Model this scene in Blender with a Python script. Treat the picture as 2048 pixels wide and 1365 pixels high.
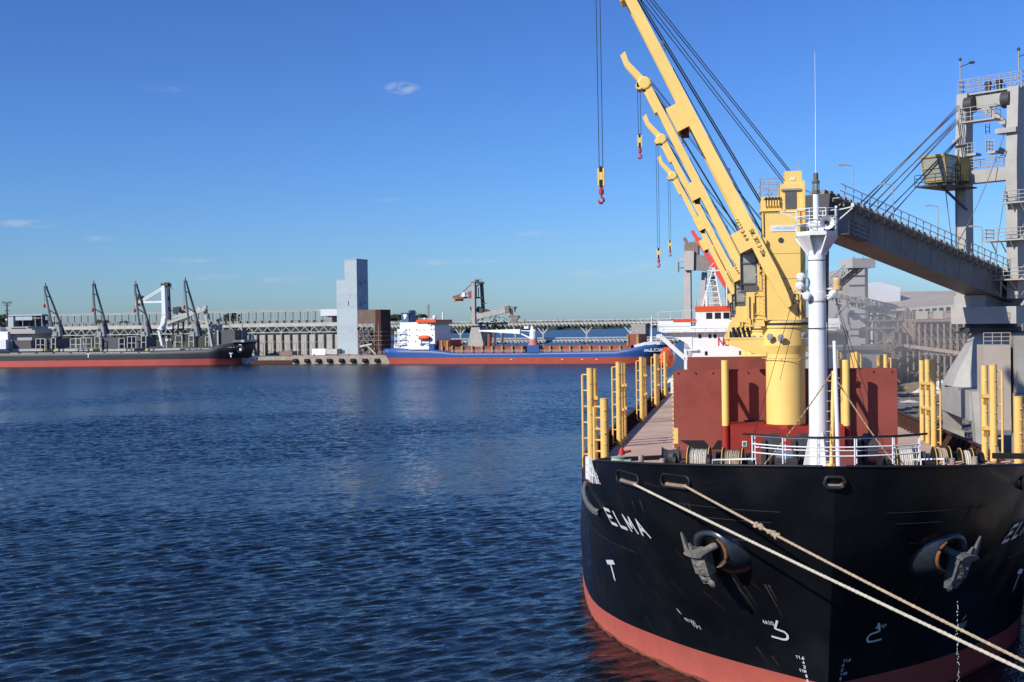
import bpy, math, random
import numpy as np
from mathutils import Vector, Matrix
random.seed(7); RNG = np.random.default_rng(7)
SC = bpy.context.scene
for o in list(bpy.data.objects): bpy.data.objects.remove(o)

# ------------------------------------------------------------------ camera
FPX, CX, CY, CAMH = 2500.0, 1024.0, 682.5, 16.4
PITCH, ROLL = math.atan(34.5/2500), math.radians(0.85)
CR = Matrix.Rotation(math.pi/2-PITCH, 3, 'X') @ Matrix.Rotation(-ROLL, 3, 'Z')
cam = bpy.data.cameras.new('camera'); camo = bpy.data.objects.new('camera', cam)
SC.collection.objects.link(camo)
camo.matrix_world = Matrix.Translation((0, 0, CAMH)) @ CR.to_4x4()
cam.sensor_width = 36; cam.lens = 36*FPX/2048; cam.clip_start = .5; cam.clip_end = 30000
SC.camera = camo
# ------------------------------------------------------------------ sky, sun, exposure
SUN_AZ, SUN_EL = math.radians(53), math.radians(32)      # behind the viewer, to the left
SUNV = Vector((-math.sin(SUN_AZ)*math.cos(SUN_EL), -math.cos(SUN_AZ)*math.cos(SUN_EL), math.sin(SUN_EL)))
W = bpy.data.worlds.new('World'); SC.world = W; W.use_nodes = True
wn, wl = W.node_tree.nodes, W.node_tree.links; wn.clear()
wo = wn.new('ShaderNodeOutputWorld'); bg = wn.new('ShaderNodeBackground')
sky = wn.new('ShaderNodeTexSky'); sky.sky_type = 'NISHITA'; sky.sun_disc = False
sky.sun_elevation = SUN_EL; sky.sun_rotation = math.atan2(SUNV.x, SUNV.y)
sky.altitude = 0; sky.air_density = 1.0; sky.dust_density = 0.35; sky.ozone_density = 3.5
bg.inputs['Strength'].default_value = 0.099
# a few small fair-weather cloud wisps, placed by direction on the sky
wtc = wn.new('ShaderNodeTexCoord')
def wmath(op, a, b=None):
    n = wn.new('ShaderNodeMath'); n.operation = op
    for i, v in enumerate((a, b)):
        if v is None: continue
        if isinstance(v, (int, float)): n.inputs[i].default_value = v
        else: wl.new(v, n.inputs[i])
    return n.outputs[0]
wsep = wn.new('ShaderNodeSeparateXYZ'); wl.new(wtc.outputs['Generated'], wsep.inputs[0])
az_ = wmath('ARCTAN2', wsep.outputs[0], wsep.outputs[1]); el_ = wmath('ARCSINE', wsep.outputs[2])
wnoi = wn.new('ShaderNodeTexNoise'); wnoi.inputs['Scale'].default_value = 60; wnoi.inputs['Detail'].default_value = 7; wnoi.inputs['Roughness'].default_value = .62
wmap = wn.new('ShaderNodeMapping'); wmap.inputs['Scale'].default_value = (1, 1, 3.2)
wl.new(wtc.outputs['Generated'], wmap.inputs[0]); wl.new(wmap.outputs[0], wnoi.inputs['Vector'])
def ray(px, py): return (CR @ Vector(((px-CX)/FPX, -(py-CY)/FPX, -1))).normalized()
acc = None
CLOUDS = [(805,176,28,10,.55),(45,448,50,7,.3),(195,478,28,5,.22),(1075,469,36,6,.28),(1180,493,45,5,.2),(330,178,40,6,.1),
          (380,520,40,5,.28),(875,525,40,5,.3),(955,523,36,5,.3),(1310,531,45,6,.3),(1225,467,26,5,.25),(420,556,50,5,.25),(1230,546,80,7,.25),(775,400,30,4,.15),(570,560,60,5,.2)]
for (px, py, rx, ry, st) in CLOUDS:
    d = ray(px, py); a0, e0 = math.atan2(d.x, d.y), math.asin(d.z)
    u = wmath('DIVIDE', wmath('SUBTRACT', az_, a0), rx/FPX); v = wmath('DIVIDE', wmath('SUBTRACT', el_, e0), ry/FPX)
    r2 = wmath('ADD', wmath('MULTIPLY', u, u), wmath('MULTIPLY', v, v))
    g = wmath('MULTIPLY', wmath('MAXIMUM', wmath('SUBTRACT', 1.0, wmath('MULTIPLY', r2, .5)), 0.0), st)
    acc = g if acc is None else wmath('MAXIMUM', acc, g)
cl = wmath('MULTIPLY', acc, wmath('MAXIMUM', wmath('SUBTRACT', wmath('MULTIPLY', wnoi.outputs['Fac'], 5.5), 2.2), 0.0))
cl = wmath('MINIMUM', cl, .7)
wmix = wn.new('ShaderNodeMix'); wmix.data_type = 'RGBA'
gam = wn.new('ShaderNodeMix'); gam.data_type = 'RGBA'; gam.blend_type = 'MULTIPLY'; gam.inputs[0].default_value = 1; gam.inputs[7].default_value = (.345, .512, .81, 1)   # daylight white balance of the photo
sga = wn.new('ShaderNodeGamma'); sga.inputs[1].default_value = 1.25
wl.new(sky.outputs[0], sga.inputs[0]); wl.new(sga.outputs[0], gam.inputs[6]); wl.new(gam.outputs[2], wmix.inputs[6])
wmix.inputs[7].default_value = (5.6, 5.9, 6.6, 1); wl.new(cl, wmix.inputs[0])
wl.new(wmix.outputs[2], bg.inputs['Color']); wl.new(bg.outputs[0], wo.inputs[0])
sun = bpy.data.lights.new('sun', 'SUN'); sun.energy = 4.7; sun.angle = math.radians(.5); sun.color = (1, .94, .84)
suno = bpy.data.objects.new('sun', sun); SC.collection.objects.link(suno)
suno.rotation_euler = (-SUNV).to_track_quat('-Z', 'Y').to_euler()
SC.view_settings.view_transform = 'Standard'; SC.view_settings.look = 'None'
SC.view_settings.exposure = 0.1; SC.view_settings.gamma = 1
SC.cycles.max_bounces = 6; SC.cycles.caustics_reflective = False; SC.cycles.caustics_refractive = False
SC.cycles.sample_clamp_indirect = 4

# ------------------------------------------------------------------ helpers
def P(px, py, Y):
    """world point seen at photo pixel (px,py) at distance Y in front of the viewer"""
    d = CR @ Vector(((px-CX)/FPX, -(py-CY)/FPX, -1)); return Vector((0, 0, CAMH)) + d*(Y/d.y)
class Frame:
    """vertical plane through (ox,oy) running along angle; u along it, v behind it"""
    def __init__(s, ox, oy, ang): s.o = Vector((ox, oy, 0)); s.a = ang; s.u = Vector((math.cos(ang), math.sin(ang), 0)); s.v = Vector((-math.sin(ang), math.cos(ang), 0))
    def uz(s, px, py, v=0.0):
        d = CR @ Vector(((px-CX)/FPX, -(py-CY)/FPX, -1)); c = Vector((0, 0, CAMH))
        k = ((s.o + s.v*v - c).dot(s.v))/d.dot(s.v); q = c + d*k - s.o
        return q.dot(s.u), q.z
    def w(s, u, v, z): return s.o + s.u*u + s.v*v + Vector((0, 0, z))
INV = {}
def root_of(o):
    while o.parent: o = o.parent
    return o
def thing(name, label, cat, loc=(0, 0, 0), rz=0.0, group=None):
    o = bpy.data.objects.new(name, None); SC.collection.objects.link(o); o.empty_display_size = .5
    o.location = loc; o.rotation_euler = (0, 0, rz); o['label'] = label; o['category'] = cat
    if group: o['group'] = group
    INV[o.name] = (Matrix.Translation(Vector(loc)) @ Matrix.Rotation(rz, 4, 'Z')).inverted()
    return o
def part_empty(name, parent, loc=(0, 0, 0)):
    o = bpy.data.objects.new(name, None); SC.collection.objects.link(o); o.parent = parent; o.location = loc; o.empty_display_size = .3
    return o
class MB:
    def __init__(s): s.V = []; s.F = []; s.S = []; s.M = []; s.mi = 0; s.cuts = []
    def cut(s):
        """what follows is a piece of its own: obj() gives it its own object"""
        if s.F and (not s.cuts or s.cuts[-1] != (len(s.V), len(s.F))): s.cuts.append((len(s.V), len(s.F)))
        return s
    def add(s, vs, fs, smooth=False):
        b = len(s.V); s.V += [tuple(v) for v in vs]
        for f in fs: s.F.append(tuple(b+i for i in f)); s.S.append(smooth); s.M.append(s.mi)
        return s
    def hexa(s, c8): return s.add(c8, [(0, 3, 2, 1), (4, 5, 6, 7), (0, 1, 5, 4), (1, 2, 6, 5), (2, 3, 7, 6), (3, 0, 4, 7)])
    def box(s, c, d, rot=None):
        x, y, z = d[0]/2, d[1]/2, d[2]/2
        v = [Vector(p) for p in ((-x,-y,-z),(x,-y,-z),(x,y,-z),(-x,y,-z),(-x,-y,z),(x,-y,z),(x,y,z),(-x,y,z))]
        if rot is not None: v = [rot @ p for p in v]
        c = Vector(c); return s.hexa([p+c for p in v])
    def b2(s, lo, hi):
        return s.box([(a+b)/2 for a, b in zip(lo, hi)], [abs(b-a) for a, b in zip(lo, hi)])
    def fb(s, F, u0, u1, v0, v1, z0, z1):
        return s.hexa([F.w(u0,v0,z0),F.w(u1,v0,z0),F.w(u1,v1,z0),F.w(u0,v1,z0),F.w(u0,v0,z1),F.w(u1,v0,z1),F.w(u1,v1,z1),F.w(u0,v1,z1)])
    def beam(s, p, q, w, h=None, up=(0, 0, 1), w2=None, h2=None):
        p, q = Vector(p), Vector(q); h = h or w; d = (q-p)
        if d.length < 1e-6: return s
        d.normalize(); up = Vector(up)
        if abs(d.dot(up)) > .98: up = Vector((0, 1, 0)) if abs(d.y) < .9 else Vector((1, 0, 0))
        a = d.cross(up).normalized(); b = a.cross(d).normalized(); w2 = w2 or w; h2 = h2 or h
        v = [p-a*w/2-b*h/2, p+a*w/2-b*h/2, p+a*w/2+b*h/2, p-a*w/2+b*h/2, q-a*w2/2-b*h2/2, q+a*w2/2-b*h2/2, q+a*w2/2+b*h2/2, q-a*w2/2+b*h2/2]
        return s.hexa(v)
    def tube(s, p, q, r, r2=None, n=8, caps=True):
        p, q = Vector(p), Vector(q); r2 = r if r2 is None else r2; d = (q-p)
        if d.length < 1e-6: return s
        d.normalize(); up = Vector((0, 0, 1)) if abs(d.z) < .95 else Vector((1, 0, 0))
        a = d.cross(up).normalized(); b = d.cross(a).normalized()
        ring = [(a*math.cos(t)+b*math.sin(t)) for t in [2*math.pi*i/n for i in range(n)]]
        v = [p+c*r for c in ring]+[q+c*r2 for c in ring]
        s.add(v, [(i, (i+1) % n, n+(i+1) % n, n+i) for i in range(n)], n > 4)
        if caps: s.add(v, [tuple(range(n))[::-1], tuple(range(n, 2*n))])
        return s
    def path(s, pts, r, n=6):
        pts = [Vector(p) for p in pts]; m = len(pts); v = []
        for i, p in enumerate(pts):
            d = (pts[min(i+1, m-1)]-pts[max(i-1, 0)]).normalized(); up = Vector((0, 0, 1)) if abs(d.z) < .9 else Vector((1, 0, 0))
            a = d.cross(up).normalized(); b = d.cross(a); rr = r[i] if isinstance(r, list) else r
            v += [p+(a*math.cos(2*math.pi*k/n)+b*math.sin(2*math.pi*k/n))*rr for k in range(n)]
        return s.add(v, [(i*n+k, i*n+(k+1) % n, (i+1)*n+(k+1) % n, (i+1)*n+k) for i in range(m-1) for k in range(n)], True)
    def lathe(s, prof, o=(0, 0, 0), n=24, ax=(0, 0, 1), a0=0.0, a1=2*math.pi, smooth=True):
        o = Vector(o); ax = Vector(ax).normalized(); t = Vector((1, 0, 0)) if abs(ax.x) < .9 else Vector((0, 1, 0))
        a = ax.cross(t).normalized(); b = ax.cross(a).normalized(); full = abs(a1-a0-2*math.pi) < 1e-6; m = n if full else n+1
        for (r0, z0), (r1, z1) in zip(prof[:-1], prof[1:]):
            cs = [(a*math.cos(a0+(a1-a0)*i/n)+b*math.sin(a0+(a1-a0)*i/n)) for i in range(m)]
            v = [o+ax*z0+c*r0 for c in cs]+[o+ax*z1+c*r1 for c in cs]
            s.add(v, [(i, (i+1) % m, m+(i+1) % m, m+i) for i in range(n)], smooth)
        return s
    def prism(s, poly, f, w0, w1):
        n = len(poly); v = [f(a, b, w0) for a, b in poly]+[f(a, b, w1) for a, b in poly]
        return s.add(v, [tuple(range(n)), tuple(range(n, 2*n))[::-1]]+[(i, n+i, n+(i+1) % n, (i+1) % n) for i in range(n)])
    def grid(s, pts, nu, nv, smooth=True):
        return s.add(pts, [(i*nv+j, (i+1)*nv+j, (i+1)*nv+j+1, i*nv+j+1) for i in range(nu-1) for j in range(nv-1)], smooth)
    def rail(s, pts, h=1.05, r=.025, step=1.5, rows=3, n=5):
        pts = [Vector(p) for p in pts]; up = Vector((0, 0, 1))
        for k in range(rows):
            z = h*(k+1)/rows
            for a, b in zip(pts[:-1], pts[1:]): s.tube(a+up*z, b+up*z, r, n=n, caps=False)
        for a, b in zip(pts[:-1], pts[1:]):
            m = max(1, round((b-a).length/step))
            for i in range(m): s.tube(a+(b-a)*i/m, a+(b-a)*i/m+up*h, r, n=n, caps=False)
        s.tube(pts[-1], pts[-1]+up*h, r, n=n, caps=False); return s
    def obj(s, name, mat, parent=None, world=False, label=None):
        if s.cuts:
            cs = [(0, 0)]+s.cuts+[(len(s.V), len(s.F))]; out = []
            for (v0, f0), (v1, f1) in zip(cs[:-1], cs[1:]):
                if f1 == f0: continue
                q = MB(); q.V = s.V[v0:v1]; q.F = [tuple(i-v0 for i in f) for f in s.F[f0:f1]]; q.S = s.S[f0:f1]; q.M = s.M[f0:f1]; out.append(q.obj(name, mat, parent, world, label))
            return out[0]
        me = bpy.data.meshes.new(name); V = s.V
        if world and parent is not None:
            iv = INV[root_of(parent).name]
            V = [tuple(iv @ Vector(v)) for v in V]
        me.from_pydata(V, [], s.F); me.polygons.foreach_set('use_smooth', s.S)
        mats = mat if isinstance(mat, (list, tuple)) else [mat]
        for m in mats: me.materials.append(m)
        if len(mats) > 1: me.polygons.foreach_set('material_index', s.M)
        me.update(); o = bpy.data.objects.new(name, me); SC.collection.objects.link(o)
        if parent is not None: o.parent = parent
        if label: o['label'] = label
        return o
def solo(name, label, cat, m, matl, group=None):
    """a thing that is one mesh, its origin at its base"""
    a = np.array(m.V); c = Vector(((a[:, 0].min()+a[:, 0].max())/2, (a[:, 1].min()+a[:, 1].max())/2, a[:, 2].min())); m.V = [tuple(Vector(v)-c) for v in m.V]
    o = m.obj(name, matl); o.location = c; o['label'] = label; o['category'] = cat
    if group: o['group'] = group
    return o
def tag(o, label=None, cat=None, group=None, kind=None):
    for k, v in (('label', label), ('category', cat), ('group', group), ('kind', kind)):
        if v: o[k] = v
    return o
def copy_tree(o, parent=None):
    c = o.copy(); SC.collection.objects.link(c)
    if parent is not None: c.parent = parent
    for ch in list(o.children): copy_tree(ch, c)
    return c
def pchip(xs, ys, x):
    xs = np.asarray(xs, float); ys = np.asarray(ys, float); h = np.diff(xs); d = np.diff(ys)/h; m = np.zeros_like(ys)
    for i in range(1, len(xs)-1):
        if d[i-1]*d[i] > 0: m[i] = 3*(h[i-1]+h[i])/((2*h[i]+h[i-1])/d[i-1]+(h[i]+2*h[i-1])/d[i])
    m[0], m[-1] = d[0], d[-1]; x = min(max(x, xs[0]), xs[-1]); i = min(int(np.searchsorted(xs, x, 'right'))-1, len(xs)-2)
    t = (x-xs[i])/h[i]; t2, t3 = t*t, t*t*t
    return (2*t3-3*t2+1)*ys[i]+(t3-2*t2+t)*h[i]*m[i]+(-2*t3+3*t2)*ys[i+1]+(t3-t2)*h[i]*m[i+1]

# ------------------------------------------------------------------ materials
def mat(name, col, rough=.5, var=.14, scale=1.5, metal=0.0, rust=0.0, rcol=(.13, .05, .022), rscale=1.0, streak=.15, bump=0.0, spec=.4, ribs=None, col2=None, coat=0.0, rvar=0.0):
    m = bpy.data.materials.new(name); m.use_nodes = True; nt = m.node_tree; n, l = nt.nodes, nt.links
    b = n['Principled BSDF']; b.inputs['Roughness'].default_value = rough; b.inputs['Metallic'].default_value = metal
    b.inputs['Specular IOR Level'].default_value = spec; b.inputs['Coat Weight'].default_value = coat
    tc = n.new('ShaderNodeTexCoord'); no = n.new('ShaderNodeTexNoise'); no.inputs['Scale'].default_value = scale; no.inputs['Detail'].default_value = 6; no.inputs['Roughness'].default_value = .65
    l.new(tc.outputs['Object'], no.inputs['Vector'])
    mr = n.new('ShaderNodeMapRange'); mr.inputs[1].default_value = .3; mr.inputs[2].default_value = .7; mr.inputs[3].default_value = 1-var; mr.inputs[4].default_value = 1+var*.6
    l.new(no.outputs['Fac'], mr.inputs[0])
    mx = n.new('ShaderNodeMix'); mx.data_type = 'RGBA'; mx.blend_type = 'MULTIPLY'; mx.inputs[0].default_value = 1
    mx.inputs[6].default_value = (*col, 1); l.new(mr.outputs[0], mx.inputs[7]); out = mx.outputs[2]
    if col2:
        n2 = n.new('ShaderNodeTexNoise'); n2.inputs['Scale'].default_value = scale*.35; n2.inputs['Detail'].default_value = 4; l.new(tc.outputs['Object'], n2.inputs['Vector'])
        cr = n.new('ShaderNodeMapRange'); cr.inputs[1].default_value = .42; cr.inputs[2].default_value = .62; l.new(n2.outputs['Fac'], cr.inputs[0])
        m2 = n.new('ShaderNodeMix'); m2.data_type = 'RGBA'; l.new(cr.outputs[0], m2.inputs[0]); l.new(out, m2.inputs[6]); m2.inputs[7].default_value = (*col2, 1); out = m2.outputs[2]
    if rust > 0:
        mp = n.new('ShaderNodeMapping'); mp.inputs['Scale'].default_value = (1, 1, streak); l.new(tc.outputs['Object'], mp.inputs[0])
        n3 = n.new('ShaderNodeTexNoise'); n3.inputs['Scale'].default_value = 2.2*rscale; n3.inputs['Detail'].default_value = 7; n3.inputs['Roughness'].default_value = .7; l.new(mp.outputs[0], n3.inputs['Vector'])
        cr = n.new('ShaderNodeMapRange'); cr.inputs[1].default_value = .76-.36*rust; cr.inputs[2].default_value = .9-.3*rust; l.new(n3.outputs['Fac'], cr.inputs[0])
        m3 = n.new('ShaderNodeMix'); m3.data_type = 'RGBA'; l.new(cr.outputs[0], m3.inputs[0]); l.new(out, m3.inputs[6]); m3.inputs[7].default_value = (*rcol, 1); out = m3.outputs[2]
    if rvar > 0:
        nr = n.new('ShaderNodeTexNoise'); nr.inputs['Scale'].default_value = scale*.7; nr.inputs['Detail'].default_value = 5; l.new(tc.outputs['Object'], nr.inputs['Vector'])
        rr_ = n.new('ShaderNodeMapRange'); rr_.inputs[1].default_value = .35; rr_.inputs[2].default_value = .68; rr_.inputs[3].default_value = max(.05, rough-rvar*.4); rr_.inputs[4].default_value = rough+rvar; l.new(nr.outputs['Fac'], rr_.inputs[0]); l.new(rr_.outputs[0], b.inputs['Roughness'])
    if bump > 0 or ribs:
        bp = n.new('ShaderNodeBump'); bp.inputs['Strength'].default_value = bump if bump > 0 else .6; bp.inputs['Distance'].default_value = .05
        src = no.outputs['Fac']
        if ribs:
            wv = n.new('ShaderNodeTexWave'); wv.wave_type = 'BANDS'; wv.bands_direction = ribs[0]; wv.inputs['Scale'].default_value = ribs[1]; l.new(tc.outputs['Object'], wv.inputs['Vector']); src = wv.outputs['Fac']
        l.new(src, bp.inputs['Height']); l.new(bp.outputs[0], b.inputs['Normal'])
    l.new(out, b.inputs['Base Color']); return m
K = {}
K['hull_black'] = mat('hull_black', (.0065, .0075, .0105), .3, .35, .6, spec=.35, rust=.16, rcol=(.028, .022, .019), rscale=.9, streak=.22, bump=.3, rvar=.25)
K['boot_red'] = mat('boot_red', (.50, .115, .085), .55, .12, .8, rust=.28, rcol=(.58, .2, .16), rscale=1.6)
K['scum'] = mat('waterline_scum', (.20, .062, .032), .7, .35, 2.5, rust=.4, rcol=(.08, .05, .028), rscale=1.5, streak=.5)
K['rope_yellow'] = mat('rope_yellow', (.6, .45, .1), .8)
K['yellow'] = mat('yellow_paint', (.87, .605, .18), .42, .06, .5, rust=.13, rcol=(.52, .27, .07), rscale=.8, rvar=.15)
K['yellow_post'] = mat('yellow_post', (.80, .51, .15), .45, .1, 1.2, rust=.2, rcol=(.45, .17, .04), rscale=.7)
K['white'] = mat('white_paint', (.78, .79, .79), .4, .05, 1.0, rust=.03, rcol=(.45, .25, .12))
K['white_house'] = mat('white_house', (.8, .8, .79), .45, .04, .4)
K['hatch_red'] = mat('hatch_red', (.255, .055, .038), .65, .25, .9, rust=.2, rcol=(.10, .04, .032), rscale=.8, streak=.7, col2=(.27, .062, .046))
K['deck_red'] = mat('deck_red', (.30, .028, .018), .55, .2, 1.0, rust=.15, rcol=(.16, .035, .025))
K['deck_pink'] = mat('deck_pink', (.60, .43, .335), .8, .15, .5, rust=.25, rcol=(.36, .23, .18), streak=1, col2=(.49, .36, .29))
K['rust_dark'] = mat('rust_dark', (.07, .028, .02), .85, .4, 2)
K['black'] = mat('black_steel', (.012, .012, .013), .5, .3, 2)
K['dark'] = mat('dark_grey', (.05, .05, .053), .55, .2, 2)
K['glass'] = mat('dark_glass', (.012, .014, .017), .08, .1, 1, spec=.6)
K['cabglass'] = mat('cab_glass', (.33, .33, .29), .12, .2, 1, spec=.6)
K['vent_grey'] = mat('vent_grey', (.11, .11, .115), .5, .15, 2)
K['plate_grey'] = mat('plate_grey', (.3, .31, .33), .5)
K['wire'] = mat('wire_rope', (.02, .02, .022), .6)
K['red'] = mat('red_paint', (.5, .03, .025), .45)
K['orange'] = mat('orange_paint', (.72, .09, .022), .45, .08)
K['coral'] = mat('coral_paint', (.72, .085, .07), .45, .08)
K['rope'] = mat('mooring_rope', (.52, .47, .38), .9, .25, 9, bump=.5)
K['rope_white'] = mat('drum_rope', (.58, .54, .46), .9, .3, 7, bump=.5)
K['rope_tan'] = mat('drum_rope_tan', (.42, .33, .22), .9, .3, 7, bump=.5)
K['rope_blue'] = mat('drum_rope_blue', (.06, .1, .17), .9, .3, 7)
K['anchor'] = mat('anchor_steel', (.175, .162, .14), .8, .5, 4, rust=.3, rcol=(.2, .1, .06), rscale=2, streak=1, bump=.6)
K['anchor_shaded'] = mat('anchor_shaded', (.09, .095, .1), .7, .4, 4, rust=.3, rcol=(.22, .08, .03), rscale=2, streak=1, bump=.4)  # darker copy of the anchor steel, shade of the sunless bow side in its colour
K['bolster'] = mat('bolster', (.045, .055, .072), .26, .35, 2, rust=.2, rcol=(.25, .09, .03), rscale=1.5, metal=.4)
K['rust'] = mat('rust', (.22, .085, .03), .9, .4, 5)
K['mark_white'] = mat('mark_white', (.75, .76, .77), .6, .05, 3)
K['mark_black'] = mat('mark_black', (.10, .065, .025), .6)
K['mark_red'] = mat('mark_red', (.55, .03, .03), .6)
K['green_pale'] = mat('green_pale', (.32, .42, .32), .7, .2, 3)
K['steel'] = mat('grey_steel', (.39, .375, .35), .55, .16, .5, rust=.28, rcol=(.25, .215, .18), rscale=.6, streak=.2)
K['steel_d'] = mat('dusty_steel', (.25, .225, .20), .75, .25, 1.2, rust=.2, rcol=(.14, .1, .08), streak=1)
K['boom_grey'] = mat('boom_grey', (.21, .20, .187), .6, .25, .6, rust=.25, rcol=(.14, .11, .09), rscale=.6)
K['brown_steel'] = mat('brown_steel', (.24, .175, .14), .85, .25, 1.5)
K['trestle_steel'] = mat('trestle_steel', (.36, .285, .24), .85, .25, 1.0, rust=.2, rcol=(.16, .085, .06), streak=1)
K['concrete'] = mat('concrete', (.34, .325, .295), .9, .2, .4, rust=.25, rcol=(.22, .2, .175), rscale=.3)
K['concrete_wall'] = mat('concrete_wall', (.40, .385, .35), .9, .2, .3, rust=.3, rcol=(.26, .245, .22), rscale=.4)
K['stone'] = mat('quay_stone', (.36, .31, .25), .9, .3, .5, rust=.3, rcol=(.16, .12, .08), rscale=.5, streak=1)
K['asphalt'] = mat('quay_dust', (.29, .25, .215), .95, .3, .15, col2=(.22, .195, .17), bump=.2, rust=.3, rcol=(.22, .2, .18), streak=1, rscale=.2)
K['cladding'] = mat('blue_cladding', (.41, .475, .515), .55, .08, .35, ribs=('X', 1.1), rust=.2, rcol=(.42, .47, .50), rscale=.25, streak=.1)
K['cladding_w'] = mat('white_cladding', (.66, .68, .71), .55, .06, .3, ribs=('X', 1.4))
K['cladding_g'] = mat('grey_cladding', (.43, .41, .385), .65, .1, .4, rust=.2, rcol=(.3, .29, .27), rscale=.3)
K['beige'] = mat('beige_roof', (.42, .36, .31), .8, .15, .2)
K['brown_clad'] = mat('brown_cladding', (.17, .115, .09), .8, .25, .4, rust=.3, rcol=(.24, .11, .07), rscale=.3, streak=1)
K['fender'] = mat('fender_rubber', (.012, .012, .012), .8)
K['blue_hull'] = mat('blue_hull', (.022, .08, .27), .45, .1, .25, rust=.1, rcol=(.08, .08, .12), rscale=.35, streak=.3)
K['red_hull'] = mat('red_hull', (.36, .062, .038), .6, .12, .25, rust=.15, rcol=(.22, .05, .04), rscale=.4)
K['dark_hull'] = mat('dark_hull', (.035, .037, .042), .5, .2, .15, rust=.3, rcol=(.085, .085, .09), rscale=.35, streak=.5)
K['red_hull2'] = mat('red_boot', (.47, .085, .07), .6, .12, .15, rust=.2, rcol=(.38, .1, .09), rscale=.4)
K['bulb_white'] = mat('bulb_white', (.62, .52, .49), .7, .2, .6)
K['hatch_brown'] = mat('hatch_brown', (.30, .075, .045), .7, .2, .6, rust=.2, rcol=(.18, .07, .04))
K['hatch_grey'] = mat('hatch_grey', (.10, .10, .108), .7, .1, .5)
K['crane_dark'] = mat('crane_dark', (.055, .06, .07), .5, .15, .5)
K['crane_grey'] = mat('crane_grey', (.30, .315, .31), .6, .1, .5)
K['white_dirty'] = mat('white_dirty', (.46, .455, .43), .6, .18, .4, rust=.25, rcol=(.3, .26, .22))
K['yellow_dirty'] = mat('yellow_dirty', (.36, .27, .08), .6, .2, 1)
K['navy'] = mat('navy', (.05, .11, .19), .5, .1, .5)
K['pink_steel'] = mat('pale_pink_steel', (.48, .43, .41), .7, .1, .25, rust=.1, rcol=(.36, .3, .28))
K['timber'] = mat('timber', (.3, .22, .19), .9, .3, 3)
K['salt'] = mat('white_heap', (.62, .62, .6), .9, .2, 2, bump=.6)
K['grain'] = mat('grain_heap', (.22, .17, .11), .95, .2, 1)
K['bark'] = mat('bark', (.06, .045, .03), .9)
K['leaf'] = mat('leaf', (.045, .065, .03), .8, .4, .05, col2=(.03, .05, .028))
K['hill'] = mat('hill', (.075, .09, .05), .95, .3, .01, col2=(.055, .07, .045))
# ------------------------------------------------------------------ water, shores
def waves(X, Y, seed, n, lmin, lmax, slope, a0, spread):
    r = np.random.default_rng(seed); Z = np.zeros_like(X)
    for i in range(n):
        lam = lmin*(lmax/lmin)**r.random(); th = a0+r.normal()*spread; k = 2*math.pi/lam
        ph = r.random()*6.28; amp = slope*lam/6.28*(.6+.8*r.random())/math.sqrt(n)*1.414
        a = k*(X*math.sin(th)+Y*math.cos(th))+ph
        Z += amp*(np.sin(a)+.25*np.cos(2*a))
    return Z
def water_mat():
    m = bpy.data.materials.new('harbour_water'); m.use_nodes = True; n, l = m.node_tree.nodes, m.node_tree.links; b = n['Principled BSDF']
    b.inputs['Base Color'].default_value = (.005, .0095, .0125, 1);  b.inputs['IOR'].default_value = 1.333
    b.inputs['Specular IOR Level'].default_value = .5
    tc = n.new('ShaderNodeTexCoord'); h = None
    # unresolved ripples far out act as a rougher surface
    sx = n.new('ShaderNodeSeparateXYZ'); l.new(tc.outputs['Object'], sx.inputs[0]); mr = n.new('ShaderNodeMapRange'); mr.inputs[1].default_value = 60; mr.inputs[2].default_value = 420; mr.inputs[3].default_value = .03; mr.inputs[4].default_value = .27; l.new(sx.outputs[1], mr.inputs[0]); l.new(mr.outputs[0], b.inputs['Roughness'])
    for sc, w, mp in ((1.9, 1.0, (.5, 1, 1)), (4.4, .3, (.55, 1, 1)), (.3, .8, (.7, 1, 1)), (.09, 1.1, (.8, 1, 1))):
        ma = n.new('ShaderNodeMapping'); ma.vector_type = 'TEXTURE'; ma.inputs['Scale'].default_value = (1/mp[0], 1, 1); ma.inputs['Rotation'].default_value = (0, 0, .6)
        no = n.new('ShaderNodeTexNoise'); no.inputs['Scale'].default_value = sc; no.inputs['Detail'].default_value = 4; no.inputs['Roughness'].default_value = .6
        l.new(tc.outputs['Object'], ma.inputs[0]); l.new(ma.outputs[0], no.inputs['Vector'])
        mu = n.new('ShaderNodeMath'); mu.operation = 'MULTIPLY'; l.new(no.outputs['Fac'], mu.inputs[0]); mu.inputs[1].default_value = w
        if h is None: h = mu.outputs[0]
        else:
            ad = n.new('ShaderNodeMath'); ad.operation = 'ADD'; l.new(h, ad.inputs[0]); l.new(mu.outputs[0], ad.inputs[1]); h = ad.outputs[0]
    bp = n.new('ShaderNodeBump'); bp.inputs['Strength'].default_value = .42; bp.inputs['Distance'].default_value = .3; l.new(h, bp.inputs['Height']); l.new(bp.outputs[0], b.inputs['Normal'])
    return m
WM = water_mat()
x = np.arange(-226, 46, .3); y = np.concatenate([np.arange(34, 112, .2), np.arange(112, 240, .42), np.arange(240, 520, .9)])
X, Y = np.meshgrid(x, y)
Z = waves(X, Y, 1, 64, .62, 1.6, .15, -.62, .45)+waves(X, Y, 2, 12, 2.2, 6, .028, -.5, .5)
patch = .9+.3*waves(X, Y, 5, 8, 40, 120, 1, .5, 1)/8
Z *= np.clip(patch, .35, 1.3)*np.clip((520-Y)/200, 0, 1)*np.clip((46-X)/4, 0, 1)*np.clip((X+226)/8, 0, 1)
me = bpy.data.meshes.new('water'); ny, nx = X.shape
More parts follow.
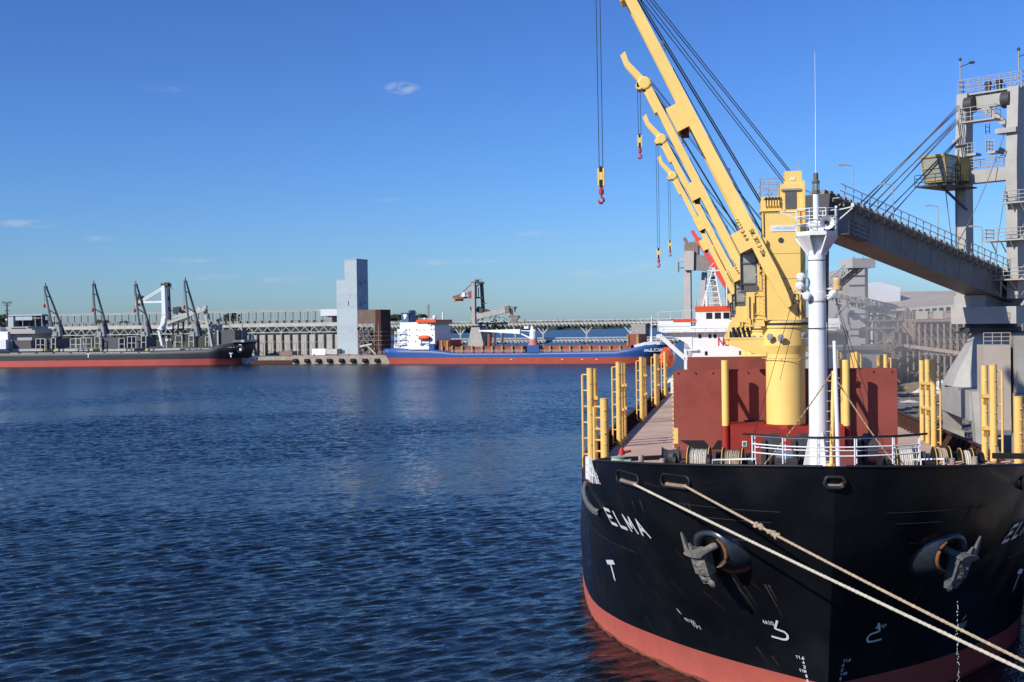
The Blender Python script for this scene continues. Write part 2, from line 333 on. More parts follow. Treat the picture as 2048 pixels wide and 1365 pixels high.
# one sheet: the fine grid and a coarse skirt out to the horizon, sharing the border vertices
V = np.stack([X.ravel(), Y.ravel(), Z.ravel()], 1); ii = np.arange(ny*nx).reshape(ny, nx)
Q = np.stack([ii[:-1, :-1].ravel(), ii[:-1, 1:].ravel(), ii[1:, 1:].ravel(), ii[1:, :-1].ravel()], 1)
border = list(ii[0, :])+list(ii[1:, -1])+list(ii[-1, -2::-1])+list(ii[-2:0:-1, 0])
B = V[border]; cx, cy = (-90, 275); far = []
for bx, by, _ in B:
    dx, dy = bx-cx, by-cy; k = 14000/max(abs(dx)/136, abs(dy)/245)/136
    far.append((cx+dx*k, cy+dy*k*.9, 0))
nb = len(border); base = len(V); V = np.concatenate([V, np.array(far)])
Q2 = np.array([(border[i], base+i, base+(i+1) % nb, border[(i+1) % nb]) for i in range(nb)]); Q = np.concatenate([Q, Q2])
me.vertices.add(len(V)); me.vertices.foreach_set('co', V.ravel().astype(np.float32))
me.loops.add(Q.size); me.loops.foreach_set('vertex_index', Q.ravel().astype(np.int32)); me.polygons.add(len(Q))
me.polygons.foreach_set('loop_start', (np.arange(len(Q))*4).astype(np.int32)); me.polygons.foreach_set('use_smooth', np.ones(len(Q), bool))
me.update(calc_edges=True); me.validate(); me.materials.append(WM)
water = bpy.data.objects.new('water', me); SC.collection.objects.link(water); water['kind'] = 'structure'

# far shore: a low hill ridge with its woods
ridge = [(-2300,1500,17),(-1400,1650,17),(-760,1800,20),(-420,2000,17),(-150,2350,15),(60,3000,17),(300,3300,17),(620,3500,14),(1300,3600,13),(2600,3700,14)]
m = MB(); pts = []; NU = 160
def rid(t):
    t *= len(ridge)-1; i = min(int(t), len(ridge)-2); f = t-i; a, b = ridge[i], ridge[i+1]; return [a[k]+(b[k]-a[k])*f for k in range(3)]
for i in range(NU+1):
    xx, yy, hh = rid(i/NU); hh *= (.75+.3*math.sin(i*.37)+.2*math.sin(i*.13+1)+.12*RNG.random())
    for (d, f) in ((0, -.05), (6, .05), (60, .45), (160, .8), (300, 1.0), (600, .7), (900, -.1)): pts.append((xx+d*.05, yy+d, hh*f*.9))
m.grid(pts, NU+1, 7); tag(m.obj('far_shore', K['hill']), kind='structure')
m = MB()
for i in range(2600):
    t = RNG.random(); xx, yy, hh = rid(t); f = RNG.random(); d = 20+280*f; r = 4+6*RNG.random(); z = hh*min(1, d/300+.15)*.75
    c = Vector((xx+d*.05+RNG.normal()*6, yy+d, z+r*.35)); v = []
    for a in range(6):
        for q in (-.5, .35): v.append(c+Vector((math.cos(a*1.047)*r*(.8+.5*RNG.random())*(1 if q < 0 else .75), math.sin(a*1.047)*r*.9, q*r*(.8+.5*RNG.random()))))
    v.append(c+Vector((0, 0, r*(.75+.4*RNG.random()))))
    m.add(v, [(2*a, (2*a+2) % 12, (2*a+3) % 12, 2*a+1) for a in range(6)]+[(2*a+1, (2*a+3) % 12, 12) for a in range(6)])
tag(m.obj('far_woods', K['leaf']), label='dark woods along the low far shore across the bay', cat='woods', kind='stuff')

# ------------------------------------------------------------------ foreground bulk carrier: hull
TH = math.atan(.1685); EO = (11.7, 45.5); EF = Frame(EO[0], EO[1], -TH)
E = thing('bulk_carrier', 'huge black bulk carrier with yellow cranes, seen bow-on beside the ship loader', 'ship', (EO[0], EO[1], 0), -TH)
LV = [(-2, 5.0, [(0,0),(.25,.3),(1.2,1.1),(3.2,3.0),(5.7,5.1),(8.7,7.2),(12,9.2),(17,11.1),(22.7,12.3),(30,13.2),(40,13.8)]),
      (0, 4.8, [(0,0),(.25,.35),(1.2,1.2),(3.2,3.1),(5.7,5.2),(8.7,7.3),(12,9.3),(17,11.2),(22.7,12.3),(30,13.2),(40,13.8)]),
      (3, 3.7, [(0,0),(.25,.4),(1,1.4),(2.5,3.0),(5,5.35),(8,7.5),(11,9.2),(16,11.0),(22,12.1),(30,13.2),(40,13.8)]),
      (6, 2.1, [(0,0),(.25,.75),(1,2.2),(2,3.8),(4,6.0),(7,7.9),(10,9.4),(14,10.6),(20,11.6),(26,12.4),(33,13.2),(43,13.8)]),
      (9, .55, [(0,0),(.25,1.3),(1,3.4),(2,5.0),(4,7.0),(7.5,8.9),(10.5,10.2),(16,11.1),(22,11.8),(27,12.4),(35,13.2),(45,13.8)]),
      (11.2, -.03, [(0,0),(.25,1.7),(1,4.0),(2,5.5),(4,7.4),(7.5,9.1),(11,10.5),(16,11.15),(22,11.8),(27,12.4),(35,13.2),(45,13.8)])]
LZ = [a[0] for a in LV]; LS = [a[1] for a in LV]
def stem(z): return pchip(LZ, LS, z)
def hbd(d, z): return pchip(LZ, [pchip([q[0] for q in L[2]], [q[1] for q in L[2]], d) for L in LV], z)
def hb(s, z): return hbd(max(0, s-stem(z)), z)
def ztop(s): return 11.02-.09*s                      # bulwark rail
def md(s): return 6.9-.0145*s                        # main deck
def zbt(s): return max(.85, 1.95-.033*s)             # boot-top line
SB, SF = 9.7, 18.0                                   # bulwark end, forecastle end
def zedge(s): return ztop(s)-1.1 if s <= SF else md(s)+.55
def hull_hit(px, py):
    d = CR @ Vector(((px-CX)/FPX, -(py-CY)/FPX, -1)); d /= d.y; Yy = 40.0
    while Yy < 140:
        p = Vector((0, 0, CAMH))+d*Yy-EF.o; t, s, z = p.dot(EF.u), p.dot(EF.v), p.z
        if z < 11.1 and s >= stem(min(max(z, -2), 11.1)) and abs(t) <= hb(s, z): return s, z, (1 if t > 0 else -1)
        Yy += .02
    raise ValueError((px, py))
def hp(s, z, sd, off=0.0):
    """point on the bow shell, pushed out by off"""
    b = hb(s, z); e = .05
    ds = (hb(s+e, z)-hb(s-e, z))/(2*e); dz = (hb(s, z+e)-hb(s, z-e))/(2*e)
    n = Vector((1, -ds, -dz)).normalized(); p = Vector((b, s, z))+n*off; p.x *= sd; return p
def hnorm(s, z, sd):
    a, b = hp(s, z, sd), hp(s, z, sd, 1.0); return b-a
DCOL = [0,.06,.15,.25,.4,.6,.8,1,1.2,1.4,1.7,2,2.25,2.5,2.75,3,3.25,3.5,3.75,4,4.35,4.75,5.1,5.5,6,6.5,7,7.5,8,8.5,9.1,9.7,10.2,10.6,11.1,11.6,12.3,13,13.7,14.5,15.2,16,17,18,18.02,20,22,24.5,27,30,33,36,40,45,55,70,90,110,130,150,165,172,178]
def hullgrid():
    m = MB()
    for sd in (-1, 1):
        rows = []
        for d in DCOL:
            ze = zedge(d) if d != 18 else zedge(18.0)
            zb = zbt(d+3.5); zz = [-1.5, -.5, .16+.05*math.sin(d*2.1), zb*.6, zb]+[zb+(ze-zb)*k/22 for k in range(1, 23)]
            col = []
            for z in zz:
                s = d+stem(z)*max(0, 1-d/30.0)
                taper = 1 if s < 160 else 1-.0045*(s-160)*(1.6 if z < 3 else 1)
                col.append((sd*hb(s, z)*taper, s, z))
            rows.append(col)
        nv = len(rows[0]); base = [p for c in rows for p in c]; n0 = len(m.V); m.V += base
        for i in range(len(DCOL)-1):
            for j in range(nv-1):
                a = n0+i*nv+j; f = (a, a+nv, a+nv+1, a+1)
                m.F.append(f if sd > 0 else f[::-1]); m.S.append(True); m.M.append(2 if j < 2 else 1 if j < 4 else 0)
        e = n0+(len(DCOL)-1)*nv
        if sd < 0: eL = e
        else:
            for j in range(nv-1): m.F.append((eL+j, e+j, e+j+1, eL+j+1)); m.S.append(False); m.M.append(1 if j < 4 else 0)
    return m
HULL = hullgrid()
# decks
m = MB(); ss = [.6,1,2,3,4,5.5,7.5,9.5,11.6,14,16,18]
m.grid([(sd*max(.05, hb(s, ztop(s)-1.15)-.15), s, ztop(s)-1.15) for s in ss for sd in (-1, 1)], len(ss), 2, False)
z_ = ztop(18)-1.15; m.add([(-hb(18, 6.2)+.3, 17.95, 6.2), (hb(18, 6.2)-.3, 17.95, 6.2), (hb(18, z_)-.3, 17.95, z_), (-hb(18, z_)+.3, 17.95, z_)], [(0, 1, 2, 3)])
m.obj('forecastle_deck', K['deck_red'], E)
m = MB(); ss = [18,22,27,33,40,60,90,120,160,177]
m.grid([(sd*(hb(s, md(s))-.12), s, md(s)) for s in ss for sd in (-1, 1)], len(ss), 2, False); m.obj('main_deck', K['deck_pink'], E)
# bulwark with real chock openings
cols = [-SB]+[-d for d in DCOL[::-1] if 0 < d < SB]+[0]+[d for d in DCOL if 0 < d < SB]+[SB]
m = MB(); ring = []
for c in cols:
    sd = -1 if c < 0 else 1; d = abs(c); pr = []
    zt = ztop(d); zb0 = zt-1.13
    cut = 1.0 if d < SB-.01 else .0
    for z, ins in ((zb0, 0), (zb0+.4, 0), (zb0+.8, 0), (zt, 0), (zt, .16), (zb0, .16)):
        s = stem(z)+d if d < 2.5 else d
        if d >= 2.5: s = d
        else: s = d+stem(z)*(1-d/2.5)
        if d >= SB-.01: s += .95*(z-zt)/1.13+.1
        p = hp(max(s, stem(z)+1e-4), z, sd); nn = Vector((hnorm(s, z, sd).x, hnorm(s, z, sd).y, 0)) if d > .1 else Vector((0, -1, 0))
        nn.normalize()
        if d == 0: p = Vector((0, stem(z), z))
        pr.append(p-nn*ins)
    ring.append(pr)
nr = len(ring); V = [p for r_ in ring for p in r_]
Fs = [(i*6+j, i*6+(j+1) % 6, (i+1)*6+(j+1) % 6, (i+1)*6+j) for i in range(nr-1) for j in range(6)]+[(5,4,3,2,1,0), tuple((nr-1)*6+k for k in range(6))]
m.add(V, Fs, False); bul = m.obj('bulwark', K['hull_black'], E)
def rrect(w, h, r, n=5):
    out = []
    for cx_, cy_, a in ((w/2-r, h/2-r, 0), (-w/2+r, h/2-r, 1), (-w/2+r, -h/2+r, 2), (w/2-r, -h/2+r, 3)):
        out += [(cx_+r*math.cos((a+i/n)*math.pi/2), cy_+r*math.sin((a+i/n)*math.pi/2)) for i in range(n+1)]
    return out
CH = [('L1', 5.6, -1, 2.3, .5), ('L2', 2.75, -1, 1.55, .5), ('R1', 5.6, 1, 2.3, .5), ('R2', 2.75, 1, 1.55, .5), ('C', 0, 1, .74, .4)]
chf = []; cuts = []
for nm, s, sd, w, h in CH:
    if nm == 'C': c = Vector((.0, stem(10.4), 10.42)); nn = Vector((0, -1, 0)); T = Vector((1, 0, 0))
    else:
        z = ztop(s)-.67; c = hp(s, z, sd); nn = hnorm(s, z, sd); nn.z = 0; nn.normalize(); T = Vector((-nn.y, nn.x, 0))
    U = Vector((0, 0, 1)); chf.append((nm, c, nn, T, w, h))
    if nm == 'R2': continue
    k = MB(); k.prism(rrect(w, h, h*.48), lambda a, b, q: c+T*a+U*b+nn*q, -.7, .7); cuts.append(k)
for k in cuts:
    co = k.obj('cutter', K['black'], E); md_ = bul.modifiers.new('b', 'BOOLEAN'); md_.operation = 'DIFFERENCE'; md_.object = co; md_.solver = 'EXACT'
    bpy.context.view_layer.update()
    nm_ = bpy.data.meshes.new_from_object(bul.evaluated_get(bpy.context.evaluated_depsgraph_get()))
    bul.modifiers.clear(); bul.data = nm_; bpy.data.objects.remove(co)
bul.data.name = 'bulwark'
m = MB(); lip = MB()
for nm, c, nn, T, w, h in chf:
    if nm == 'R2': continue
    m.cut(); lip.cut(); pp = rrect(w, h, h*.48, 6); pp.append(pp[0]); m.path([c+T*a+Vector((0, 0, b))+nn*.04 for a, b in pp], .045 if nm != 'C' else .075, 8)
    for e in (-1, 1): lip.tube(c+T*(w*.33*e)+Vector((0, 0, -h*.5))-nn*.1, c+T*(w*.33*e)+Vector((0, 0, h*.45))-nn*.1, .07, n=10)
    lip.tube(c-T*(w*.36)+Vector((0, 0, -h*.38))-nn*.05, c+T*(w*.36)+Vector((0, 0, -h*.38))-nn*.05, .1, n=12)
m.obj('chock_rim', K['black'], E); lip.obj('chock_roller', K['brown_steel'], E)
# rail cap, end rails and the curved fairlead guard on the shoulder
m = MB()
for sd in (-1, 1): m.path([hp(max(d+stem(ztop(d))*(1-min(1, d/2.5)), .001), ztop(d), sd)*1 for d in DCOL if .05 < d < SB], .055, 6)
m.obj('bulwark_rail', K['black'], E)
m = MB(); g = MB(); pl = MB()
for sd in (-1, 1):
    z0 = ztop(11.5)-1.1; m.cut(); g.cut()
    m.rail([hp(SB-.2, z0+.1, sd, -.12), hp(10.8, z0+.02, sd, -.12), hp(12.2, z0-.02, sd, -.15), hp(13.6, z0-.1, sd, -.15), hp(15.5, ztop(15.5)-1.1, sd, -.15), hp(17.9, ztop(17.9)-1.1, sd, -.15)], 1.1, .035, .9)
    m.beam(hp(SB+.1, z0, sd, -.1), hp(SB+.1, ztop(SB), sd, -.1)+Vector((0, -.6, 0)), .1, .05)
    for k in (0, .5): m.beam(hp(10.4+k, z0, sd, -.3), hp(10.2+k, z0+1.1, sd, -.3), .14, .06)
    q = [hp(s_, z_, sd, o_) for s_, z_, o_ in ((12.6, 8.75, .02), (12.3, 8.5, .2), (11.9, 8.25, .28), (11.4, 8.0, .28), (10.9, 7.8, .22), (10.6, 7.7, .1))]
    g.path(q, .12, 10); g.path([p+Vector((0, 0, -.1)) for p in q], .1, 8)
m.obj('shoulder_rail', K['white'], E); g.obj('fairlead_guard', K['vent_grey'], E)
# low deck-edge bulwark with stays
m = MB()
for sd in (-1, 1):
    m.cut()
    for s in range(22, 160, 2):
        a = hb(s, md(s)); m.hexa([(sd*(a-.1), s, md(s)), (sd*(a-1.0), s, md(s)), (sd*(a-1.0), s+.08, md(s)), (sd*(a-.1), s+.08, md(s)), (sd*(a-.1), s, md(s)+1.05), (sd*(a-.35), s, md(s)+1.05), (sd*(a-.35), s+.08, md(s)+1.05), (sd*(a-.1), s+.08, md(s)+1.05)])
    ss = [20,24,28,33,38,44,50,60,80,100,120,140,158]
    for a, b in zip(ss[:-1], ss[1:]): m.beam((sd*(hb(a, 7)-.1), a, md(a)+.6), (sd*(hb(b, 7)-.1), b, md(b)+.6), .08, 1.15); m.beam((sd*(hb(a, 7)-.2), a, md(a)+1.2), (sd*(hb(b, 7)-.2), b, md(b)+1.2), .3, .1)
m.obj('deck_edge_bulwark', K['rust_dark'], E)
# hull markings -------------------------------------------------------------
GL = {'A':[[(0,0),(.5,1),(1,0)],[(.2,.38),(.8,.38)]],'B':[[(0,0),(0,1),(.7,1),(.9,.88),(.9,.65),(.7,.53),(0,.53)],[(.7,.53),(1,.4),(1,.12),(.75,0),(0,0)]],'C':[[(1,.85),(.75,1),(.25,1),(0,.75),(0,.25),(.25,0),(.75,0),(1,.15)]],
'D':[[(0,0),(0,1),(.6,1),(1,.7),(1,.3),(.6,0),(0,0)]],'E':[[(1,1),(0,1),(0,0),(1,0)],[(0,.52),(.75,.52)]],'F':[[(1,1),(0,1),(0,0)],[(0,.52),(.75,.52)]],'G':[[(1,.85),(.75,1),(.25,1),(0,.75),(0,.25),(.25,0),(.75,0),(1,.2),(1,.45),(.6,.45)]],
'I':[[(.5,0),(.5,1)]],'K':[[(0,0),(0,1)],[(1,1),(0,.45)],[(.3,.62),(1,0)]],'L':[[(0,1),(0,0),(1,0)]],'M':[[(0,0),(0,1),(.5,.3),(1,1),(1,0)]],'N':[[(0,0),(0,1),(1,0),(1,1)]],'O':[[(.3,0),(0,.25),(0,.75),(.3,1),(.7,1),(1,.75),(1,.25),(.7,0),(.3,0)]],
'P':[[(0,0),(0,1),(.75,1),(1,.85),(1,.6),(.75,.48),(0,.48)]],'R':[[(0,0),(0,1),(.75,1),(1,.85),(1,.62),(.75,.5),(0,.5)],[(.55,.5),(1,0)]],'S':[[(1,.85),(.75,1),(.25,1),(0,.8),(.15,.58),(.85,.42),(1,.2),(.75,0),(.25,0),(0,.15)]],
'T':[[(0,1),(1,1)],[(.5,1),(.5,0)]],'W':[[(0,1),(.25,0),(.5,.7),(.75,0),(1,1)]],'Y':[[(0,1),(.5,.5),(1,1)],[(.5,.5),(.5,0)]],'Z':[[(0,1),(1,1),(0,0),(1,0)]],'H':[[(0,0),(0,1)],[(1,0),(1,1)],[(0,.5),(1,.5)]],
'0':[[(.3,0),(0,.25),(0,.75),(.3,1),(.7,1),(1,.75),(1,.25),(.7,0),(.3,0)]],'1':[[(.25,.8),(.55,1),(.55,0)]],'2':[[(0,.8),(.25,1),(.75,1),(1,.8),(1,.6),(0,0),(1,0)]],'3':[[(0,.9),(.3,1),(.8,1),(1,.75),(.75,.53),(.4,.53)],[(.75,.53),(1,.3),(.8,0),(.3,0),(0,.1)]],
'4':[[(.75,0),(.75,1),(0,.3),(1,.3)]],'5':[[(.9,1),(.1,1),(0,.55),(.7,.6),(1,.35),(.8,0),(0,.05)]],'6':[[(.9,1),(.3,.8),(0,.3),(.3,0),(.75,0),(1,.25),(.75,.5),(.1,.45)]],'8':[[(.5,.53),(.1,.75),(.3,1),(.7,1),(.9,.75),(.5,.53),(0,.25),(.3,0),(.7,0),(1,.25),(.5,.53)]],'9':[[(.1,0),(.7,.2),(1,.7),(.7,1),(.25,1),(0,.75),(.25,.5),(.9,.55)]],
'(':[[(.7,1.1),(.3,.7),(.3,.3),(.7,-.1)]],')':[[(.3,1.1),(.7,.7),(.7,.3),(.3,-.1)]],'-':[[(.1,.5),(.9,.5)]],'.':[[(.4,0),(.6,.08)]],'/':[[(.1,0),(.9,1)]],'m':[[(0,0),(0,.6),(.5,.5),(.5,0)],[(.5,.5),(1,.55),(1,0)]]}
def text(m, txt, f, h, w=None, lw=.14, gap=.35, sub=.25):
    """strokes of txt as ribbons; f(u,v) -> point, u along the line, v up"""
    w = w or h*.62; u0 = 0.0
    for ch in txt:
        if ch == ' ': u0 += w*.8; continue
        cw = w*.25 if ch in '.' else (w*.4 if ch == 'I' else w)
        for st in GL[ch]:
            P2 = [(u0+a*cw, b*h) for a, b in st]
            for (a, b), (c, d) in zip(P2[:-1], P2[1:]):
                L = math.hypot(c-a, d-b); nx_, ny_ = -(d-b)/L*lw*h/2, (c-a)/L*lw*h/2; ex, ey = (c-a)/L*lw*h*.35, (d-b)/L*lw*h*.35
                a_, b_, c_, d_ = a-ex, b-ey, c+ex, d+ey; k = max(1, int(L/sub)); vs = []
                for i in range(k+1):
                    t = i/k; x_, y_ = a_+(c_-a_)*t, b_+(d_-b_)*t; vs += [f(x_+nx_, y_+ny_), f(x_-nx_, y_-ny_)]
                m.add(vs, [(2*i, 2*i+1, 2*i+3, 2*i+2) for i in range(k)])
        u0 += cw+w*gap
    return u0
def on_hull(s0, z0, sd, dirn, off=.05, lean=0.0):
    tab = [(0.0, s0)]; s = s0
    for i in range(160):
        a = hp(s, z0, sd); s2 = s+dirn*.06
        if s2 <= stem(z0)+.02: break
        tab.append((tab[-1][0]+(hp(s2, z0, sd)-a).length, s2)); s = s2
    us = [a for a, _ in tab]; sv = [b for _, b in tab]
    return lambda u, v: hp(float(np.interp(u, us, sv))+lean*(stem(z0+v)-stem(z0)), z0+v, sd, off)
m = MB()
s0, z0, sd = hull_hit(1222, 1041); s1, z1, _ = hull_hit(1298, 1064)
f = on_hull(s0, (z0+z1)/2-.15, -1, -1); Lh = (hp(s0, z0, -1)-hp(s1, z1, -1)).length
text(m, 'ELMA', f, .64, Lh/6.3, .24, .72, .2); m.cut()
f = on_hull(s1, (z0+z1)/2-.15, 1, 1); text(m, 'ELMA', f, .64, Lh/6.3, .24, .72, .2); m.cut()
def shell_stroke(m, pts_px, w, sds=(-1, 1), ds=0.0):
    """paint stroke whose corner points are given on the shell where the photo shows them, and its mirror image"""
    sz = [hull_hit(*q)[:2] for q in pts_px]
    for sd in sds:
        m.cut(); fine = []
        for (a, b), (c, d) in zip(sz[:-1], sz[1:]): k = 6; fine += [(a+(c-a)*i/k, b+(d-b)*i/k) for i in range(k)]
        fine.append(sz[-1]); vs = []; g = lambda q: hp(q[0]+(ds if sd > 0 else 0), q[1], sd, .05)
        for i, q in enumerate(fine):
            p0, p1 = g(fine[max(0, i-1)]), g(fine[min(len(fine)-1, i+1)]); tn = (p1-p0).normalized(); s_ = tn.cross(hnorm(q[0], q[1], sd).normalized()); p = g(q)
            if i in (0, len(fine)-1): p = p+tn*(w*.35 if i else -w*.35)
            vs += [p+s_*w/2, p-s_*w/2]
        m.add(vs, [(2*i, 2*i+1, 2*i+3, 2*i+2) for i in range(len(fine)-1)])
shell_stroke(m, [(1216, 1124), (1229, 1124)], .24, ds=-.5); shell_stroke(m, [(1222, 1124), (1231, 1158)], .2, ds=-.5)
shell_stroke(m, [(1556, 1241), (1552, 1256), (1560, 1259), (1571, 1263), (1577, 1269), (1577.5, 1275), (1574, 1278), (1568, 1278), (1546, 1272)], .1); m.cut()
s5, z5, _ = hull_hit(1556, 1276)
for sd in (-1, 1):
    ft = on_hull(s5-.55, z5+.62, sd, sd, .05, .8) if sd > 0 else on_hull(s5-.05, z5+.62, sd, -1, .05, .8)
    text(m, '4A10', ft, .16, .1, .2, .4, .1); m.cut()
    sm, zm, _ = hull_hit(1611, 1316)
    m.cut()
    for i, tx in enumerate(('11.6', '4', '2', '11M', '8', '6', '4', '2')):
        zz = zm-.06-.2*i
        if zz < .4: break
        wd = .24 if len(tx) > 1 else -.02
        so_ = .8*(stem(zz)-stem(zm)); g = on_hull(sm+.3+so_, zz, sd, -1, .05, .8) if sd < 0 else on_hull(sm-.25+so_, zz, sd, 1, .05, .8)
        text(m, tx, (lambda g_, o_: (lambda u, v: g_(u+o_, v)))(g, (.3-wd) if sd < 0 else .05), .115, .085, .26, .4, .1)
    sa, za, _ = hull_hit(1362, 1226); m.cut()
    for tx, dz, du in (('A', 0, 0), ('FR 221', -.32, .05), ('F.P.T', -.52, .35)):
        g = on_hull(sa-(du if sd < 0 else -du), za+dz, sd, -1 if sd < 0 else 1); text(m, tx, g, .14 if tx != 'A' else .22, .1, .2, .4, .1)
m.obj('hull_marking', K['mark_white'], E)
# rust runs, weld seams and scuffs with shapes of their own
m = HULL; m.mi = 3; rr = random.Random(3)
for i in range(80):
    s = rr.uniform(3.5, 20); z = rr.uniform(2.4, 7.6); sd = rr.choice((-1, -1, 1))
    if s < stem(z)+1: continue
    L = rr.uniform(.15, .9); w = rr.uniform(.012, .035)
    vs = []
    for k in range(5): zz = z-L*k/4; ww = w*(1-k/5); vs += [hp(s-ww, zz, sd, .012), hp(s+ww, zz, sd, .012)]
    m.add(vs, [(2*k, 2*k+1, 2*k+3, 2*k+2) for k in range(4)])
for s_, z_, sd_ in [(3.4, 6.0, -1), (3.9, 5.8, -1), (4.3, 6.1, -1), (3.6, 6.0, 1), (4.1, 5.7, 1), (5.0, 9.0, -1), (6.2, 8.9, -1), (2.9, 9.3, -1), (5.6, 9.0, 1), (2.6, 9.3, 1)]:
    for q in range(2):
        L = rr.uniform(.4, 1.5); w = rr.uniform(.01, .03); s0_ = s_+rr.uniform(-.4, .4); vs = []
        for k in range(7): zz = z_-L*k/6; ww = w*(1-k/7); c_ = s0_+(stem(zz)-stem(z_))*.8; vs += [hp(c_-ww, zz, sd_, .02), hp(c_+ww, zz, sd_, .02)]
        m.add(vs, [(2*k, 2*k+1, 2*k+3, 2*k+2) for k in range(6)])
m = HULL; m.mi = 4
for z, a, b in ((9.2, .9, 3.2), (8.75, 1.2, 2.6), (7.9, 2.0, 3.5), (6.1, 9, 17), (7.6, 12.5, 20)):
    for sd in (-1, 1):
        k = 24; m.path([hp(a+(b-a)*i/k, z-.02*i/k, sd, .008) for i in range(k+1)], .012, 4)
hull = HULL.obj('hull', [K['hull_black'], K['boot_red'], K['scum'], mat('rust_run', (.055, .034, .024), .8, .5, 6), mat('weld_seam', (.028, .027, .026), .6, .5, 8)], E)
# anchors in their bolsters -----------------------------------------------------
sA, zA, _ = hull_hit(1424, 1106)
def anchor(sd, am):
    c = hp(sA, zA, sd); n3 = hnorm(sA, zA, sd).normalized(); n = Vector((n3.x, n3.y, n3.z*.35)).normalized(); h = Vector((n.x, n.y, 0)).normalized(); T = Vector((-h.y, h.x, 0))
    st = T if T.x*sd < 0 else -T                                   # towards the stem
    up = n.cross(st).normalized(); up = up if up.z > 0 else -up
    cc = c+st*.45+up*.35; bo = MB(); pts = []
    ov = [(math.cos(a), math.sin(a)) for a in [math.radians(-75+245*i/26) for i in range(27)]]
    for a, b in ov:
        for o_, rad in ((-.45, 1.62), (-.12, 1.42), (.16, 1.2), (.4, .96), (.54, .84), (.52, .74), (.1, .62)):
            pts.append(cc+st*(a*rad*1.0)+up*(b*rad*.86)+n*o_)
    bo.grid(pts, 27, 7); bol = bo.obj('anchor_bolster', K['bolster'], E)
    r_ = MB(); r_.path([cc+st*(a*.77)+up*(b*.67)+n*.57 for a, b in ov[:15]], [.03+.05*math.sin(3.1*i/14) for i in range(15)], 7); r_.obj('rust_rim', K['rust'], bol)
    a = MB(); q = c-st*.12+up*.02+n*.5; tl_ = .16
    def loc(x_, y_, z_): return q+(st*(x_+.14*y_*-1)+up*y_)*.84+n*z_*.8
    # palm plate, crown block, toe and two fluke tips
    a.hexa([loc(-.4,-.78,-.25),loc(.42,-.82,-.25),loc(.42,-.82,.3),loc(-.4,-.78,.3),loc(-.42,.2,-.3),loc(.46,.2,-.3),loc(.42,.2,.34),loc(-.4,.2,.34)])
    a.hexa([loc(-.26,-1.42,-.2),loc(.3,-1.36,-.2),loc(.3,-1.3,.1),loc(-.26,-1.34,.1),loc(-.36,-.86,-.25),loc(.38,-.9,-.25),loc(.36,-.88,.22),loc(-.34,-.84,.22)])
    for k in range(12): s_ = random.Random(k+5); x_, y_ = s_.uniform(-.3, .34), s_.uniform(-1.25, .1); a.lathe([(0, -.12), (s_.uniform(.08, .2), 0), (0, .1)], loc(x_, y_, .3 if y_ > -.8 else .18), 7, tuple(n))
    pl_ = []
    for k in range(14): an = 2*math.pi*k/14; pl_.append((.08+.62*math.cos(an)*(1 if math.cos(an) < 0 else .8), .1*math.sin(an)))
    a.prism([(x_-.08, y_*1.6+.28) for x_, y_ in pl_], lambda x_, y_, w: loc(x_, y_, w), -.2, .52)
    for e, ln in ((-.5, .95), (-.2, .45)): a.beam(loc(e, .3, .25), loc(e-.05, .3+ln, .3), .22, .2, up=n, w2=.07, h2=.07)
    a.tube(loc(.1, .2, .05), cc+up*.1+n*.1, .16, n=10)
    a.obj('anchor', am, E)
anchor(-1, K['anchor']); anchor(1, K['anchor_shaded'])
dr = MB(); c = hp(sA, zA, 1)+hnorm(sA, zA, 1)*.6
for i in range(70):
    z = c.z-1.3-4.6*(i/70); dr.lathe([(0, -.03), (.014, 0), (0, .04)], (c.x-.02+rr.gauss(0, .012)*(1+i/30), c.y+rr.gauss(0, .02), z+rr.gauss(0, .03)), 5)
dr.obj('water_drip', K['mark_white'], E)
# ------------------------------------------------------------------ bulk carrier: hatches and posts
def sp(px, py, s): t, z = EF.uz(px, py, s); return Vector((t, s, z))       # photo pixel on the ship's station s
SPN = 38.35; SCR = 35.7
m = MB()
m.box((0, SPN+.35, 10.35), (14.6, .7, 5.3)); m.obj('hatch_cover', K['hatch_red'], E, label='dark red hatch cover standing on edge behind the first crane')
m = MB(); m.box((0.1, SPN+.3, 13.06), (14.3, .5, .12)); m.cut(); m.box((-3.3, SPN+4.3, 13.1), (6.3, .4, 1.5))
m.obj('hatch_rail', K['hatch_red'], E); m = MB()
for i in range(13): m.cut(); m.box((-7+i*1.16, SPN-.06, 12.92), (.05, .1, .12))
m.obj('hatch_lug', K['hatch_red'], E)
m = MB()
for x0, x1, x2, x3 in ((-6.9, -5.3, -5.7, -4.8), (-4.8+.4, -3.1, -4.6, -3.2)): m.cut(); m.hexa([(x2-.2, SPN-.04, 7.75), (x3, SPN-.04, 7.75), (x3, SPN+.1, 7.75), (x2-.2, SPN+.1, 7.75), (x0, SPN-.04, 8.35), (x1, SPN-.04, 8.35), (x1, SPN+.1, 8.35), (x0, SPN+.1, 8.35)])
m.obj('hatch_recess', K['black'], E)
m = MB(); m.box((-2.0, SPN-.15, 9.67), (1.3, .25, .1)); m.obj('hatch_hinge', K['black'], E)
m = MB()
for i in range(16): m.cut(); m.box((-7.35, SPN+.1, 7.9+i*.32), (.08, .1, .12))
m.obj('hatch_edge_lug', K['yellow'], E)
for s0, s1 in ((20, 32), (44, 72), (80, 106), (114, 140)):
    m = MB(); m.b2((-7.2, s0, md(s0)-.1), (7.2, s1, md(s0)+1.7)); m.obj('hatch_coaming', K['hatch_red'], E)
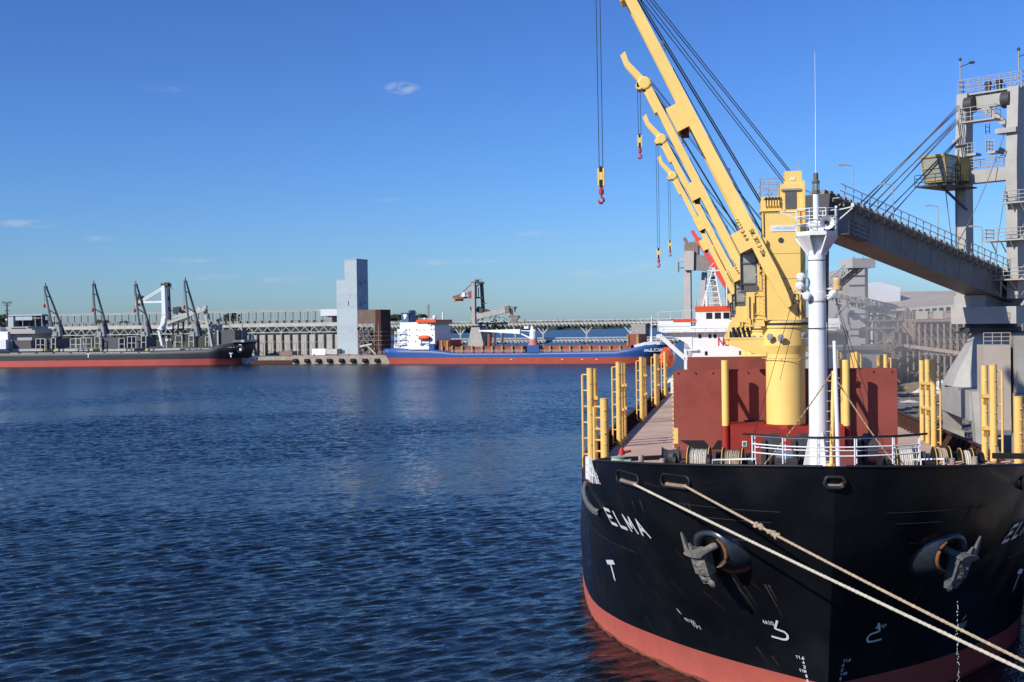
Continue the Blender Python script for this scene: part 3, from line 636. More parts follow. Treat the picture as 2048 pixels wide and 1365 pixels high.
# mast house between forecastle and first hatch
m = MB(); m.b2((-3.55, SCR-1.3, 6.2), (3.55, SPN-.1, 9.62)); m.b2((-1.6, SCR-1.75, 6.2), (1.6, SCR-1.3, 9.45)); m.b2((.3, SCR-2.1, 6.2), (1.5, SCR-1.7, 9.3))
m.lathe([(1.45, 8.0), (1.45, 9.72)], (0, SCR, 0), 10, smooth=False); mh = m.obj('mast_house', K['deck_red'], E)
m = MB(); q = sp(1489, 888, SCR-1.33); m.box(q, (.3, .02, .34)); m.obj('house_sign', K['mark_white'], mh)
m = MB(); m.box(q+Vector((0, -.02, 0)), (.2, .02, .24)); m.obj('sign_symbol', mat('sign_green', (.05, .2, .12), .5), mh)
m = MB()
for sd in (-1, 1):
    a = Vector((sd*3.85, SPN-.55, 8.0)); b = Vector((sd*3.85, SPN-2.0, 8.0))
    for p in (a, b):
        m.cut(); m.tube(p+Vector((0, 0, 1.5)), p+Vector((0, 0, 5.75)), .235, n=16)
    m.tube(a+Vector((0, 0, 4.3)), b+Vector((0, 0, 3.0)), .13)
m.obj('vent_post', K['yellow'], E)
m = MB()
for sd in (-1, 1):
    for s in (SPN-.55, SPN-2.0): m.cut(); m.tube((sd*3.85, s, 6.3), (sd*3.85, s, 9.5), .26, n=16)
m.obj('vent_post_base', K['deck_red'], E)
# timber stanchions along the deck edge, each with its ladder
def stanchion(s, sd, r, z0, z1, lad, off=12.55):
    m = MB(); x = sd*min(off, hb(s, z0)-.35); m.tube((x, s, z0), (x, s, z1), r, n=14); m.tube((x, s, z1), (x, s, z1+.03), r*1.06, n=14)
    h = z1-z0
    for k in range(1, 7): m.tube((x, s-r, z0+h*k/7+.1*(k % 2)), (x+.1, s-r-.12, z0+h*k/7+.06), .03, n=5)
    if lad:
        xo = x+sd*.52
        m.tube((xo, s, z0+.1), (xo, s, z1-.4), .075, n=8)
        for k in range(7): m.tube((x, s, z0+.3+(h-.7)*k/6), (xo, s, z0+.3+(h-.7)*k/6), .06, n=6)
    else:
        for k in (.42, .72): m.box((x+.02, s-.3, z0+h*k), (.5, .6, .22)); m.beam((x, s-.5, z0+h*k-.1), (x, s-.2, z0+h*k-.5), .3, .1)
    return m.obj('stanchion', K['yellow_post'], E)
for sd in (-1, 1):
    stanchion(16.0, sd, .21, ztop(16)-1.1, 12.55, True, 9.9)
    for cl in ((34.6, 37.2), (57, 59.9, 62.8), (86.5, 89.5, 92.4), (114.8, 117.8, 120.6), (141.5, 144.5)):
        for i, s in enumerate(cl): stanchion(s, sd, .21 if i else .225, md(s)+.05, md(s)+7.0-.1*i, i == 0)
# ------------------------------------------------------------------ deck cranes
PIV = Vector((.1, 0, 17.44)); PUL = Vector((-11.1, 0, 40.4)); JD = (PUL-PIV).normalized(); JL = (PUL-PIV).length; JN = Vector((-JD.z, 0, JD.x))
def crane(first=True):
    C_ = part_empty('deck_crane', E, (0, SCR, 0))
    m = MB(); m.lathe([(1.24, 8.6), (1.24, 14.2), (1.42, 14.75), (1.42, 15.85), (1.52, 15.9), (1.52, 16.35), (0, 16.36)], n=40)
    ped = m.obj('pedestal', K['yellow'], C_)
    m = MB(); m.lathe([(1.44, 16.05), (1.56, 16.07), (1.56, 16.2), (1.44, 16.22)], n=40); m.obj('slew_ring', K['wire'], C_)
    m = MB()
    m.hexa([(-1.2,-.5,15.2),(-1.2,.5,15.2),(-1.2,.5,14.05),(-1.2,-.5,14.05),(-3.65,-.5,15.2),(-3.65,.5,15.2),(-3.65,.5,14.85),(-3.65,-.5,14.85)]); m.box((-3.6, 0, 15.45), (.14, 1.0, .75)); m.box((-2.45, 0, 15.24), (2.4, 1.05, .1))
    m.obj('bracket', K['yellow'], C_)
    m = MB()
    for i in range(4): m.cut(); m.tube((-3.3+i*.3, -.25, 15.95), (-3.12+i*.3, -.25, 15.25), .1, n=8)
    m.obj('bracket_buffer', K['black'], C_)
    # housing: tall box with a chamfered corner
    poly = [(-1.4, -1.3), (.95, -1.3), (1.28, -.95), (1.28, 1.3), (-1.4, 1.3)]
    m = MB(); m.prism(poly, lambda a, b, w: Vector((a, b, w)), 16.4, 23.3)
    m.b2((-1.52, -1.38, 23.3), (.0, 1.3, 23.42)); m.b2((-1.45, -1.2, 23.42), (-.2, 1.2, 24.25))
    m.b2((-.3, -1.15, 23.3), (1.27, 1.2, 25.0)); m.b2((.05, -1.05, 25.0), (1.1, 1.0, 25.85)); m.b2((1.12, -1.3, 22.5), (1.28, -1.1, 25.2))
    m.b2((-2.45, -1.15, 16.45), (-1.4, 1.1, 18.2)); m.b2((-2.0, -1.1, 16.0), (-1.3, 1.0, 16.5)); m.b2((-3.1, -.95, 16.3), (-2.4, .9, 17.3))
    for k in range(6): m.tube((-1.2+.17*k, -1.32, 23.62), (-1.2+.17*k, -1.32, 24.0), .06, n=6)
    for zz in (17.0, 18.6, 20.2): m.box((-2.0, -1.17, 16.9), (.05, .04, 1.2))
    m.lathe([(.0, -.3), (.36, -.3), (.36, .3), (0, .3)], (-1.5, -1.25, 21.35), 14, (0, 1, 0)); m.beam((-1.7, -1.3, 21.2), (-1.3, -1.3, 20.6), .5, .5)
    hs = m.obj('housing', K['yellow'], C_)
    m = MB(); m.b2((-.2, -1.3, 24.6), (1.05, -.9, 24.72)); m.obj('vent_hood', K['plate_grey'], C_)
    m = MB(); m.b2((.05, -1.22, 23.45), (.72, -1.0, 24.5)); m.obj('air_vent', K['vent_grey'], C_)
    m = MB(); m.lathe([(0, .03), (.17, .03), (.17, -.05)], (-.25, -1.31, 21.45), 20, (0, -1, 0)); m.lathe([(0,-.02),(.1,-.02),(.1,.05)], (-1.5, -1.58, 21.35), 12, (0, -1, 0))
    for k in range(5): m.tube((-1.25+.2*k, -1.25, 24.0), (-1.1+.2*k, -1.3, 24.2), .07, n=6)
    m.box((-.9, -1.31, 23.3), (.9, .02, .05)); m.obj('port', K['dark'], C_)
    if first:
        m = MB(); m.box((-.06, -1.33, 22.2), (1.62, .03, .38)); sg = m.obj('maker_sign', K['mark_white'], C_)
        m = MB(); f = lambda u, v: Vector((-.52+u, -1.35, 22.13+v)); text(m, 'MACGREGOR', f, .15, .105, .2, .3, 1)
        for k in range(3): m.box((-.68+.05*k, -1.35, 22.19+.02*(k % 2)), (.03, .006, .12-.03*k))
        m.obj('sign_lettering', mat('sign_blue', (.42, .5, .62), .6), C_)
        m = MB(); m.box((.55, -1.07, 25.35), (.3, .03, .18)); m.obj('number_plate', K['mark_white'], C_)
    # lamps, conduit and the ring rail on the pedestal, seams and bolts on the housing
    m = MB()
    for x, y, z in ((-1.0, -1.25, 15.35), (-.35, -1.55, 15.3), (1.15, -1.05, 15.4)): m.cut(); m.lathe([(.05, -.12), (.19, -.05), (.2, .08), (0, .1)], (x, y-.18, z), 12, (x*.5, -1, -.25)); m.box((x, y-.05, z-.2), (.3, .3, .08))
    m.obj('pedestal_lamp', K['plate_grey'], C_)
    m = MB(); ring_ = [(1.5*math.cos(a), 1.5*math.sin(a), 13.95) for a in [math.pi*2*k/28 for k in range(29)]]; m.path(ring_, .025, 5)
    for k in range(7): a = math.pi*2*k/7; m.tube((1.2*math.cos(a), 1.2*math.sin(a), 13.75), ring_[k*4], .02, n=4)
    m.obj('pedestal_rail', K['yellow_post'], C_)
    m = MB(); m.path([(-1.9, -1.2, 16.6), (-1.9, -1.2, 18.1), (-1.75, -1.2, 18.2)], .03, 5); m.path([(-2.25, -1.2, 16.5), (-2.25, -1.2, 17.9)], .03, 5); m.path([(-1.25, -1.34, 16.6), (-1.28, -1.34, 19.5), (-1.3, -1.34, 23.2)], .025, 5); m.path([(.8, -1.33, 16.5), (.8, -1.33, 18.0), (.5, -1.33, 18.0)], .022, 5)
    for z in (19.0, 20.6): m.box((-.2, -1.3, z), (2.3, .012, .02))
    for k in range(22): m.lathe([(0, .03), (.03, .02), (.035, 0)], (-1.3+k*.1, -1.3, 23.2), 6, (0, -1, 0))
    for x, z in ((.6, 17.9), (.75, 17.6), (.5, 17.45), (.3, 18.4)): m.lathe([(0, .05), (.05, .04), (.06, 0)], (x, -1.3, z), 8, (0, -1, 0))
    m.beam((1.0, -1.33, 17.3), (1.15, -1.33, 16.55), .12, .06); m.obj('conduit', K['rust_dark'], C_)
    # rails on the top platform, ladder
    m = MB(); m.rail([(-1.5, -1.25, 24.25), (-1.5, 1.2, 24.25), (-.3, 1.2, 24.25)], 1.15, .022, .7); m.rail([(-1.5, -1.25, 24.25), (-.35, -1.2, 24.25)], 1.15, .022, .6)
    m.obj('guard_rail', K['steel'], C_); m = MB(); m.tube((-.7, .8, 24.2), (-.7, .8, 26.6), .02); m.cut(); m.tube((1.0, .5, 25.8), (1.05, .5, 27.0), .02); m.obj('aerial', K['steel'], C_)
    m = MB()
    for x in (-1.62, -1.3): m.tube((x, -1.42, 16.5), (x, -1.42, 20.2), .022, n=5)
    for k in range(14): m.tube((-1.62, -1.42, 16.7+k*.26), (-1.3, -1.42, 16.7+k*.26), .018, n=5)
    for zz in (16.9, 18.1, 19.4): m.tube((-1.62, -1.42, zz), (-1.9, -1.2, zz-.15), .03)
    m.obj('ladder', K['yellow_post'], C_)
    # operator's cab
    m = MB(); x0, x1, y0, y1, z0, z1 = -2.72, -1.78, -.85, .85, 18.3, 21.0
    for a in (x0, x1):
        for b in (y0, y1): m.beam((a, b, z0), (a-.02, b, z1), .11)
    for zz in (z0, z0+.45, z0+1.75, z1):
        for b in (y0, y1): m.beam((x0, b, zz), (x1, b, zz), .1)
        for a in (x0, x1): m.beam((a, y0, zz), (a, y1, zz), .1)
    m.b2((x0, y0+.03, z0), (x1, y1-.03, z0+.42)); m.b2((x0-.1, y0-.1, z1), (x1+.1, y1+.1, z1+.1)); m.rail([(x0-.05, y0-.12, z0+.1), (x0-.05, y0-.12, z1)], .02); m.beam((x0-.25, y0, z0-.1), (x1+.1, y0, z0-.25), .12)
    cab = m.obj('cab', K['vent_grey'], C_)
    m = MB(); m.b2((x0+.04, y0+.02, z0+.42), (x1-.04, y1-.02, z1-.02)); m.obj('cab_window', K['cabglass'], C_)
    # jib: two box legs, cross plates, head with sheave and outward horn
    m = MB()
    def jp(L, n_, y): return PIV+JD*L+JN*n_+Vector((0, y, 0))
    yl = lambda L: float(np.interp(L, [2, 13, 26], [1.75, .95, .62]))
    for sg_ in (-1, 1):
        secs = [(-.25, .16), (.5, .28), (2.2, .39), (13, .37), (JL+.2, .33)]
        for (l0, w0), (l1, w1) in zip(secs[:-1], secs[1:]):
            y, v = sg_*yl(l0), sg_*yl(l1); m.hexa([jp(l0,-w0,y-.22),jp(l0,w0,y-.22),jp(l0,w0,y+.22),jp(l0,-w0,y+.22),jp(l1,-w1,v-.22),jp(l1,w1,v-.22),jp(l1,w1,v+.22),jp(l1,-w1,v+.22)])
    for l0, l1, n1, fl in ((4.15, 5.5, 1.2, 0), (13.0, 14.7, 1.2, 0), (JL-3.2, JL-.9, .6, 0)):
        a_, b_ = yl(l0)+.18, yl(l1)+.18; m.hexa([jp(l0,-.2,-a_),jp(l0,n1,-a_),jp(l0,n1,a_),jp(l0,-.2,a_),jp(l1,-.2,-b_),jp(l1,n1,-b_),jp(l1,n1,b_),jp(l1,-.2,b_)])
    HD = Vector((-.655, 0, .755)); HN = Vector((-HD.z, 0, HD.x)); q = jp(JL-.1, .12, 0)
    for y in (-.6, .6):
        for l0, l1, w0, w1, dd in ((0, 2.7, .34, .28, HD), ):
            m.hexa([q+HN*-w0+Vector((0,y-.2,0)),q+HN*w0+Vector((0,y-.2,0)),q+HN*w0+Vector((0,y+.2,0)),q+HN*-w0+Vector((0,y+.2,0))]+[q+HD*l1+HN*a+Vector((0,y+b,0)) for a, b in ((-w1,-.2),(w1,-.2),(w1,.2),(-w1,.2))])
        e2 = q+HD*2.7; H2 = Vector((-.35, 0, .93)); m.hexa([e2+HN*a+Vector((0,y+b,0)) for a, b in ((-.28,-.2),(.28,-.2),(.28,.2),(-.28,.2))]+[e2+H2*1.0+HN*a+Vector((0,y+b,0)) for a, b in ((-.34,-.2),(.3,-.2),(.3,.2),(-.34,.2))])
    m.b2(tuple(q+HD*2.3+Vector((-.15, -.6, -.1))), tuple(q+HD*2.3+Vector((.15, .6, .1))))
    jib = m.obj('jib', K['yellow'], C_)
    m = MB()
    for y in (-1.0, 0, .75): m.lathe([(0, 0), (.5, 0), (.62, .06), (.62, .2), (.5, .26), (0, .26)], tuple(q+Vector((0, y, 0))), 22, (0, 1, 0))
    m.lathe([(0, 0), (.34, 0), (.34, 1.9), (0, 1.9)], tuple(q+Vector((-.55, -.95, -.28))), 14, (0, 1, 0)); m.box(tuple(q+Vector((-.5, 0, -.1))), (.5, 1.9, .6)); m.obj('jib_sheave', K['yellow'], C_)
    m = MB(); m.box(tuple(jp(12.9, .75, 0)), (.5, 1.6, .5)); m.cut(); m.box(tuple(jp(4.05, .6, 0)), (.7, 3.6, .12), Matrix.Rotation(math.atan2(JD.x, JD.z), 3, 'Y')); m.obj('jib_painted_shade', K['rust_dark'], C_)  # dark brown pieces stand in for the shade under the jib's cross plates
    m = MB()
    for l in (9.2, 18.6): m.cut(); m.box(tuple(jp(l, -.55, -yl(l))), (.16, .2, .35)); m.box(tuple(jp(l-.4, -.5, -yl(l))), (.1, .1, .2))
    m.obj('jib_lamp', K['vent_grey'], C_)
    if first:
        m = MB(); f1 = lambda u, v: jp(5.3-u, .25+v*0-.0-v+.25, -1.96) ; text(m, '(6)2 3 4 9', lambda u, v: jp(6.2-u, .55-v, -yl(6.2-u)-.24), .2, .12, .2, .5, 1)
        text(m, 'SWL 30T 3-20m', lambda u, v: jp(5.2-u, .05-v, -yl(5.2-u)-.24), .24, .11, .16, .45, 1); m.obj('jib_marking', K['mark_black'], C_)
    return C_
CR1 = crane(True)
def wires(C_, hz, hookx=-11.75):
    """luffing and hoist wires and the hanging hook block of one crane (hook point at height hz)"""
    m = MB(); q = PUL+Vector((-.55, 0, -.5))
    for y in (-.5, .5): m.tube((.55, y, 25.75), PUL+Vector((.25, y*1.6, .45)), .032, n=5, caps=False)
    for y in (-.9, .9): m.tube((.1, y*.7, 25.2), PUL+Vector((.9, y*1.4, -1.0)), .03, n=5, caps=False)
    for y in (-1.0, -.6, .6, 1.0): m.tube((-1.45, y, 24.05), PUL+Vector((.55, y*1.2, -.4)), .03, n=5, caps=False)
    m.tube((-1.4, -.2, 22.0), PIV+JD*12+JN*-.45, .03, n=5, caps=False); m.tube((-1.4, .4, 22.2), PIV+JD*17+JN*-.45, .03, n=5, caps=False)
    m.obj('luffing_wire', K['wire'], C_)
    h = Vector((hookx, 0, hz)); m = MB()
    for dx in (-.12, .12): m.tube((h.x+dx, 0, hz+2.1), (h.x+dx*1.1, -.6, PUL.z-.5), .026, n=5, caps=False)
    m.obj('hoist_wire', K['wire'], C_)
    m = MB(); m.lathe([(0, -.13), (.55, -.13), (.55, .13), (0, .13)], (0, 0, 1.45), 18, (0, 1, 0)); 
    m.V = [(x*.42, y, 1.45+(z-1.45)*1.3) for x, y, z in m.V]; m.mi = 1
    for dx in (-.17, .17): m.hexa([(dx-.05,-.17,.85),(dx+.05,-.17,.85),(dx+.05,.17,.85),(dx-.05,.17,.85),(dx-.06,-.2,2.0),(dx+.06,-.2,2.0),(dx+.06,.2,2.0),(dx-.06,.2,2.0)])
    m.box((0, -.16, 1.5), (.2, .05, .5)); hk = m.obj('hook_block', [K['black'], K['yellow']], C_); hk.location = h
    m = MB(); m.lathe([(.0, .3), (.17, .32), (.17, .62), (.1, .66), (.1, .86)], n=12)
    m.path([(0, 0, .32), (0, 0, .12), (.14, 0, 0), (.16, 0, -.15), (.05, 0, -.27), (-.1, 0, -.26), (-.19, 0, -.14), (-.18, 0, -.02)], [.07,.075,.08,.085,.09,.085,.07,.03], 8); hk = m.obj('hook', K['red'], C_); hk.location = h
HK = [(0, 24.55), (40.9, 33.3), (75.3, 24.6), (110.8, 28.3)]
for i, (ds, hz) in enumerate(HK):
    c = CR1
    if i:
        c = part_empty('deck_crane', E, (0, SCR+ds, -.0145*ds))
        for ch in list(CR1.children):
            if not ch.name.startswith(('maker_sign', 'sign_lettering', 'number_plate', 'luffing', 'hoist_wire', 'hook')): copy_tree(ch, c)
for c, (ds, hz) in zip([o for o in E.children if o.name.startswith('deck_crane')], HK): wires(c, hz)
# ------------------------------------------------------------------ bow mast
SM = 10.4; m = MB(); z0 = ztop(SM)-1.15
m.lathe([(.43, z0), (.41, 14), (.385, 17.2), (.40, 17.25), (.40, 17.6), (.385, 17.65), (.37, 20.1)], (0, SM, 0), 20); 
for a in (0, 90, 180, 270):
    v = Matrix.Rotation(math.radians(a+20), 3, 'Z') @ Vector((1, 0, 0)); m.hexa([Vector((0, SM, z0))+v*.3+Vector((-v.y, v.x, 0))*q for q in (-.02, .02)]+[Vector((0, SM, z0))+v*.95+Vector((-v.y, v.x, 0))*q for q in (.02, -.02)]+[Vector((0, SM, z0+2.6))+v*.38+Vector((-v.y, v.x, 0))*q for q in (-.02, .02)]+[Vector((0, SM, z0+2.6))+v*.4+Vector((-v.y, v.x, 0))*q for q in (.02, -.02)])
m.tube((0, SM, 20.1), (0, SM, 22.0), .135, n=14)
mast = m.obj('mast', K['white'], E); mast.location.x = .2
m = MB(); poly = [(.95*math.cos(math.radians(22.5+45*k)), .95*math.sin(math.radians(22.5+45*k))) for k in range(8)]
m.prism(poly, lambda a, b, w: Vector((a, SM+b, w)), 20.1, 20.28)
for k in range(8):
    a, b = poly[k]; c, d = poly[(k+1) % 8]
    if k % 2 == 0: m.add([(a, SM+b, 20.1), (c, SM+d, 20.1), (c*.42, SM+d*.42, 19.45), (a*.42, SM+b*.42, 19.45)], [(0, 1, 2, 3)])
    m.beam((a*.98, SM+b*.98, 20.05), (a*.4, SM+b*.4, 19.3), .03, .1)
m.obj('mast_platform', K['white'], mast)
m = MB(); pr = [(a*.97, SM+b*.97, 20.28) for a, b in poly]; m.rail(pr+[pr[0]], 1.0, .022, .8)
m.beam((.8, SM-.2, 21.2), (1.55, SM-.2, 21.35), .05); m.beam((.85, SM-.2, 20.7), (1.55, SM-.2, 21.3), .05); m.box((1.55, SM-.2, 21.42), (.12, .12, .16)); m.beam((-.85, SM-.2, 20.9), (-1.6, SM-.2, 21.2), .04); m.beam((-.85, SM-.2, 21.2), (-1.6, SM-.2, 21.22), .04)
m.beam((.83, SM-.3, 20.28), (.83, SM-.3, 21.4), .09); m.obj('platform_rail', K['white'], mast)
m = MB(); hc = Vector((.38, SM-1.0, 20.62)); m.lathe([(.31, -.12), (.3, -.1), (.2, .12), (.1, .3), (.075, .5), (.075, .75)], tuple(hc), 24, (0, 1, 0)); m.tube(hc+Vector((-.1, .6, 0)), hc+Vector((-.75, .75, 0)), .14, n=12); m.box(tuple(hc+Vector((-.4, .65, -.25))), (.6, .25, .15)); m.obj('fog_horn', K['white'], mast)
m = MB(); m.lathe([(0, 0), (.09, .005)], tuple(hc+Vector((0, .12, 0))), 16, (0, -1, 0)); m.obj('horn_throat', K['black'], mast)
m = MB(); m.lathe([(.0, 21.98), (.2, 22.0), (.2, 22.06), (0, 22.07)], (0, SM, 0), 14); m.lathe([(.15, 22.07), (.15, 22.14)], (0, SM, 0), 14); m.lathe([(.13, 22.45), (.17, 22.47), (.17, 22.55), (.11, 22.6), (.11, 22.9), (0, 22.92)], (0, SM, 0), 14)
for k in range(6): m.tube((.15*math.cos(k), SM+.15*math.sin(k), 22.07), (.15*math.cos(k), SM+.15*math.sin(k), 22.5), .012, n=4)
m.obj('mast_lamp', mat('lamp_bronze', (.14, .13, .1), .5), mast)
m = MB(); m.lathe([(.11, 22.1), (.12, 22.3), (.11, 22.48)], (0, SM, 0), 14); m.obj('lamp_lens', mat('lens', (.25, .36, .33), .1), mast)
m = MB(); m.tube((.0, SM, 22.9), (.02, SM, 25.6), .022, .018, 6); m.tube((.02, SM, 25.6), (.02, SM, 28.3), .014, .008, 5); m.obj('whip_antenna', K['white'], mast)
m = MB()
for x, z, sd in ((-.75, 17.9, -1), (-.7, 18.3, -1), (.65, 17.5, 1), (-.45, 17.45, -1)):
    m.cut(); m.lathe([(0, -.1), (.17, -.08), (.2, .1), (.13, .2), (0, .21)], (x, SM-.35, z), 12, (sd*.4, -1, -.3)); m.beam((x, SM-.2, z), (0, SM, z-.15), .05)
m.obj('floodlight', K['white'], mast); m = MB(); m.box((.0, SM, 17.75), (1.9, .12, .08)); m.box((-.55, SM-.2, 17.5), (.5, .2, .1), Matrix.Rotation(.5, 3, 'Y')); m.box((.62, SM-.2, 17.45), (.5, .2, .1), Matrix.Rotation(-.6, 3, 'Y')); m.obj('lamp_bracket', K['white'], mast)
m = MB(); m.lathe([(.2, 0), (.22, .05), (.22, .15), (.16, .2), (.19, .5), (.17, .56), (0, .6)], (.85, SM-.3, 17.65), 12); m.obj('signal_lamp', mat('lamp_amber', (.62, .45, .22), .4), mast)
m = MB(); m.lathe([(.44, 15.98), (.46, 16.0), (.44, 16.02)], (0, SM, 0), 16); m.tube((.4, SM-.2, 16), (.9, SM-.2, 16.0), .02); 
for z in (17.15, 19.0): m.cut(); m.lathe([(.39, z), (.41, z+.02), (.39, z+.04)], (0, SM, 0), 16)
m.cut(); m.tube((.44, SM, 9), (.44, SM, 19.8), .025, n=5); m.obj('mast_band', K['vent_grey'], mast)
# stays, chains, pole, ladder post
m = MB()
for a, b in (((-.3, SM, 19.2), sp(1500, 900, 24)), ((-.2, SM, 18.6), sp(1560, 760, 30)), ((.9, SM-.2, 17.6), sp(1752, 900, 20)), ((.92, SM-.2, 17.6), sp(1770, 900, 17))): m.cut(); m.tube(a, b, .014, n=4, caps=False)
m.obj('mast_stay', K['wire'], E)
def sag(a, b, d, n=14): return [Vector(a).lerp(Vector(b), i/n)-Vector((0, 0, d*4*(i/n)*(1-i/n))) for i in range(n+1)]
m = MB(); top = sp(1664, 745, SM-.6)
for b in (sp(1530, 928, SM-4.5), sp(1792, 932, SM-4.5)):
    m.cut(); pts = sag(top, b, .12, 46)
    for i, (p, q) in enumerate(zip(pts[:-1], pts[1:])): m.beam(p, q+(q-p)*.3, .055 if i % 2 else .02, .02 if i % 2 else .055)
m.obj('lashing_chain', mat('chain_yellow', (.42, .32, .16), .8, .4, 8), E)
m = MB(); a = sp(1663, 934, SM-.9); b = sp(1668, 742, SM-.9); m.tube(a, b, .1, n=10); m.tube(a-Vector((0, 0, .3)), a+Vector((0, 0, .15)), .2, n=12)
for k in range(9): p = a.lerp(b, (k+.5)/9.5); m.tube(p, p+Vector((-.28, 0, 0)), .018, n=5); m.tube(p+Vector((0, 0, .12)), p+Vector((.25, 0, .12)), .018, n=5)
m.obj('ladder_post', K['yellow'], E)
m = MB(); a = sp(1677, 934, SM-1.6); b = sp(1669, 682, SM-1.6); m.tube(a, b, .105, .085, n=12); m.obj('jack_staff', K['white'], E)
# bow pulpit rail and low frames
m = MB(); zt = 10.95; pk = MB()
pts = [sp(1505, 932, 2.6), sp(1566, 934, 1.6), sp(1634, 935, 1.2), sp(1710, 935, 1.3), sp(1786, 933, 1.8), sp(1838, 930, 2.6)]
for p in pts: p.z = zt-.02
m.rail(pts, 1.0, .03, 1.3, 3); m.rail([p+Vector((.12, .5, 0)) for p in pts], .98, .026, 1.5, 2)
pk.path([p+Vector((0, 0, 1.03)) for p in [pts[0]+Vector((-.35, .3, 0))]+pts+[pts[-1]+Vector((.35, .3, 0))]], .045, 7)
for x0, x1 in ((1425, 1512), (1812, 1888)):
    a, b = sp(x0, 920, 4.2), sp(x1, 918, 3.2); m.path([a-Vector((0, 0, .6)), a, b, b-Vector((0, 0, .6))], .04, 6); m.tube(a.lerp(b, .4), a.lerp(b, .4)-Vector((0, 0, .6)), .03)
m.obj('pulpit_rail', K['white'], E); pk.obj('pulpit_handrail', K['black'], E)
# winches: rope drums on horizontal shafts
def drum(px0, px1, pyt, s, ropem, R=.72, ang=0.0):
    a, b = sp(px0, pyt, s), sp(px1, pyt, s); a.z -= R; b.z = a.z; d = (b-a); L = d.length; d.normalize(); D = (Matrix.Rotation(ang, 3, 'Z') @ d)
    w = part_empty('winch_drum', E)
    m = MB(); n = int(L/.075)
    prof = [(.3, 0)]
    for i in range(n): z = L*(i+.0)/n; prof += [(R*.84-.03*abs(math.sin(i*1.7)), z+.01), (R*.9-.03*abs(math.sin(i*1.7)), z+.5*L/n), (R*.84-.03*abs(math.sin(i*2.1)), z+.93*L/n)]
    prof.append((.3, L)); m.lathe(prof, tuple(a), 28, tuple(D)); m.obj('rope_coil', ropem, w)
    m = MB()
    for z in (-.06, L+.02): m.lathe([(0, z), (R, z), (R, z+.05), (0, z+.05)], tuple(a), 30, tuple(D))
    m.tube(a-D*.7, a+D*(L+.7), .16, n=12); m.lathe([(0, -.75), (.42, -.75), (.42, -.6), (0, -.58)], tuple(a), 20, tuple(D)); m.lathe([(.5, L+.35), (.5, L+.55)], tuple(a), 20, tuple(D)); m.obj('drum_flange', K['black'], w)
    m = MB()
    for z in (-.065, L+.075): m.lathe([(R-.01, z-.012), (R+.015, z-.012), (R+.015, z+.02), (R-.01, z+.02)], tuple(a), 30, tuple(D))
    m.obj('flange_edge', K['rope_yellow'], w)
    m = MB(); 
    for z in (-.45, L+.28): m.cut(); q = a+D*z; m.hexa([q+Vector(v) for v in ((-.06,-.35,-.9),(.06,-.35,-.9),(.06,.35,-.9),(-.06,.35,-.9),(-.06,-.1,.5),(.06,-.1,.5),(.06,.1,.5),(-.06,.1,.5))])
    m.obj('winch_frame', K['dark'], w)
drum(1380, 1416, 893, 10.3, K['rope_white'], ang=-.12); drum(1449, 1482, 895, 9.6, K['rope_tan'], ang=-.12)
drum(1792, 1824, 893, 8.8, K['rope_white'], ang=.03); drum(1870, 1893, 893, 8.4, K['rope_tan'], .74, ang=.03); drum(1922, 1938, 897, 8.2, K['rope_white'], .66, ang=.03)
m = MB(); a = sp(1800, 893, 8.8); a.z -= .72; d = Vector((1, 0, 0)); m.lathe([(.66, .42), (.68, .45), (.68, .68), (.66, .7)], tuple(a+Vector((.02, 0, 0))), 28, (math.cos(.03), math.sin(.03), 0)); m.obj('blue_rope_coil', K['rope_blue'], E)
m = MB(); a = sp(1357, 915, 10.6)
m.lathe([(0, 0), (.5, 0), (.4, .1), (.33, .3), (.36, .6), (.5, .75), (.5, .8), (0, .8)], tuple(a+Vector((-.75, 0, 0))), 20, (1, 0, 0))
m.obj('mooring_capstan', K['dark'], E); m = MB()
for px, s in ((1546, 13.5), (1606, 13.3), (1737, 13.0)):
    m.cut(); q = sp(px, 868, s); q.z -= .75; m.lathe([(0, -.3), (.55, -.3), (.78, -.2), (.78, .2), (.55, .3), (0, .3)], tuple(q), 24, (1, .15, 0)); m.box(tuple(q+Vector((-.45, 0, -.3))), (.2, .9, 1.5)); m.box(tuple(q+Vector((.1, .2, -.9))), (1.2, .9, .8))
m.obj('windlass', K['dark'], E)
m = MB(); q = sp(1568, 912, 12); m.box(tuple(q), (.75, .5, .5)); m.obj('winch_motor', mat('motor_blue', (.14, .19, .27), .5), E)
m = MB(); q = sp(1572, 925, 11.5); m.box(tuple(q), (1.0, .6, .35)); m.box(tuple(q+Vector((0, -.31, .05))), (1.02, .03, .04)); m.obj('winch_base', K['dark'], E)
m = MB(); q = sp(1236, 919, 11); q.z = ztop(11)-.2; m.lathe([(.65, 0), (.65, .08), (.35, .12), (.3, .28), (.34, .34), (0, .36)], tuple(q), 20); m.box(tuple(q+Vector((.3, 0, .14))), (.6, .4, .15)); m.obj('bollard_seat', K['green_pale'], E)
m = MB(); q2 = q+Vector((.15, .3, .36)); m.lathe([(0, 0), (.16, .05), (.13, .22), (.06, .35), (0, .4)], tuple(q2), 10); m.tube(q2+Vector((.1, 0, .15)), q2+Vector((.4, .2, .2)), .06); m.obj('deck_valve', K['red'], E)
m = MB(); a = sp(1352, 872, 14); m.box(tuple(a), (.2, .2, .75)); m.tube(a+Vector((0, 0, -.6)), a+Vector((.3, 0, -1.6)), .08); m.obj('winch_control', K['yellow'], E)
m = MB()
for px, py, s in ((1282, 915, 9), (1325, 922, 7), (1905, 922, 6.5), (1950, 918, 7.5)): m.cut(); q = sp(px, py, s); m.tube(q-Vector((0, 0, .8)), q+Vector((0, 0, .1)), .12, n=10)
m.obj('mooring_bitt', K['trestle_steel'], E)
m = MB()
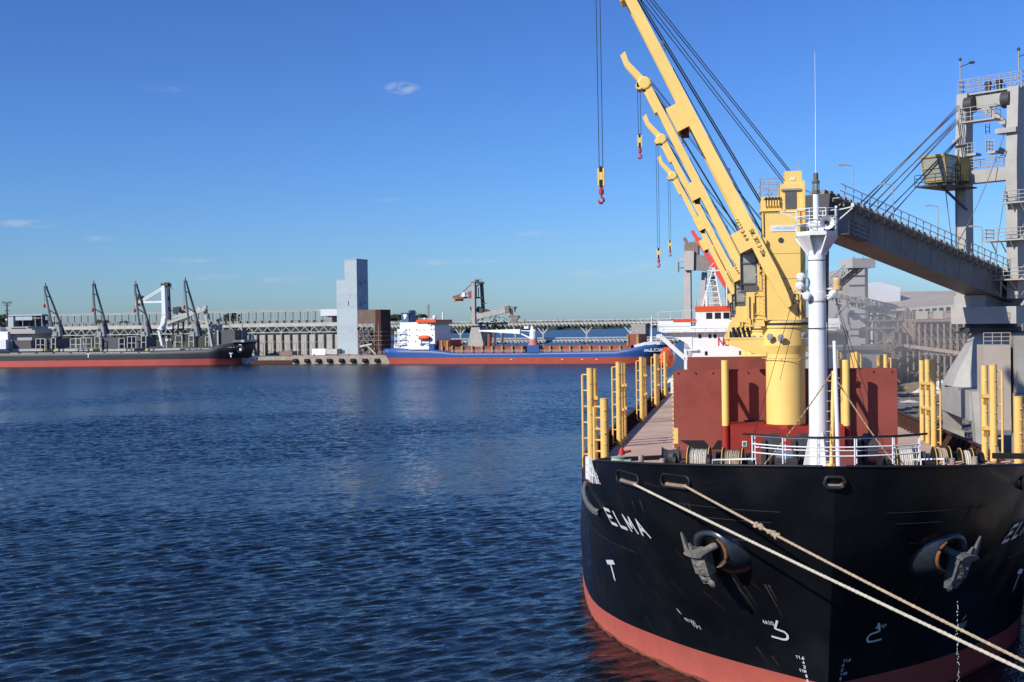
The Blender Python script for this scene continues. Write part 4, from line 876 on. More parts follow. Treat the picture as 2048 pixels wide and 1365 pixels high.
for px, s in ((1912, 7.6), (1975, 7.9), (2005, 7.6)): q = sp(px, 921, s); q.z -= .12; m.cut(); m.path([q+Vector((.5*math.sin(k*.9)*(1-k/14)-.05*k, .3*math.cos(k*.9), .05*math.sin(k*1.3))) for k in range(13)], .035, 5)
m.obj('loose_line', mat('line_tan', (.5, .33, .24), .9), E)
m = MB(); m.beam(sp(1985, 912, 14), sp(2075, 913, 14), .25, .25); m.cut(); m.beam(sp(1200, 921, 13.5), sp(1345, 914, 14.5), .25, .2); m.obj('break_of_deck_rail', K['black'], E)
# ------------------------------------------------------------------ superstructure
SH = 156.0; H0 = md(SH)
def sh(px, py, s=SH): t, z = EF.uz(px, py, s); return t, z
hse = part_empty('superstructure', E)
m = MB(); m.b2((-8.9, SH, H0-.2), (8.9, SH+17, 14.6)); m.b2((-9.0, SH-.2, 14.6), (9.0, SH+17, 15.6))
# flared wing brackets
for sd in (-1, 1):
    pf = [(8.8, 14.6), (8.8, 10.9), (9.0, 11.9), (9.5, 12.7), (10.4, 13.3), (14.2, 14.9), (14.2, 15.6), (8.8, 15.6)]
    m.prism([(sd*a, b) for a, b in pf], lambda a, b, w: Vector((a, w, b)), SH-.1, SH+4)
    m.b2((sd*9.0, SH-.2, 15.6), (sd*14.3, SH-.08, 16.5)); m.b2((sd*14.18, SH-.2, 14.9), (sd*14.3, SH+4, 16.5)); m.b2((sd*11.6, SH-.25, 16.45), (sd*8.3, SH-.1, 16.75))
m.b2((-8.2, SH-.15, 15.6), (8.2, SH+9, 18.0)); wall = m.obj('house_wall', K['white_house'], hse)
m = MB(); m.b2((-8.3, SH-.3, 17.95), (8.3, SH+9.2, 18.75)); m.b2((-11.8, SH-.35, 16.35), (-8.25, SH-.27, 16.75)); m.b2((8.25, SH-.35, 16.35), (11.8, SH-.27, 16.75)); m.obj('roof_band', K['orange'], hse)
xs = [-6.05+i*1.36 for i in range(10)]
for x in xs:
    m = MB(); m.b2((x-.48, SH-.19, 16.72), (x+.48, SH-.13, 17.7)); m.obj('window', K['glass'], hse)
for x, z in ((-7.57, 13.95), (-5.97, 13.95), (-5.17, 13.95), (-6.6, 11.2), (-1.2, 11.2), (4.5, 13.95), (5.6, 13.95), (7.2, 13.95), (6.2, 11.2)):
    m = MB(); m.b2((x-.22, SH-.04, z-.32), (x+.22, SH+.02, z+.32)); m.obj('window', K['glass'], hse)
m = MB(); text(m, 'NO SMOKING', lambda u, v: Vector((-4.6+u, SH-.04, 12.45+v)), 1.2, .74, .17, .3, 5); m.obj('warning_lettering', K['mark_red'], hse)
m = MB(); m.rail([(-14.2, SH-.9, 14.75), (-9, SH-.95, 14.75), (9, SH-.95, 14.75), (14.2, SH-.9, 14.75)], 1.1, .03, 1.6, 3); m.b2((-13.5, SH-1.0, 14.62), (13.5, SH-.1, 14.7))
for i in range(22): m.beam((-13+i*1.25, SH-.1, 14.1), (-13+i*1.25, SH-.95, 14.6), .08)
m.rail([(-14.2, SH-.1, 16.5), (-8.3, SH-.1, 16.75)], 1.4, .03, 1.9, 1); m.rail([(-8.2, SH-.2, 18.75), (8.2, SH-.2, 18.75)], 1.1, .03, 1.2); m.rail([(-8.2, SH, 18.75), (-8.2, SH+8, 18.75)], 1.1, .03, 1.2)
m.obj('bridge_rail', K['white'], hse)
m = MB()
for a, b in (((-7.2, 19), (-5.4, 26.5)), ((-4.2, 19), (-5.2, 26.5))): m.beam((a[0], SH+4, a[1]-.3), (b[0], SH+4, b[1]-1.5), .3, .3, w2=.18, h2=.18)
for k in range(7): z = 19.3+k*.95; w = 1.5-.19*k; m.beam((-5.65-w, SH+4, z), (-5.3+w*.75, SH+4, z), .12); m.beam((-5.65-w, SH+4, z), (-5.4+w*.6, SH+4, z+.95), .08)
m.tube((-5.3, SH+4, 26.5), (-5.3, SH+4, 29.3), .1); m.beam((-6.3, SH+4, 24.6), (-4.1, SH+4, 24.6), .2); m.tube((-3.2, SH+4, 18.7), (-3.2, SH+4, 27), .12); m.tube((-6.4, SH+2, 18.8), (-6.4, SH+2, 20.5), .25)
m.obj('radar_mast', K['white'], hse)
m = MB()
for x in (-1.6, .0):
    for y in (0, 1.2): m.beam((x, SH+6+y, 18.7), (x*.6-.3, SH+6.6, 23.3), .16)
for k in range(5): m.beam((-1.5, SH+6, 19+k*.9), (.0, SH+6, 19.6+k*.9), .1)
m.obj('signal_mast', K['red'], hse)
m = MB(); m.lathe([(0, -.45), (.3, -.4), (.5, 0), (.35, .38), (0, .5)], (-1.9, SH+5, 22.1), 16); m.tube((-1.9, SH+5, 18.7), (-1.9, SH+5, 21.8), .1); m.obj('radome', K['white'], hse)
m = MB(); m.b2((-3.4, SH+12, 14), (3.4, SH+17, 22)); m.obj('funnel', K['navy'], hse)
m = MB()
for a, b in ((sp(1384, 462, SH+14), sp(1462, 585, SH+14)), (sp(1408, 470, SH+17), sp(1478, 590, SH+17))): m.cut(); m.beam(a, b, .6, 1.1, (0, 1, 0), 1.2, 2.0)
m.obj('provision_crane_jib', K['coral'], hse)
m = MB(); q = sp(1470, 590, SH+15); m.lathe([(.9, 0), (.8, 3.2), (0, 3.3)], (q.x, q.y, 18), 14); m.obj('provision_crane_post', K['coral'], hse)
# lifeboat in its davit
LB = thing('lifeboat', 'orange enclosed lifeboat hanging beside the white deckhouse of the black carrier', 'lifeboat', tuple(EF.w(-13.1, SH+4, 10.2)), -TH)
m = MB(); pf = [(0, -3.6), (.55, -3.4), (1.05, -2.5), (1.3, -1), (1.35, .6), (1.2, 2), (.8, 3.2), (0, 3.7)]; m.lathe(pf, (0, 0, 0), 18, (0, 1, 0)); m.V = [(x, y, z*1.15) for x, y, z in m.V]; m.box((0, .9, 1.6), (1.1, 1.6, .7)); m.obj('boat_hull', K['orange'], LB)
m = MB(); 
for z in (0,): m.b2((-1.4, -2.3, -.08), (-1.34, 2.3, .06)); m.path([(0, -3.62, .1), (-.9, -2.95, .05), (-1.33, -1.6, 0)], .05)
m.obj('fender_strip', K['black'], LB)
m = MB()
for y in (-.3, 6.5):
    s = SH+y; m.beam((-9.9, s, 6.2), (-9.9, s, 12.0), .45, .4); m.beam((-9.9, s, 10.2), (-14.0, s, 14.0), .4, .4); m.beam((-9.9, s, 8.2), (-12.9, s, 6.6), .35, .35); m.box((-14.2, s, 14.0), (.6, .5, .6)); m.beam((-9.9, s, 11.8), (-7.9, s, 11.8), .3)
m.beam((-9.9, SH-.3, 9.8), (-9.9, SH+6.5, 9.8), .3); m.rail([(-9.6, SH-.2, 8.7), (-7.9, SH-.2, 8.7)], 1.3, .06, .5); m.b2((-12.2, SH-3, 5), (-9.9, SH-2, 6.9)); m.obj('davit', K['white'], hse)
m = MB(); m.tube((-12.3, SH-3.5, 7.4), (-9.6, SH-.5, 8.5), .12); m.obj('gangway_boom', K['yellow'], hse)
m = MB()
for x in (-11.2, -10.3, -9.6): m.cut(); m.tube((x, SH-3.2, 4.8), (x, SH-3.2, 6.3), .22)
m.obj('deck_vent', K['dark'], hse)
# ------------------------------------------------------------------ mooring lines
def rope(name, label, pts, r, matl, amp=.012, knots=()):
    m = MB(); L = 0; cum = [0]
    for a, b in zip(pts[:-1], pts[1:]): cum.append(cum[-1]+(b-a).length)
    n = int(cum[-1]/.06); P_ = [[float(np.interp(cum[-1]*i/n, cum, [p[k] for p in pts])) for k in range(3)] for i in range(n+1)]
    rr = []
    for i in range(n+1):
        q = r*(1+.12*math.sin(i*1.9))+abs(RNG.normal())*.004
        rr.append(q)
    m.path(P_, rr, 8)
    for k in knots:
        i = int(k*n)
        for j in range(9):
            p = Vector(P_[min(n, i+j)]); a = RNG.normal(size=3)*.035; m.lathe([(0, -.07), (.09, -.03), (.1, .03), (0, .08)], tuple(p+Vector(a)), 7, tuple(RNG.normal(size=3)))
    solo(name, label, 'rope', m, matl, 'mooring lines at the bow of the near ship')
def ew(p): return EF.w(p[0], p[1], p[2])
c1 = chf[0]; c2 = chf[1]; c3 = chf[2]
a1 = ew(c1[1]+c1[3]*.85+Vector((0, 0, -.15))+c1[2]*.1); a2 = ew(c2[1]+c2[3]*.55+Vector((0, 0, -.12))+c2[2]*.1); a3 = ew(c3[1]-c3[3]*.75+Vector((0, 0, -.15))+c3[2]*.1)
def rp(px, py, Yv): return P(px, py, Yv)
def line(a, b, sg, n=40): return sag(a, b, sg, n)
def ext(a, b, k): return b+(b-a)*k
BOL = Vector((26.5, 4.0, 3.65))
rope('mooring_rope', 'pale mooring rope, the lower of the two crossing the black bow', line(a1, BOL, .30, 60), .05, K['rope'])
rope('mooring_rope', 'tan knotted mooring rope, the upper of the two crossing the black bow', line(a2, BOL+Vector((0, 0, .1)), .68, 60), .045, K['rope_tan'], knots=(.098, .116))
rope('mooring_rope', 'short mooring rope leaving the chock beyond the unlit anchor on the black bow', line(a3, BOL+Vector((6, 12, -.4)), .2, 30), .05, K['rope'])
# ------------------------------------------------------------------ right-hand quay
QZ = 3.2
def qw(t, s, z): return EF.w(t, s, z)
m = MB(); m.add([qw(15.6, -120, QZ), qw(260, -120, QZ), qw(260, 420, QZ), qw(15.6, 420, QZ)], [(0, 1, 2, 3)]); m.add([qw(15.6, -120, QZ), qw(15.6, 420, QZ), qw(15.6, 420, -3), qw(15.6, -120, -3)], [(0, 1, 2, 3)])
tag(m.obj('quay_ground', K['asphalt']), kind='structure')
m = MB(); m.hexa([qw(15.45, -120, QZ+.004), qw(16.3, -120, QZ+.004), qw(16.3, 420, QZ+.004), qw(15.45, 420, QZ+.004), qw(15.45, -120, QZ+.25), qw(16.3, -120, QZ+.25), qw(16.3, 420, QZ+.25), qw(15.45, 420, QZ+.25)]); tag(m.obj('quay_kerb', K['concrete']), kind='structure')
m = MB()
for t in (19.4, 20.6, 30.4, 31.6): m.hexa([qw(t-.04, -60, QZ), qw(t+.04, -60, QZ), qw(t+.04, 320, QZ), qw(t-.04, 320, QZ), qw(t-.04, -60, QZ+.1), qw(t+.04, -60, QZ+.1), qw(t+.04, 320, QZ+.1), qw(t-.04, 320, QZ+.1)])

def world_thing(name, label, cat, p, group=None): return thing(name, label, cat, (p[0], p[1], p[2]), 0, group)
# bollards where the near lines end
for i, (p, lb) in enumerate((((26.5, 4.0, QZ), 'iron bollard on the quay holding the two bow mooring lines'), ((32.5, 16.0, QZ), 'iron bollard on the quay holding the short mooring line'))):
    m = MB(); m.lathe([(.35, 0), (.28, .1), (.22, .5), (.36, .62), (.36, .7), (0, .74)], p, 14); solo('bollard', lb, 'bollard', m, K['black'])
# ---- big grey ship loader
LO = Vector((49.2, 128.5, 0)); e1 = Vector((-.742, -.670, 0)); e2 = Vector((.670, -.742, 0)); UP = Vector((0, 0, 1))
def lw(a, b, z): return LO+e1*a+e2*b+UP*z
SL_ = world_thing('ship_loader', 'tall grey ship loader on the near quay with a long boom over the black carrier', 'ship loader', (LO.x, LO.y, QZ))
def lbox(m, a0, a1, b0, b1, z0, z1): return m.hexa([lw(a0,b0,z0),lw(a1,b0,z0),lw(a1,b1,z0),lw(a0,b1,z0),lw(a0,b0,z1),lw(a1,b0,z1),lw(a1,b1,z1),lw(a0,b1,z1)])
for b in (-2.75, 2.75):
    m = MB()
    for (z0, a0, w0), (z1, a1, w1) in zip([(18.2, 0, 1.55), (32.2, 0, 1.6), (34.2, -.1, 1.5), (39.6, -.4, 1.3)][:-1], [(18.2, 0, 1.55), (32.2, 0, 1.6), (34.2, -.1, 1.5), (39.6, -.4, 1.3)][1:]):
        m.hexa([lw(a0-w0/2,b-.58,z0),lw(a0+w0/2,b-.58,z0),lw(a0+w0/2,b+.58,z0),lw(a0-w0/2,b+.58,z0),lw(a1-w1/2,b-.58,z1),lw(a1+w1/2,b-.58,z1),lw(a1+w1/2,b+.58,z1),lw(a1-w1/2,b+.58,z1)])
    m.obj('tower_leg', K['steel'], SL_, world=True)
m = MB(); lbox(m, -.7, .75, -2.17, 2.17, 30.2, 31.5); m.cut(); lbox(m, -1.2, -.4, -2.17, 2.17, 38.0, 39.4); m.cut(); lbox(m, -.2, 1.05, -3.4, -2.0, 34.2, 34.8); m.cut(); lbox(m, -.2, 1.05, 1.2, 3.4, 34.9, 35.4); m.cut()
m.beam(lw(-.7, -.9, 38.2), lw(-.5, 2.3, 35.4), .5, .6); m.obj('cross_beam', K['steel'], SL_, world=True)
m = MB()
for b in (-2.0, 2.0): m.cut(); m.tube(lw(-.1, b-.45, 38.4), lw(-.1, b+.45, 38.4), .85, n=18)
for b in (-.3, .9): m.cut(); m.tube(lw(-.6, b, 39.3), lw(-.6, b, 40.2), .28, n=10); m.lathe([(0, 0), (.4, .2), (.3, .5), (0, .6)], lw(-.6, b, 40.1), 10)
m.obj('sheave_drum', K['dark'], SL_, world=True)
m = MB(); lbox(m, .6, 1.9, -2.2, 1.6, 36.3, 36.45); m.rail([lw(.6, -2.2, 36.4), lw(1.9, -2.2, 36.4), lw(1.9, 1.6, 36.4), lw(.6, 1.6, 36.4)], 1.4, .04, 1.1)
m.rail([lw(-1.3, -3.4, 39.6), lw(-.2, -3.4, 39.6), lw(-.2, 3.4, 39.6), lw(-1.3, 3.4, 39.6), lw(-1.3, -3.4, 39.6)], 1.5, .04, 1.2); lbox(m, -1.4, -.1, -3.5, 3.5, 39.42, 39.58)
m.rail([lw(.7, -2.1, 31.5), lw(.7, 2.1, 31.5)], 1.2, .035, .8, 4); m.rail([lw(-.7, -2.1, 31.5), lw(-.7, 2.1, 31.5)], 1.2, .035, .8)
for b0, b1 in ((-2.2, -.9), (.3, 1.2)): lbox(m, -.2, 1.0, b0, b1, 33.0, 33.25); m.rail([lw(1, b0, 33.2), lw(1, b1, 33.2)], 1.1, .035, .5); m.rail([lw(-.2, b0, 33.2), lw(1, b0, 33.2)], 1.1, .035, .5)
for (a, b) in ((-.5, -3.3), (-.5, 3.0)): m.tube(lw(a, b, 39.6), lw(a, b, 43.2), .06, n=6)
m.tube(lw(0, -.3, 33.2), lw(0, -.3, 38.0), .05); m.tube(lw(0, .1, 33.2), lw(0, .1, 38.0), .05)
for k in range(10): m.tube(lw(0, -.3, 33.6+k*.45), lw(0, .1, 33.6+k*.45), .03, n=4)
m.obj('walkway_rail', K['steel'], SL_, world=True)
m = MB()
for (a, b) in ((-.5, -3.3), (-.5, 3.0)): m.cut(); m.lathe([(0, 0), (.16, .05), (.16, .3), (0, .35)], lw(a, b, 43.2), 8); m.beam(lw(a, b, 42.6), lw(a+.2, b+1.3, 42.8), .08); m.box(lw(a+.2, b+1.4, 42.8), (.5, .4, .2))
for (a, b, z) in ((1.1, -2.6, 32.2), (1.1, 1.9, 33.1)): m.cut(); m.box(lw(a, b, z), (.6, .4, .5), Matrix.Rotation(.5, 3, 'Y'))
m.obj('floodlight', K['dark'], SL_, world=True)
# boom
BS = .193; ba = Vector((e1.x, e1.y, BS)).normalized(); bn = Vector((-e1.x*BS, -e1.y*BS, 1)).normalized()
def bw(L, b, h): return LO+UP*19.5+ba*L+e2*b+bn*h
def bbox(m, L0, L1, b0, b1, h0, h1): return m.hexa([bw(L0,b0,h0),bw(L1,b0,h0),bw(L1,b1,h0),bw(L0,b1,h0),bw(L0,b0,h1),bw(L1,b0,h1),bw(L1,b1,h1),bw(L0,b1,h1)])
m = MB(); bbox(m, -2, 31.5, -1.5, 1.5, -1.3, 1.2); bbox(m, -2, 31.5, 1.5, 1.72, .95, 1.22); bbox(m, -2, 31.5, 1.5, 1.62, -1.32, -1.1)
for k in range(13): bbox(m, 1+k*2.7, 1.06+k*2.7, 1.5, 1.53, -1.2, 1.0)
m.obj('boom', K['boom_grey'], SL_, world=True)
m = MB(); bbox(m, -2, 31.5, -.75, .75, 1.3, 2.1)
for k in range(30): bbox(m, .3+k*1.04, .75+k*1.04, .76, .95, 1.3, 2.15)
m.obj('belt_conveyor', K['steel_d'], SL_, world=True)
m = MB(); bbox(m, -2, 31.5, 1.2, 2.3, 1.2, 1.28)
for k in range(25):
    L = -.5+k*1.3; m.beam(bw(L, 2.25, .7), bw(L, 2.25, 2.5), .09); m.beam(bw(L, 1.7, .75), bw(L, 2.3, 1.2), .08)
for h in (1.9, 2.5): m.tube(bw(-2, 2.25, h), bw(31.5, 2.25, h), .035, n=5); m.tube(bw(-2, -1.9, h), bw(31.5, -1.9, h), .035, n=5)
for L in (6, 14.5, 22.5, 29): p = bw(L, 2.1, 1.2); m.tube(p, p+UP*3.4, .045, n=5); m.tube(p+UP*3.4, p+UP*3.5-e1*-.0+Vector((-.9, 0, .05)), .04, n=5); m.box(p+UP*3.5+Vector((-1.0, 0, 0)), (.5, .25, .16))
m.obj('boom_walkway', K['steel'], SL_, world=True)
m = MB(); bbox(m, 30.5, 31.9, -1.6, 1.6, -1.4, 1.6); m.tube(bw(30.5, 0, -1.2), bw(30.5, 0, -1.2)-UP*8, .8, .6, 12); m.cut(); bbox(m, 27, 30, 1.6, 2.6, -1.6, -1.5); m.rail([bw(27, 2.6, -1.5), bw(30, 2.6, -1.5)], 1.1, .04, 1); m.obj('boom_head', K['dark'], SL_, world=True)
m = MB()
for b, L, z in ((-2.9, 24.5, 38.4), (-2.7, 25.2, 38.3), (-3.1, 23.6, 37.0), (-2.9, 22.4, 36.9), (-2.6, 21.2, 35.2), (-2.8, 20.0, 35.0)):
    for k in range(2): m.tube(lw(.75, b, z-.25*k), bw(L+k*.5, -.9+.3*k, 1.4), .045, n=5, caps=False)
m.cut(); m.tube(lw(-.2, 1.9, 31), bw(3, 1.8, 1.6), .04, n=5); m.cut(); m.path(sag(lw(.3, 2.2, 36), lw(5.5, -2.2, 21.8), 1.6), .045, 5); m.path(sag(lw(4.6, -2.4, 30.2), bw(10.5, 1.4, 1.4), .1), .05, 5); m.path(sag(lw(.9, -2.9, 34), lw(1.0, -3.3, 22), .05), .05, 5); m.obj('hoist_cable', mat('galvanised_cable', (.16, .165, .17), .5), SL_, world=True)
# operator's cabin
m = MB(); lbox(m, 3.4, 6.4, -4.0, -1.5, 32.6, 32.8); lbox(m, 0.7, 3.6, -3.9, -1.7, 30.4, 32.8)
for b in (-4.0, -1.5): m.beam(lw(6.3, b, 32.7), lw(5.7, b, 30.2), .14); m.beam(lw(3.5, b, 32.7), lw(3.5, b, 30.2), .14); m.beam(lw(6.0, b, 31.5), lw(3.5, b, 31.5), .12)
for z, a in ((31.5, 6.02), (30.3, 5.75), (32.6, 6.3)): m.beam(lw(a, -4.0, z), lw(a, -1.5, z), .13)
lbox(m, 3.5, 5.7, -4, -1.5, 30.0, 30.2); cabn = m.obj('operator_cabin', K['yellow_dirty'], SL_, world=True)
m = MB(); m.hexa([lw(3.6,-3.95,30.2),lw(5.7,-3.95,30.2),lw(5.7,-1.55,30.2),lw(3.6,-1.55,30.2),lw(3.6,-3.95,32.6),lw(6.25,-3.95,32.6),lw(6.25,-1.55,32.6),lw(3.6,-1.55,32.6)]); m.obj('cabin_window', K['cabglass'], cabn, world=True)
m = MB(); lbox(m, .6, 6.9, -4.4, -1.0, 29.6, 29.75); m.rail([lw(6.9, -4.4, 29.7), lw(6.9, -1, 29.7), lw(3.5, -1.0, 29.7)], 1.1, .04, 1); m.beam(lw(5.5, -2.2, 29.6), lw(.5, -2.2, 27.5), .2); m.rail([lw(4.2, -1.4, 30.0), lw(3.2, -1.4, 30.0)], 1.9, .05, 1); m.obj('cabin_platform', K['dark'], SL_, world=True)
# slewing platform, cone, portal
m = MB(); lbox(m, -6, 3.4, -2.5, 4.4, 15.7, 17.4); lbox(m, -6, 2.6, -2.6, 0.8, 17.4, 18.6); lbox(m, -5.5, -1.5, -2, 3.5, 17.4, 21.5); m.obj('slewing_platform', K['steel'], SL_, world=True)
m = MB(); m.lathe([(3.0, 14.9), (3.0, 15.3), (2.5, 15.35), (2.5, 15.7)], (LO.x, LO.y, 0), 28); m.lathe([(3.6, 14.75), (3.6, 14.9)], (LO.x, LO.y, 0), 28); m.obj('slew_ring', K['dark'], SL_, world=True)
m = MB(); m.lathe([(5.6, 9.4), (5.0, 10.8), (2.5, 14.85), (0, 14.86)], (LO.x+.6, LO.y-.6, 0), 8, smooth=False, a0=.3, a1=.3+2*math.pi); m.obj('portal_cone', K['steel'], SL_, world=True)
m = MB()
def qb(m, t0, t1, s0, s1, z0, z1): return m.hexa([qw(t0,s0,z0),qw(t1,s0,z0),qw(t1,s1,z0),qw(t0,s1,z0),qw(t0,s0,z1),qw(t1,s0,z1),qw(t1,s1,z1),qw(t0,s1,z1)])
qb(m, 18.9, 21.1, 76.4, 92, 6.6, 9.4); m.cut(); qb(m, 29.9, 32.1, 76.4, 92, 6.6, 9.4); m.cut(); qb(m, 21.1, 29.9, 77, 79, 7, 9.3); m.cut(); qb(m, 21.1, 29.9, 88, 90, 7, 9.3); m.obj('portal_beam', K['steel'], SL_, world=True)
for t in (20, 31):
    for s, sl in ((76.8, -1.2), (91, 1.0)):
        m = MB(); m.hexa([qw(t-.8,s+sl-.75,4.4),qw(t+.8,s+sl-.75,4.4),qw(t+.8,s+sl+.75,4.4),qw(t-.8,s+sl+.75,4.4),qw(t-1.05,s-1.15,9.41),qw(t+1.05,s-1.15,9.41),qw(t+1.05,s+1.0,9.41),qw(t-1.05,s+1.0,9.41)])
        qb(m, t-.95, t+.95, s+sl-1.6, s+sl+1.6, 3.35, 4.4); m.obj('portal_leg', K['steel'], SL_, world=True)
m = MB(); ea, eb = EF.uz(1968, 762, 73.2), EF.uz(2021, 690, 73.2); qb(m, ea[0], eb[0], 73.2, 76.3, 6.0, eb[1]); m.rail([qw(ea[0], 73.2, eb[1]), qw(eb[0], 73.2, eb[1])], 1.1, .04, .8); m.obj('electrical_house', K['beige'], SL_, world=True)
m = MB(); qb(m, eb[0]+.3, eb[0]+3.5, 72, 75, 9.45, eb[1]+.8); m.cut(); qb(m, eb[0]+.2, eb[0]+4, 71.6, 74, 3.3, 9.4); m.obj('counterweight_column', K['concrete'], SL_, world=True)
# stair platforms on the right leg
m = MB()
for z, a0, b0, b1 in ((27.7, .8, 2.3, 6.5), (24.0, .9, .2, 6.5), (20.0, 1.6, .4, 6.5)):
    lbox(m, -.5, a0+.9, b0, b1, z, z+.14); m.rail([lw(-.5, b0, z+.1), lw(a0+.9, b0, z+.1), lw(a0+.9, b1, z+.1)], 1.15, .04, .8)
    for k in range(3): m.beam(lw(a0+.8, b0+.8+k, z), lw(.5, b0+.8+k, z-1.1), .1)
for z in (17.5, 20.1, 24.1): 
    for k in range(9): lbox(m, .9, 1.7, 4.2+k*.28, 4.45+k*.28, z+k*.36, z+k*.36+.06)
    for a in (.9, 1.7): m.beam(lw(a, 4.1, z), lw(a, 6.9, z+3.4), .06, .2); m.tube(lw(a, 4.1, z+1), lw(a, 6.9, z+4.4), .03)
for b in (1, 2.4): m.beam(lw(2.4, b, 20), lw(1.2, 1.7, 18.4), .16)
m.obj('stair', K['steel'], SL_, world=True)
m = MB(); m.lathe([(0, -.3), (.3, -.2), (.32, .1), (0, .35)], lw(2.2, 2.4, 20.3), 12); m.obj('beacon', K['plate_grey'], SL_, world=True)
# ---- trestle and sheds behind
TF0 = P(1793, 776, 240); TF1 = P(1985, 800, 212)
def tl(f, d, z): p = TF0.lerp(TF1, f); n = Vector((TF1.y-TF0.y, -(TF1.x-TF0.x), 0)).normalized(); n = -n if n.y < 0 else n; return Vector((p.x, p.y, z))+n*d
TR = world_thing('conveyor_trestle', 'long dusty steel trestle on many slender posts behind the near quay', 'trestle', tl(.5, 0, QZ))
for r_, d in enumerate((0, 4.5)):
    for k in range(17):
        m = MB(); f = k/15; a, b = tl(f, d, QZ), tl(f, d, 15.6)
        m.beam(a, b, .24); m.obj('post', K['trestle_steel'], TR, world=True)
m = MB()
for d in (4.5,):
    for k in range(16):
        f0, f1 = k/15, (k+1)/15
        for z0, z1 in ((4.0, 8.4), (10.2, 12.6), (12.9, 15.2)):
            m.beam(tl(f0, d+.2, z0), tl(f1, d+.2, z1), .13); m.beam(tl(f1, d+.2, z0), tl(f0, d+.2, z1), .13)
        for z in (9.5, 12.7): m.beam(tl(f0, d, z), tl(f1, d, z), .26)
for k in range(17):
    for z in (6, 9.4, 12.4): m.beam(tl(k/15, 0, z), tl(k/15, 4.5, z), .14)
    m.beam(tl(k/15, 0, QZ), tl(k/15, 4.5, 9), .12); m.beam(tl(k/15, 0, 15), tl(k/15, 4.5, 10), .12)
m.beam(tl(-.05, -.5, 11.5), tl(1.0, -.5, 9.6), .5, .6); m.obj('bracing', K['trestle_steel'], TR, world=True)
m = MB(); m.hexa([tl(-.06,-.6,15.6),tl(1.08,-.6,15.6),tl(1.08,9.6,15.6),tl(-.06,9.6,15.6),tl(-.06,-.6,16.2),tl(1.08,-.6,16.2),tl(1.08,9.6,16.2),tl(-.06,9.6,16.2)]); m.obj('deck', K['brown_steel'], TR, world=True)
m = MB(); m.rail([tl(-.06, -.4, 16.2), tl(1.08, -.4, 16.2)], 1.3, .07, 1.0); m.rail([tl(-.06, 9, 16.2), tl(1.08, 9, 16.2)], 1.3, .07, 1.0)
m.hexa([tl(-.06,3,16.3),tl(1.08,3,16.3),tl(1.08,6,16.3),tl(-.06,6,16.3),tl(-.06,3,17.2),tl(1.08,3,17.2),tl(1.08,6,17.2),tl(-.06,6,17.2)]); m.obj('handrail', K['trestle_steel'], TR, world=True)
for f0, f1 in ((.27, .40), (.46, .56)):
    m = MB(); m.hexa([tl(f0,-.75,16.1),tl(f1,-.75,16.1),tl(f1,-.62,16.1),tl(f0,-.62,16.1),tl(f0,-.75,17.6),tl(f1,-.75,17.6),tl(f1,-.62,17.6),tl(f0,-.62,17.6)]); m.obj('side_panel', K['beige'], TR, world=True)
def pbox(m, x0, x1, y0, y1, Y, D, yaw=0.0):
    """box whose camera-side face spans the photo rectangle at distance Y, D metres deep"""
    a, b = P(x0, y1, Y), P(x1, y1, Y+yaw); zt, zb = P((x0+x1)/2, y0, Y+yaw/2).z, P((x0+x1)/2, y1, Y+yaw/2).z
    d = (b-a); d.z = 0; d.normalize(); n = Vector((-d.y, d.x, 0)); n = -n if n.y < 0 else n
    A = [Vector((a.x, a.y, 0)), Vector((b.x, b.y, 0)), Vector((b.x, b.y, 0))+n*D, Vector((a.x, a.y, 0))+n*D]
    m.hexa([q+UP*zb for q in A]+[q+UP*zt for q in A]); return A, zb, zt
def simple(name, label, cat, partname, px, matl, group=None):
    m = MB(); A, zb, zt = pbox(m, *px); o = world_thing(name, label, cat, (A[0]+A[2])/2+UP*zb, group); m.obj(partname, matl, o, world=True); return o, A, zb, zt
o, A, zb, zt = simple('silo_building', 'grey panelled silo block behind the white bow mast', 'silo', 'wall', (1672, 1732, 541, 700, 262, 12, -.5), K['cladding_g'])
m = MB(); d = (A[1]-A[0]).normalized(); n = (A[3]-A[0]).normalized()
for f in (.08, .2, .43, .56, .75, .83): z = zb+(zt-zb)*(1-f); m.hexa([A[0]-n*.12+UP*z, A[1]-n*.12+UP*z, A[1]-n*.0+UP*z, A[0]+UP*z, A[0]-n*.12+UP*(z+.3), A[1]-n*.12+UP*(z+.3), A[1]+UP*(z+.3), A[0]+UP*(z+.3)])
m.hexa([A[1]-n*.3-d*.1+UP*zb, A[1]-n*.3+d*.5+UP*zb, A[1]+n*.3+d*.5+UP*zb, A[1]+n*.3-d*.1+UP*zb]+[q+UP*(zt+.6) for q in (A[1]-n*.3-d*.1, A[1]-n*.3+d*.5, A[1]+n*.3+d*.5, A[1]+n*.3-d*.1)])
m.obj('panel_joint', K['vent_grey'], o, world=True)
m = MB()
for u, z in ((5.4, .2), (2.2, .3)): m.cut(); q = A[0]+d*u-n*.1+UP*(zb+(zt-zb)*z); m.box(q, (1.4, .2, 1.4)); m.cut(); m.box(q+UP*3+d*.5-n*.8, (1.6, 1.4, .5))
m.obj('hatch_opening', K['dark'], o, world=True)
o, A, zb, zt = simple('warehouse', 'white clad warehouse beyond the grey silo block', 'warehouse', 'wall', (1731, 1802, 576, 700, 285, 30, -1), K['cladding_w'])
m = MB(); d = (A[1]-A[0]); n = (A[3]-A[0]); rp_ = [A[0]+UP*zt, A[1]+UP*zt, A[2]+UP*zt, A[3]+UP*zt, A[0]+d*.35+UP*(zt+1.4), A[3]+d*.35+UP*(zt+1.4)]; m.add(rp_, [(0, 1, 4), (1, 2, 5, 4), (2, 3, 5), (3, 0, 4, 5)]); m.obj('roof', K['cladding_w'], o, world=True)
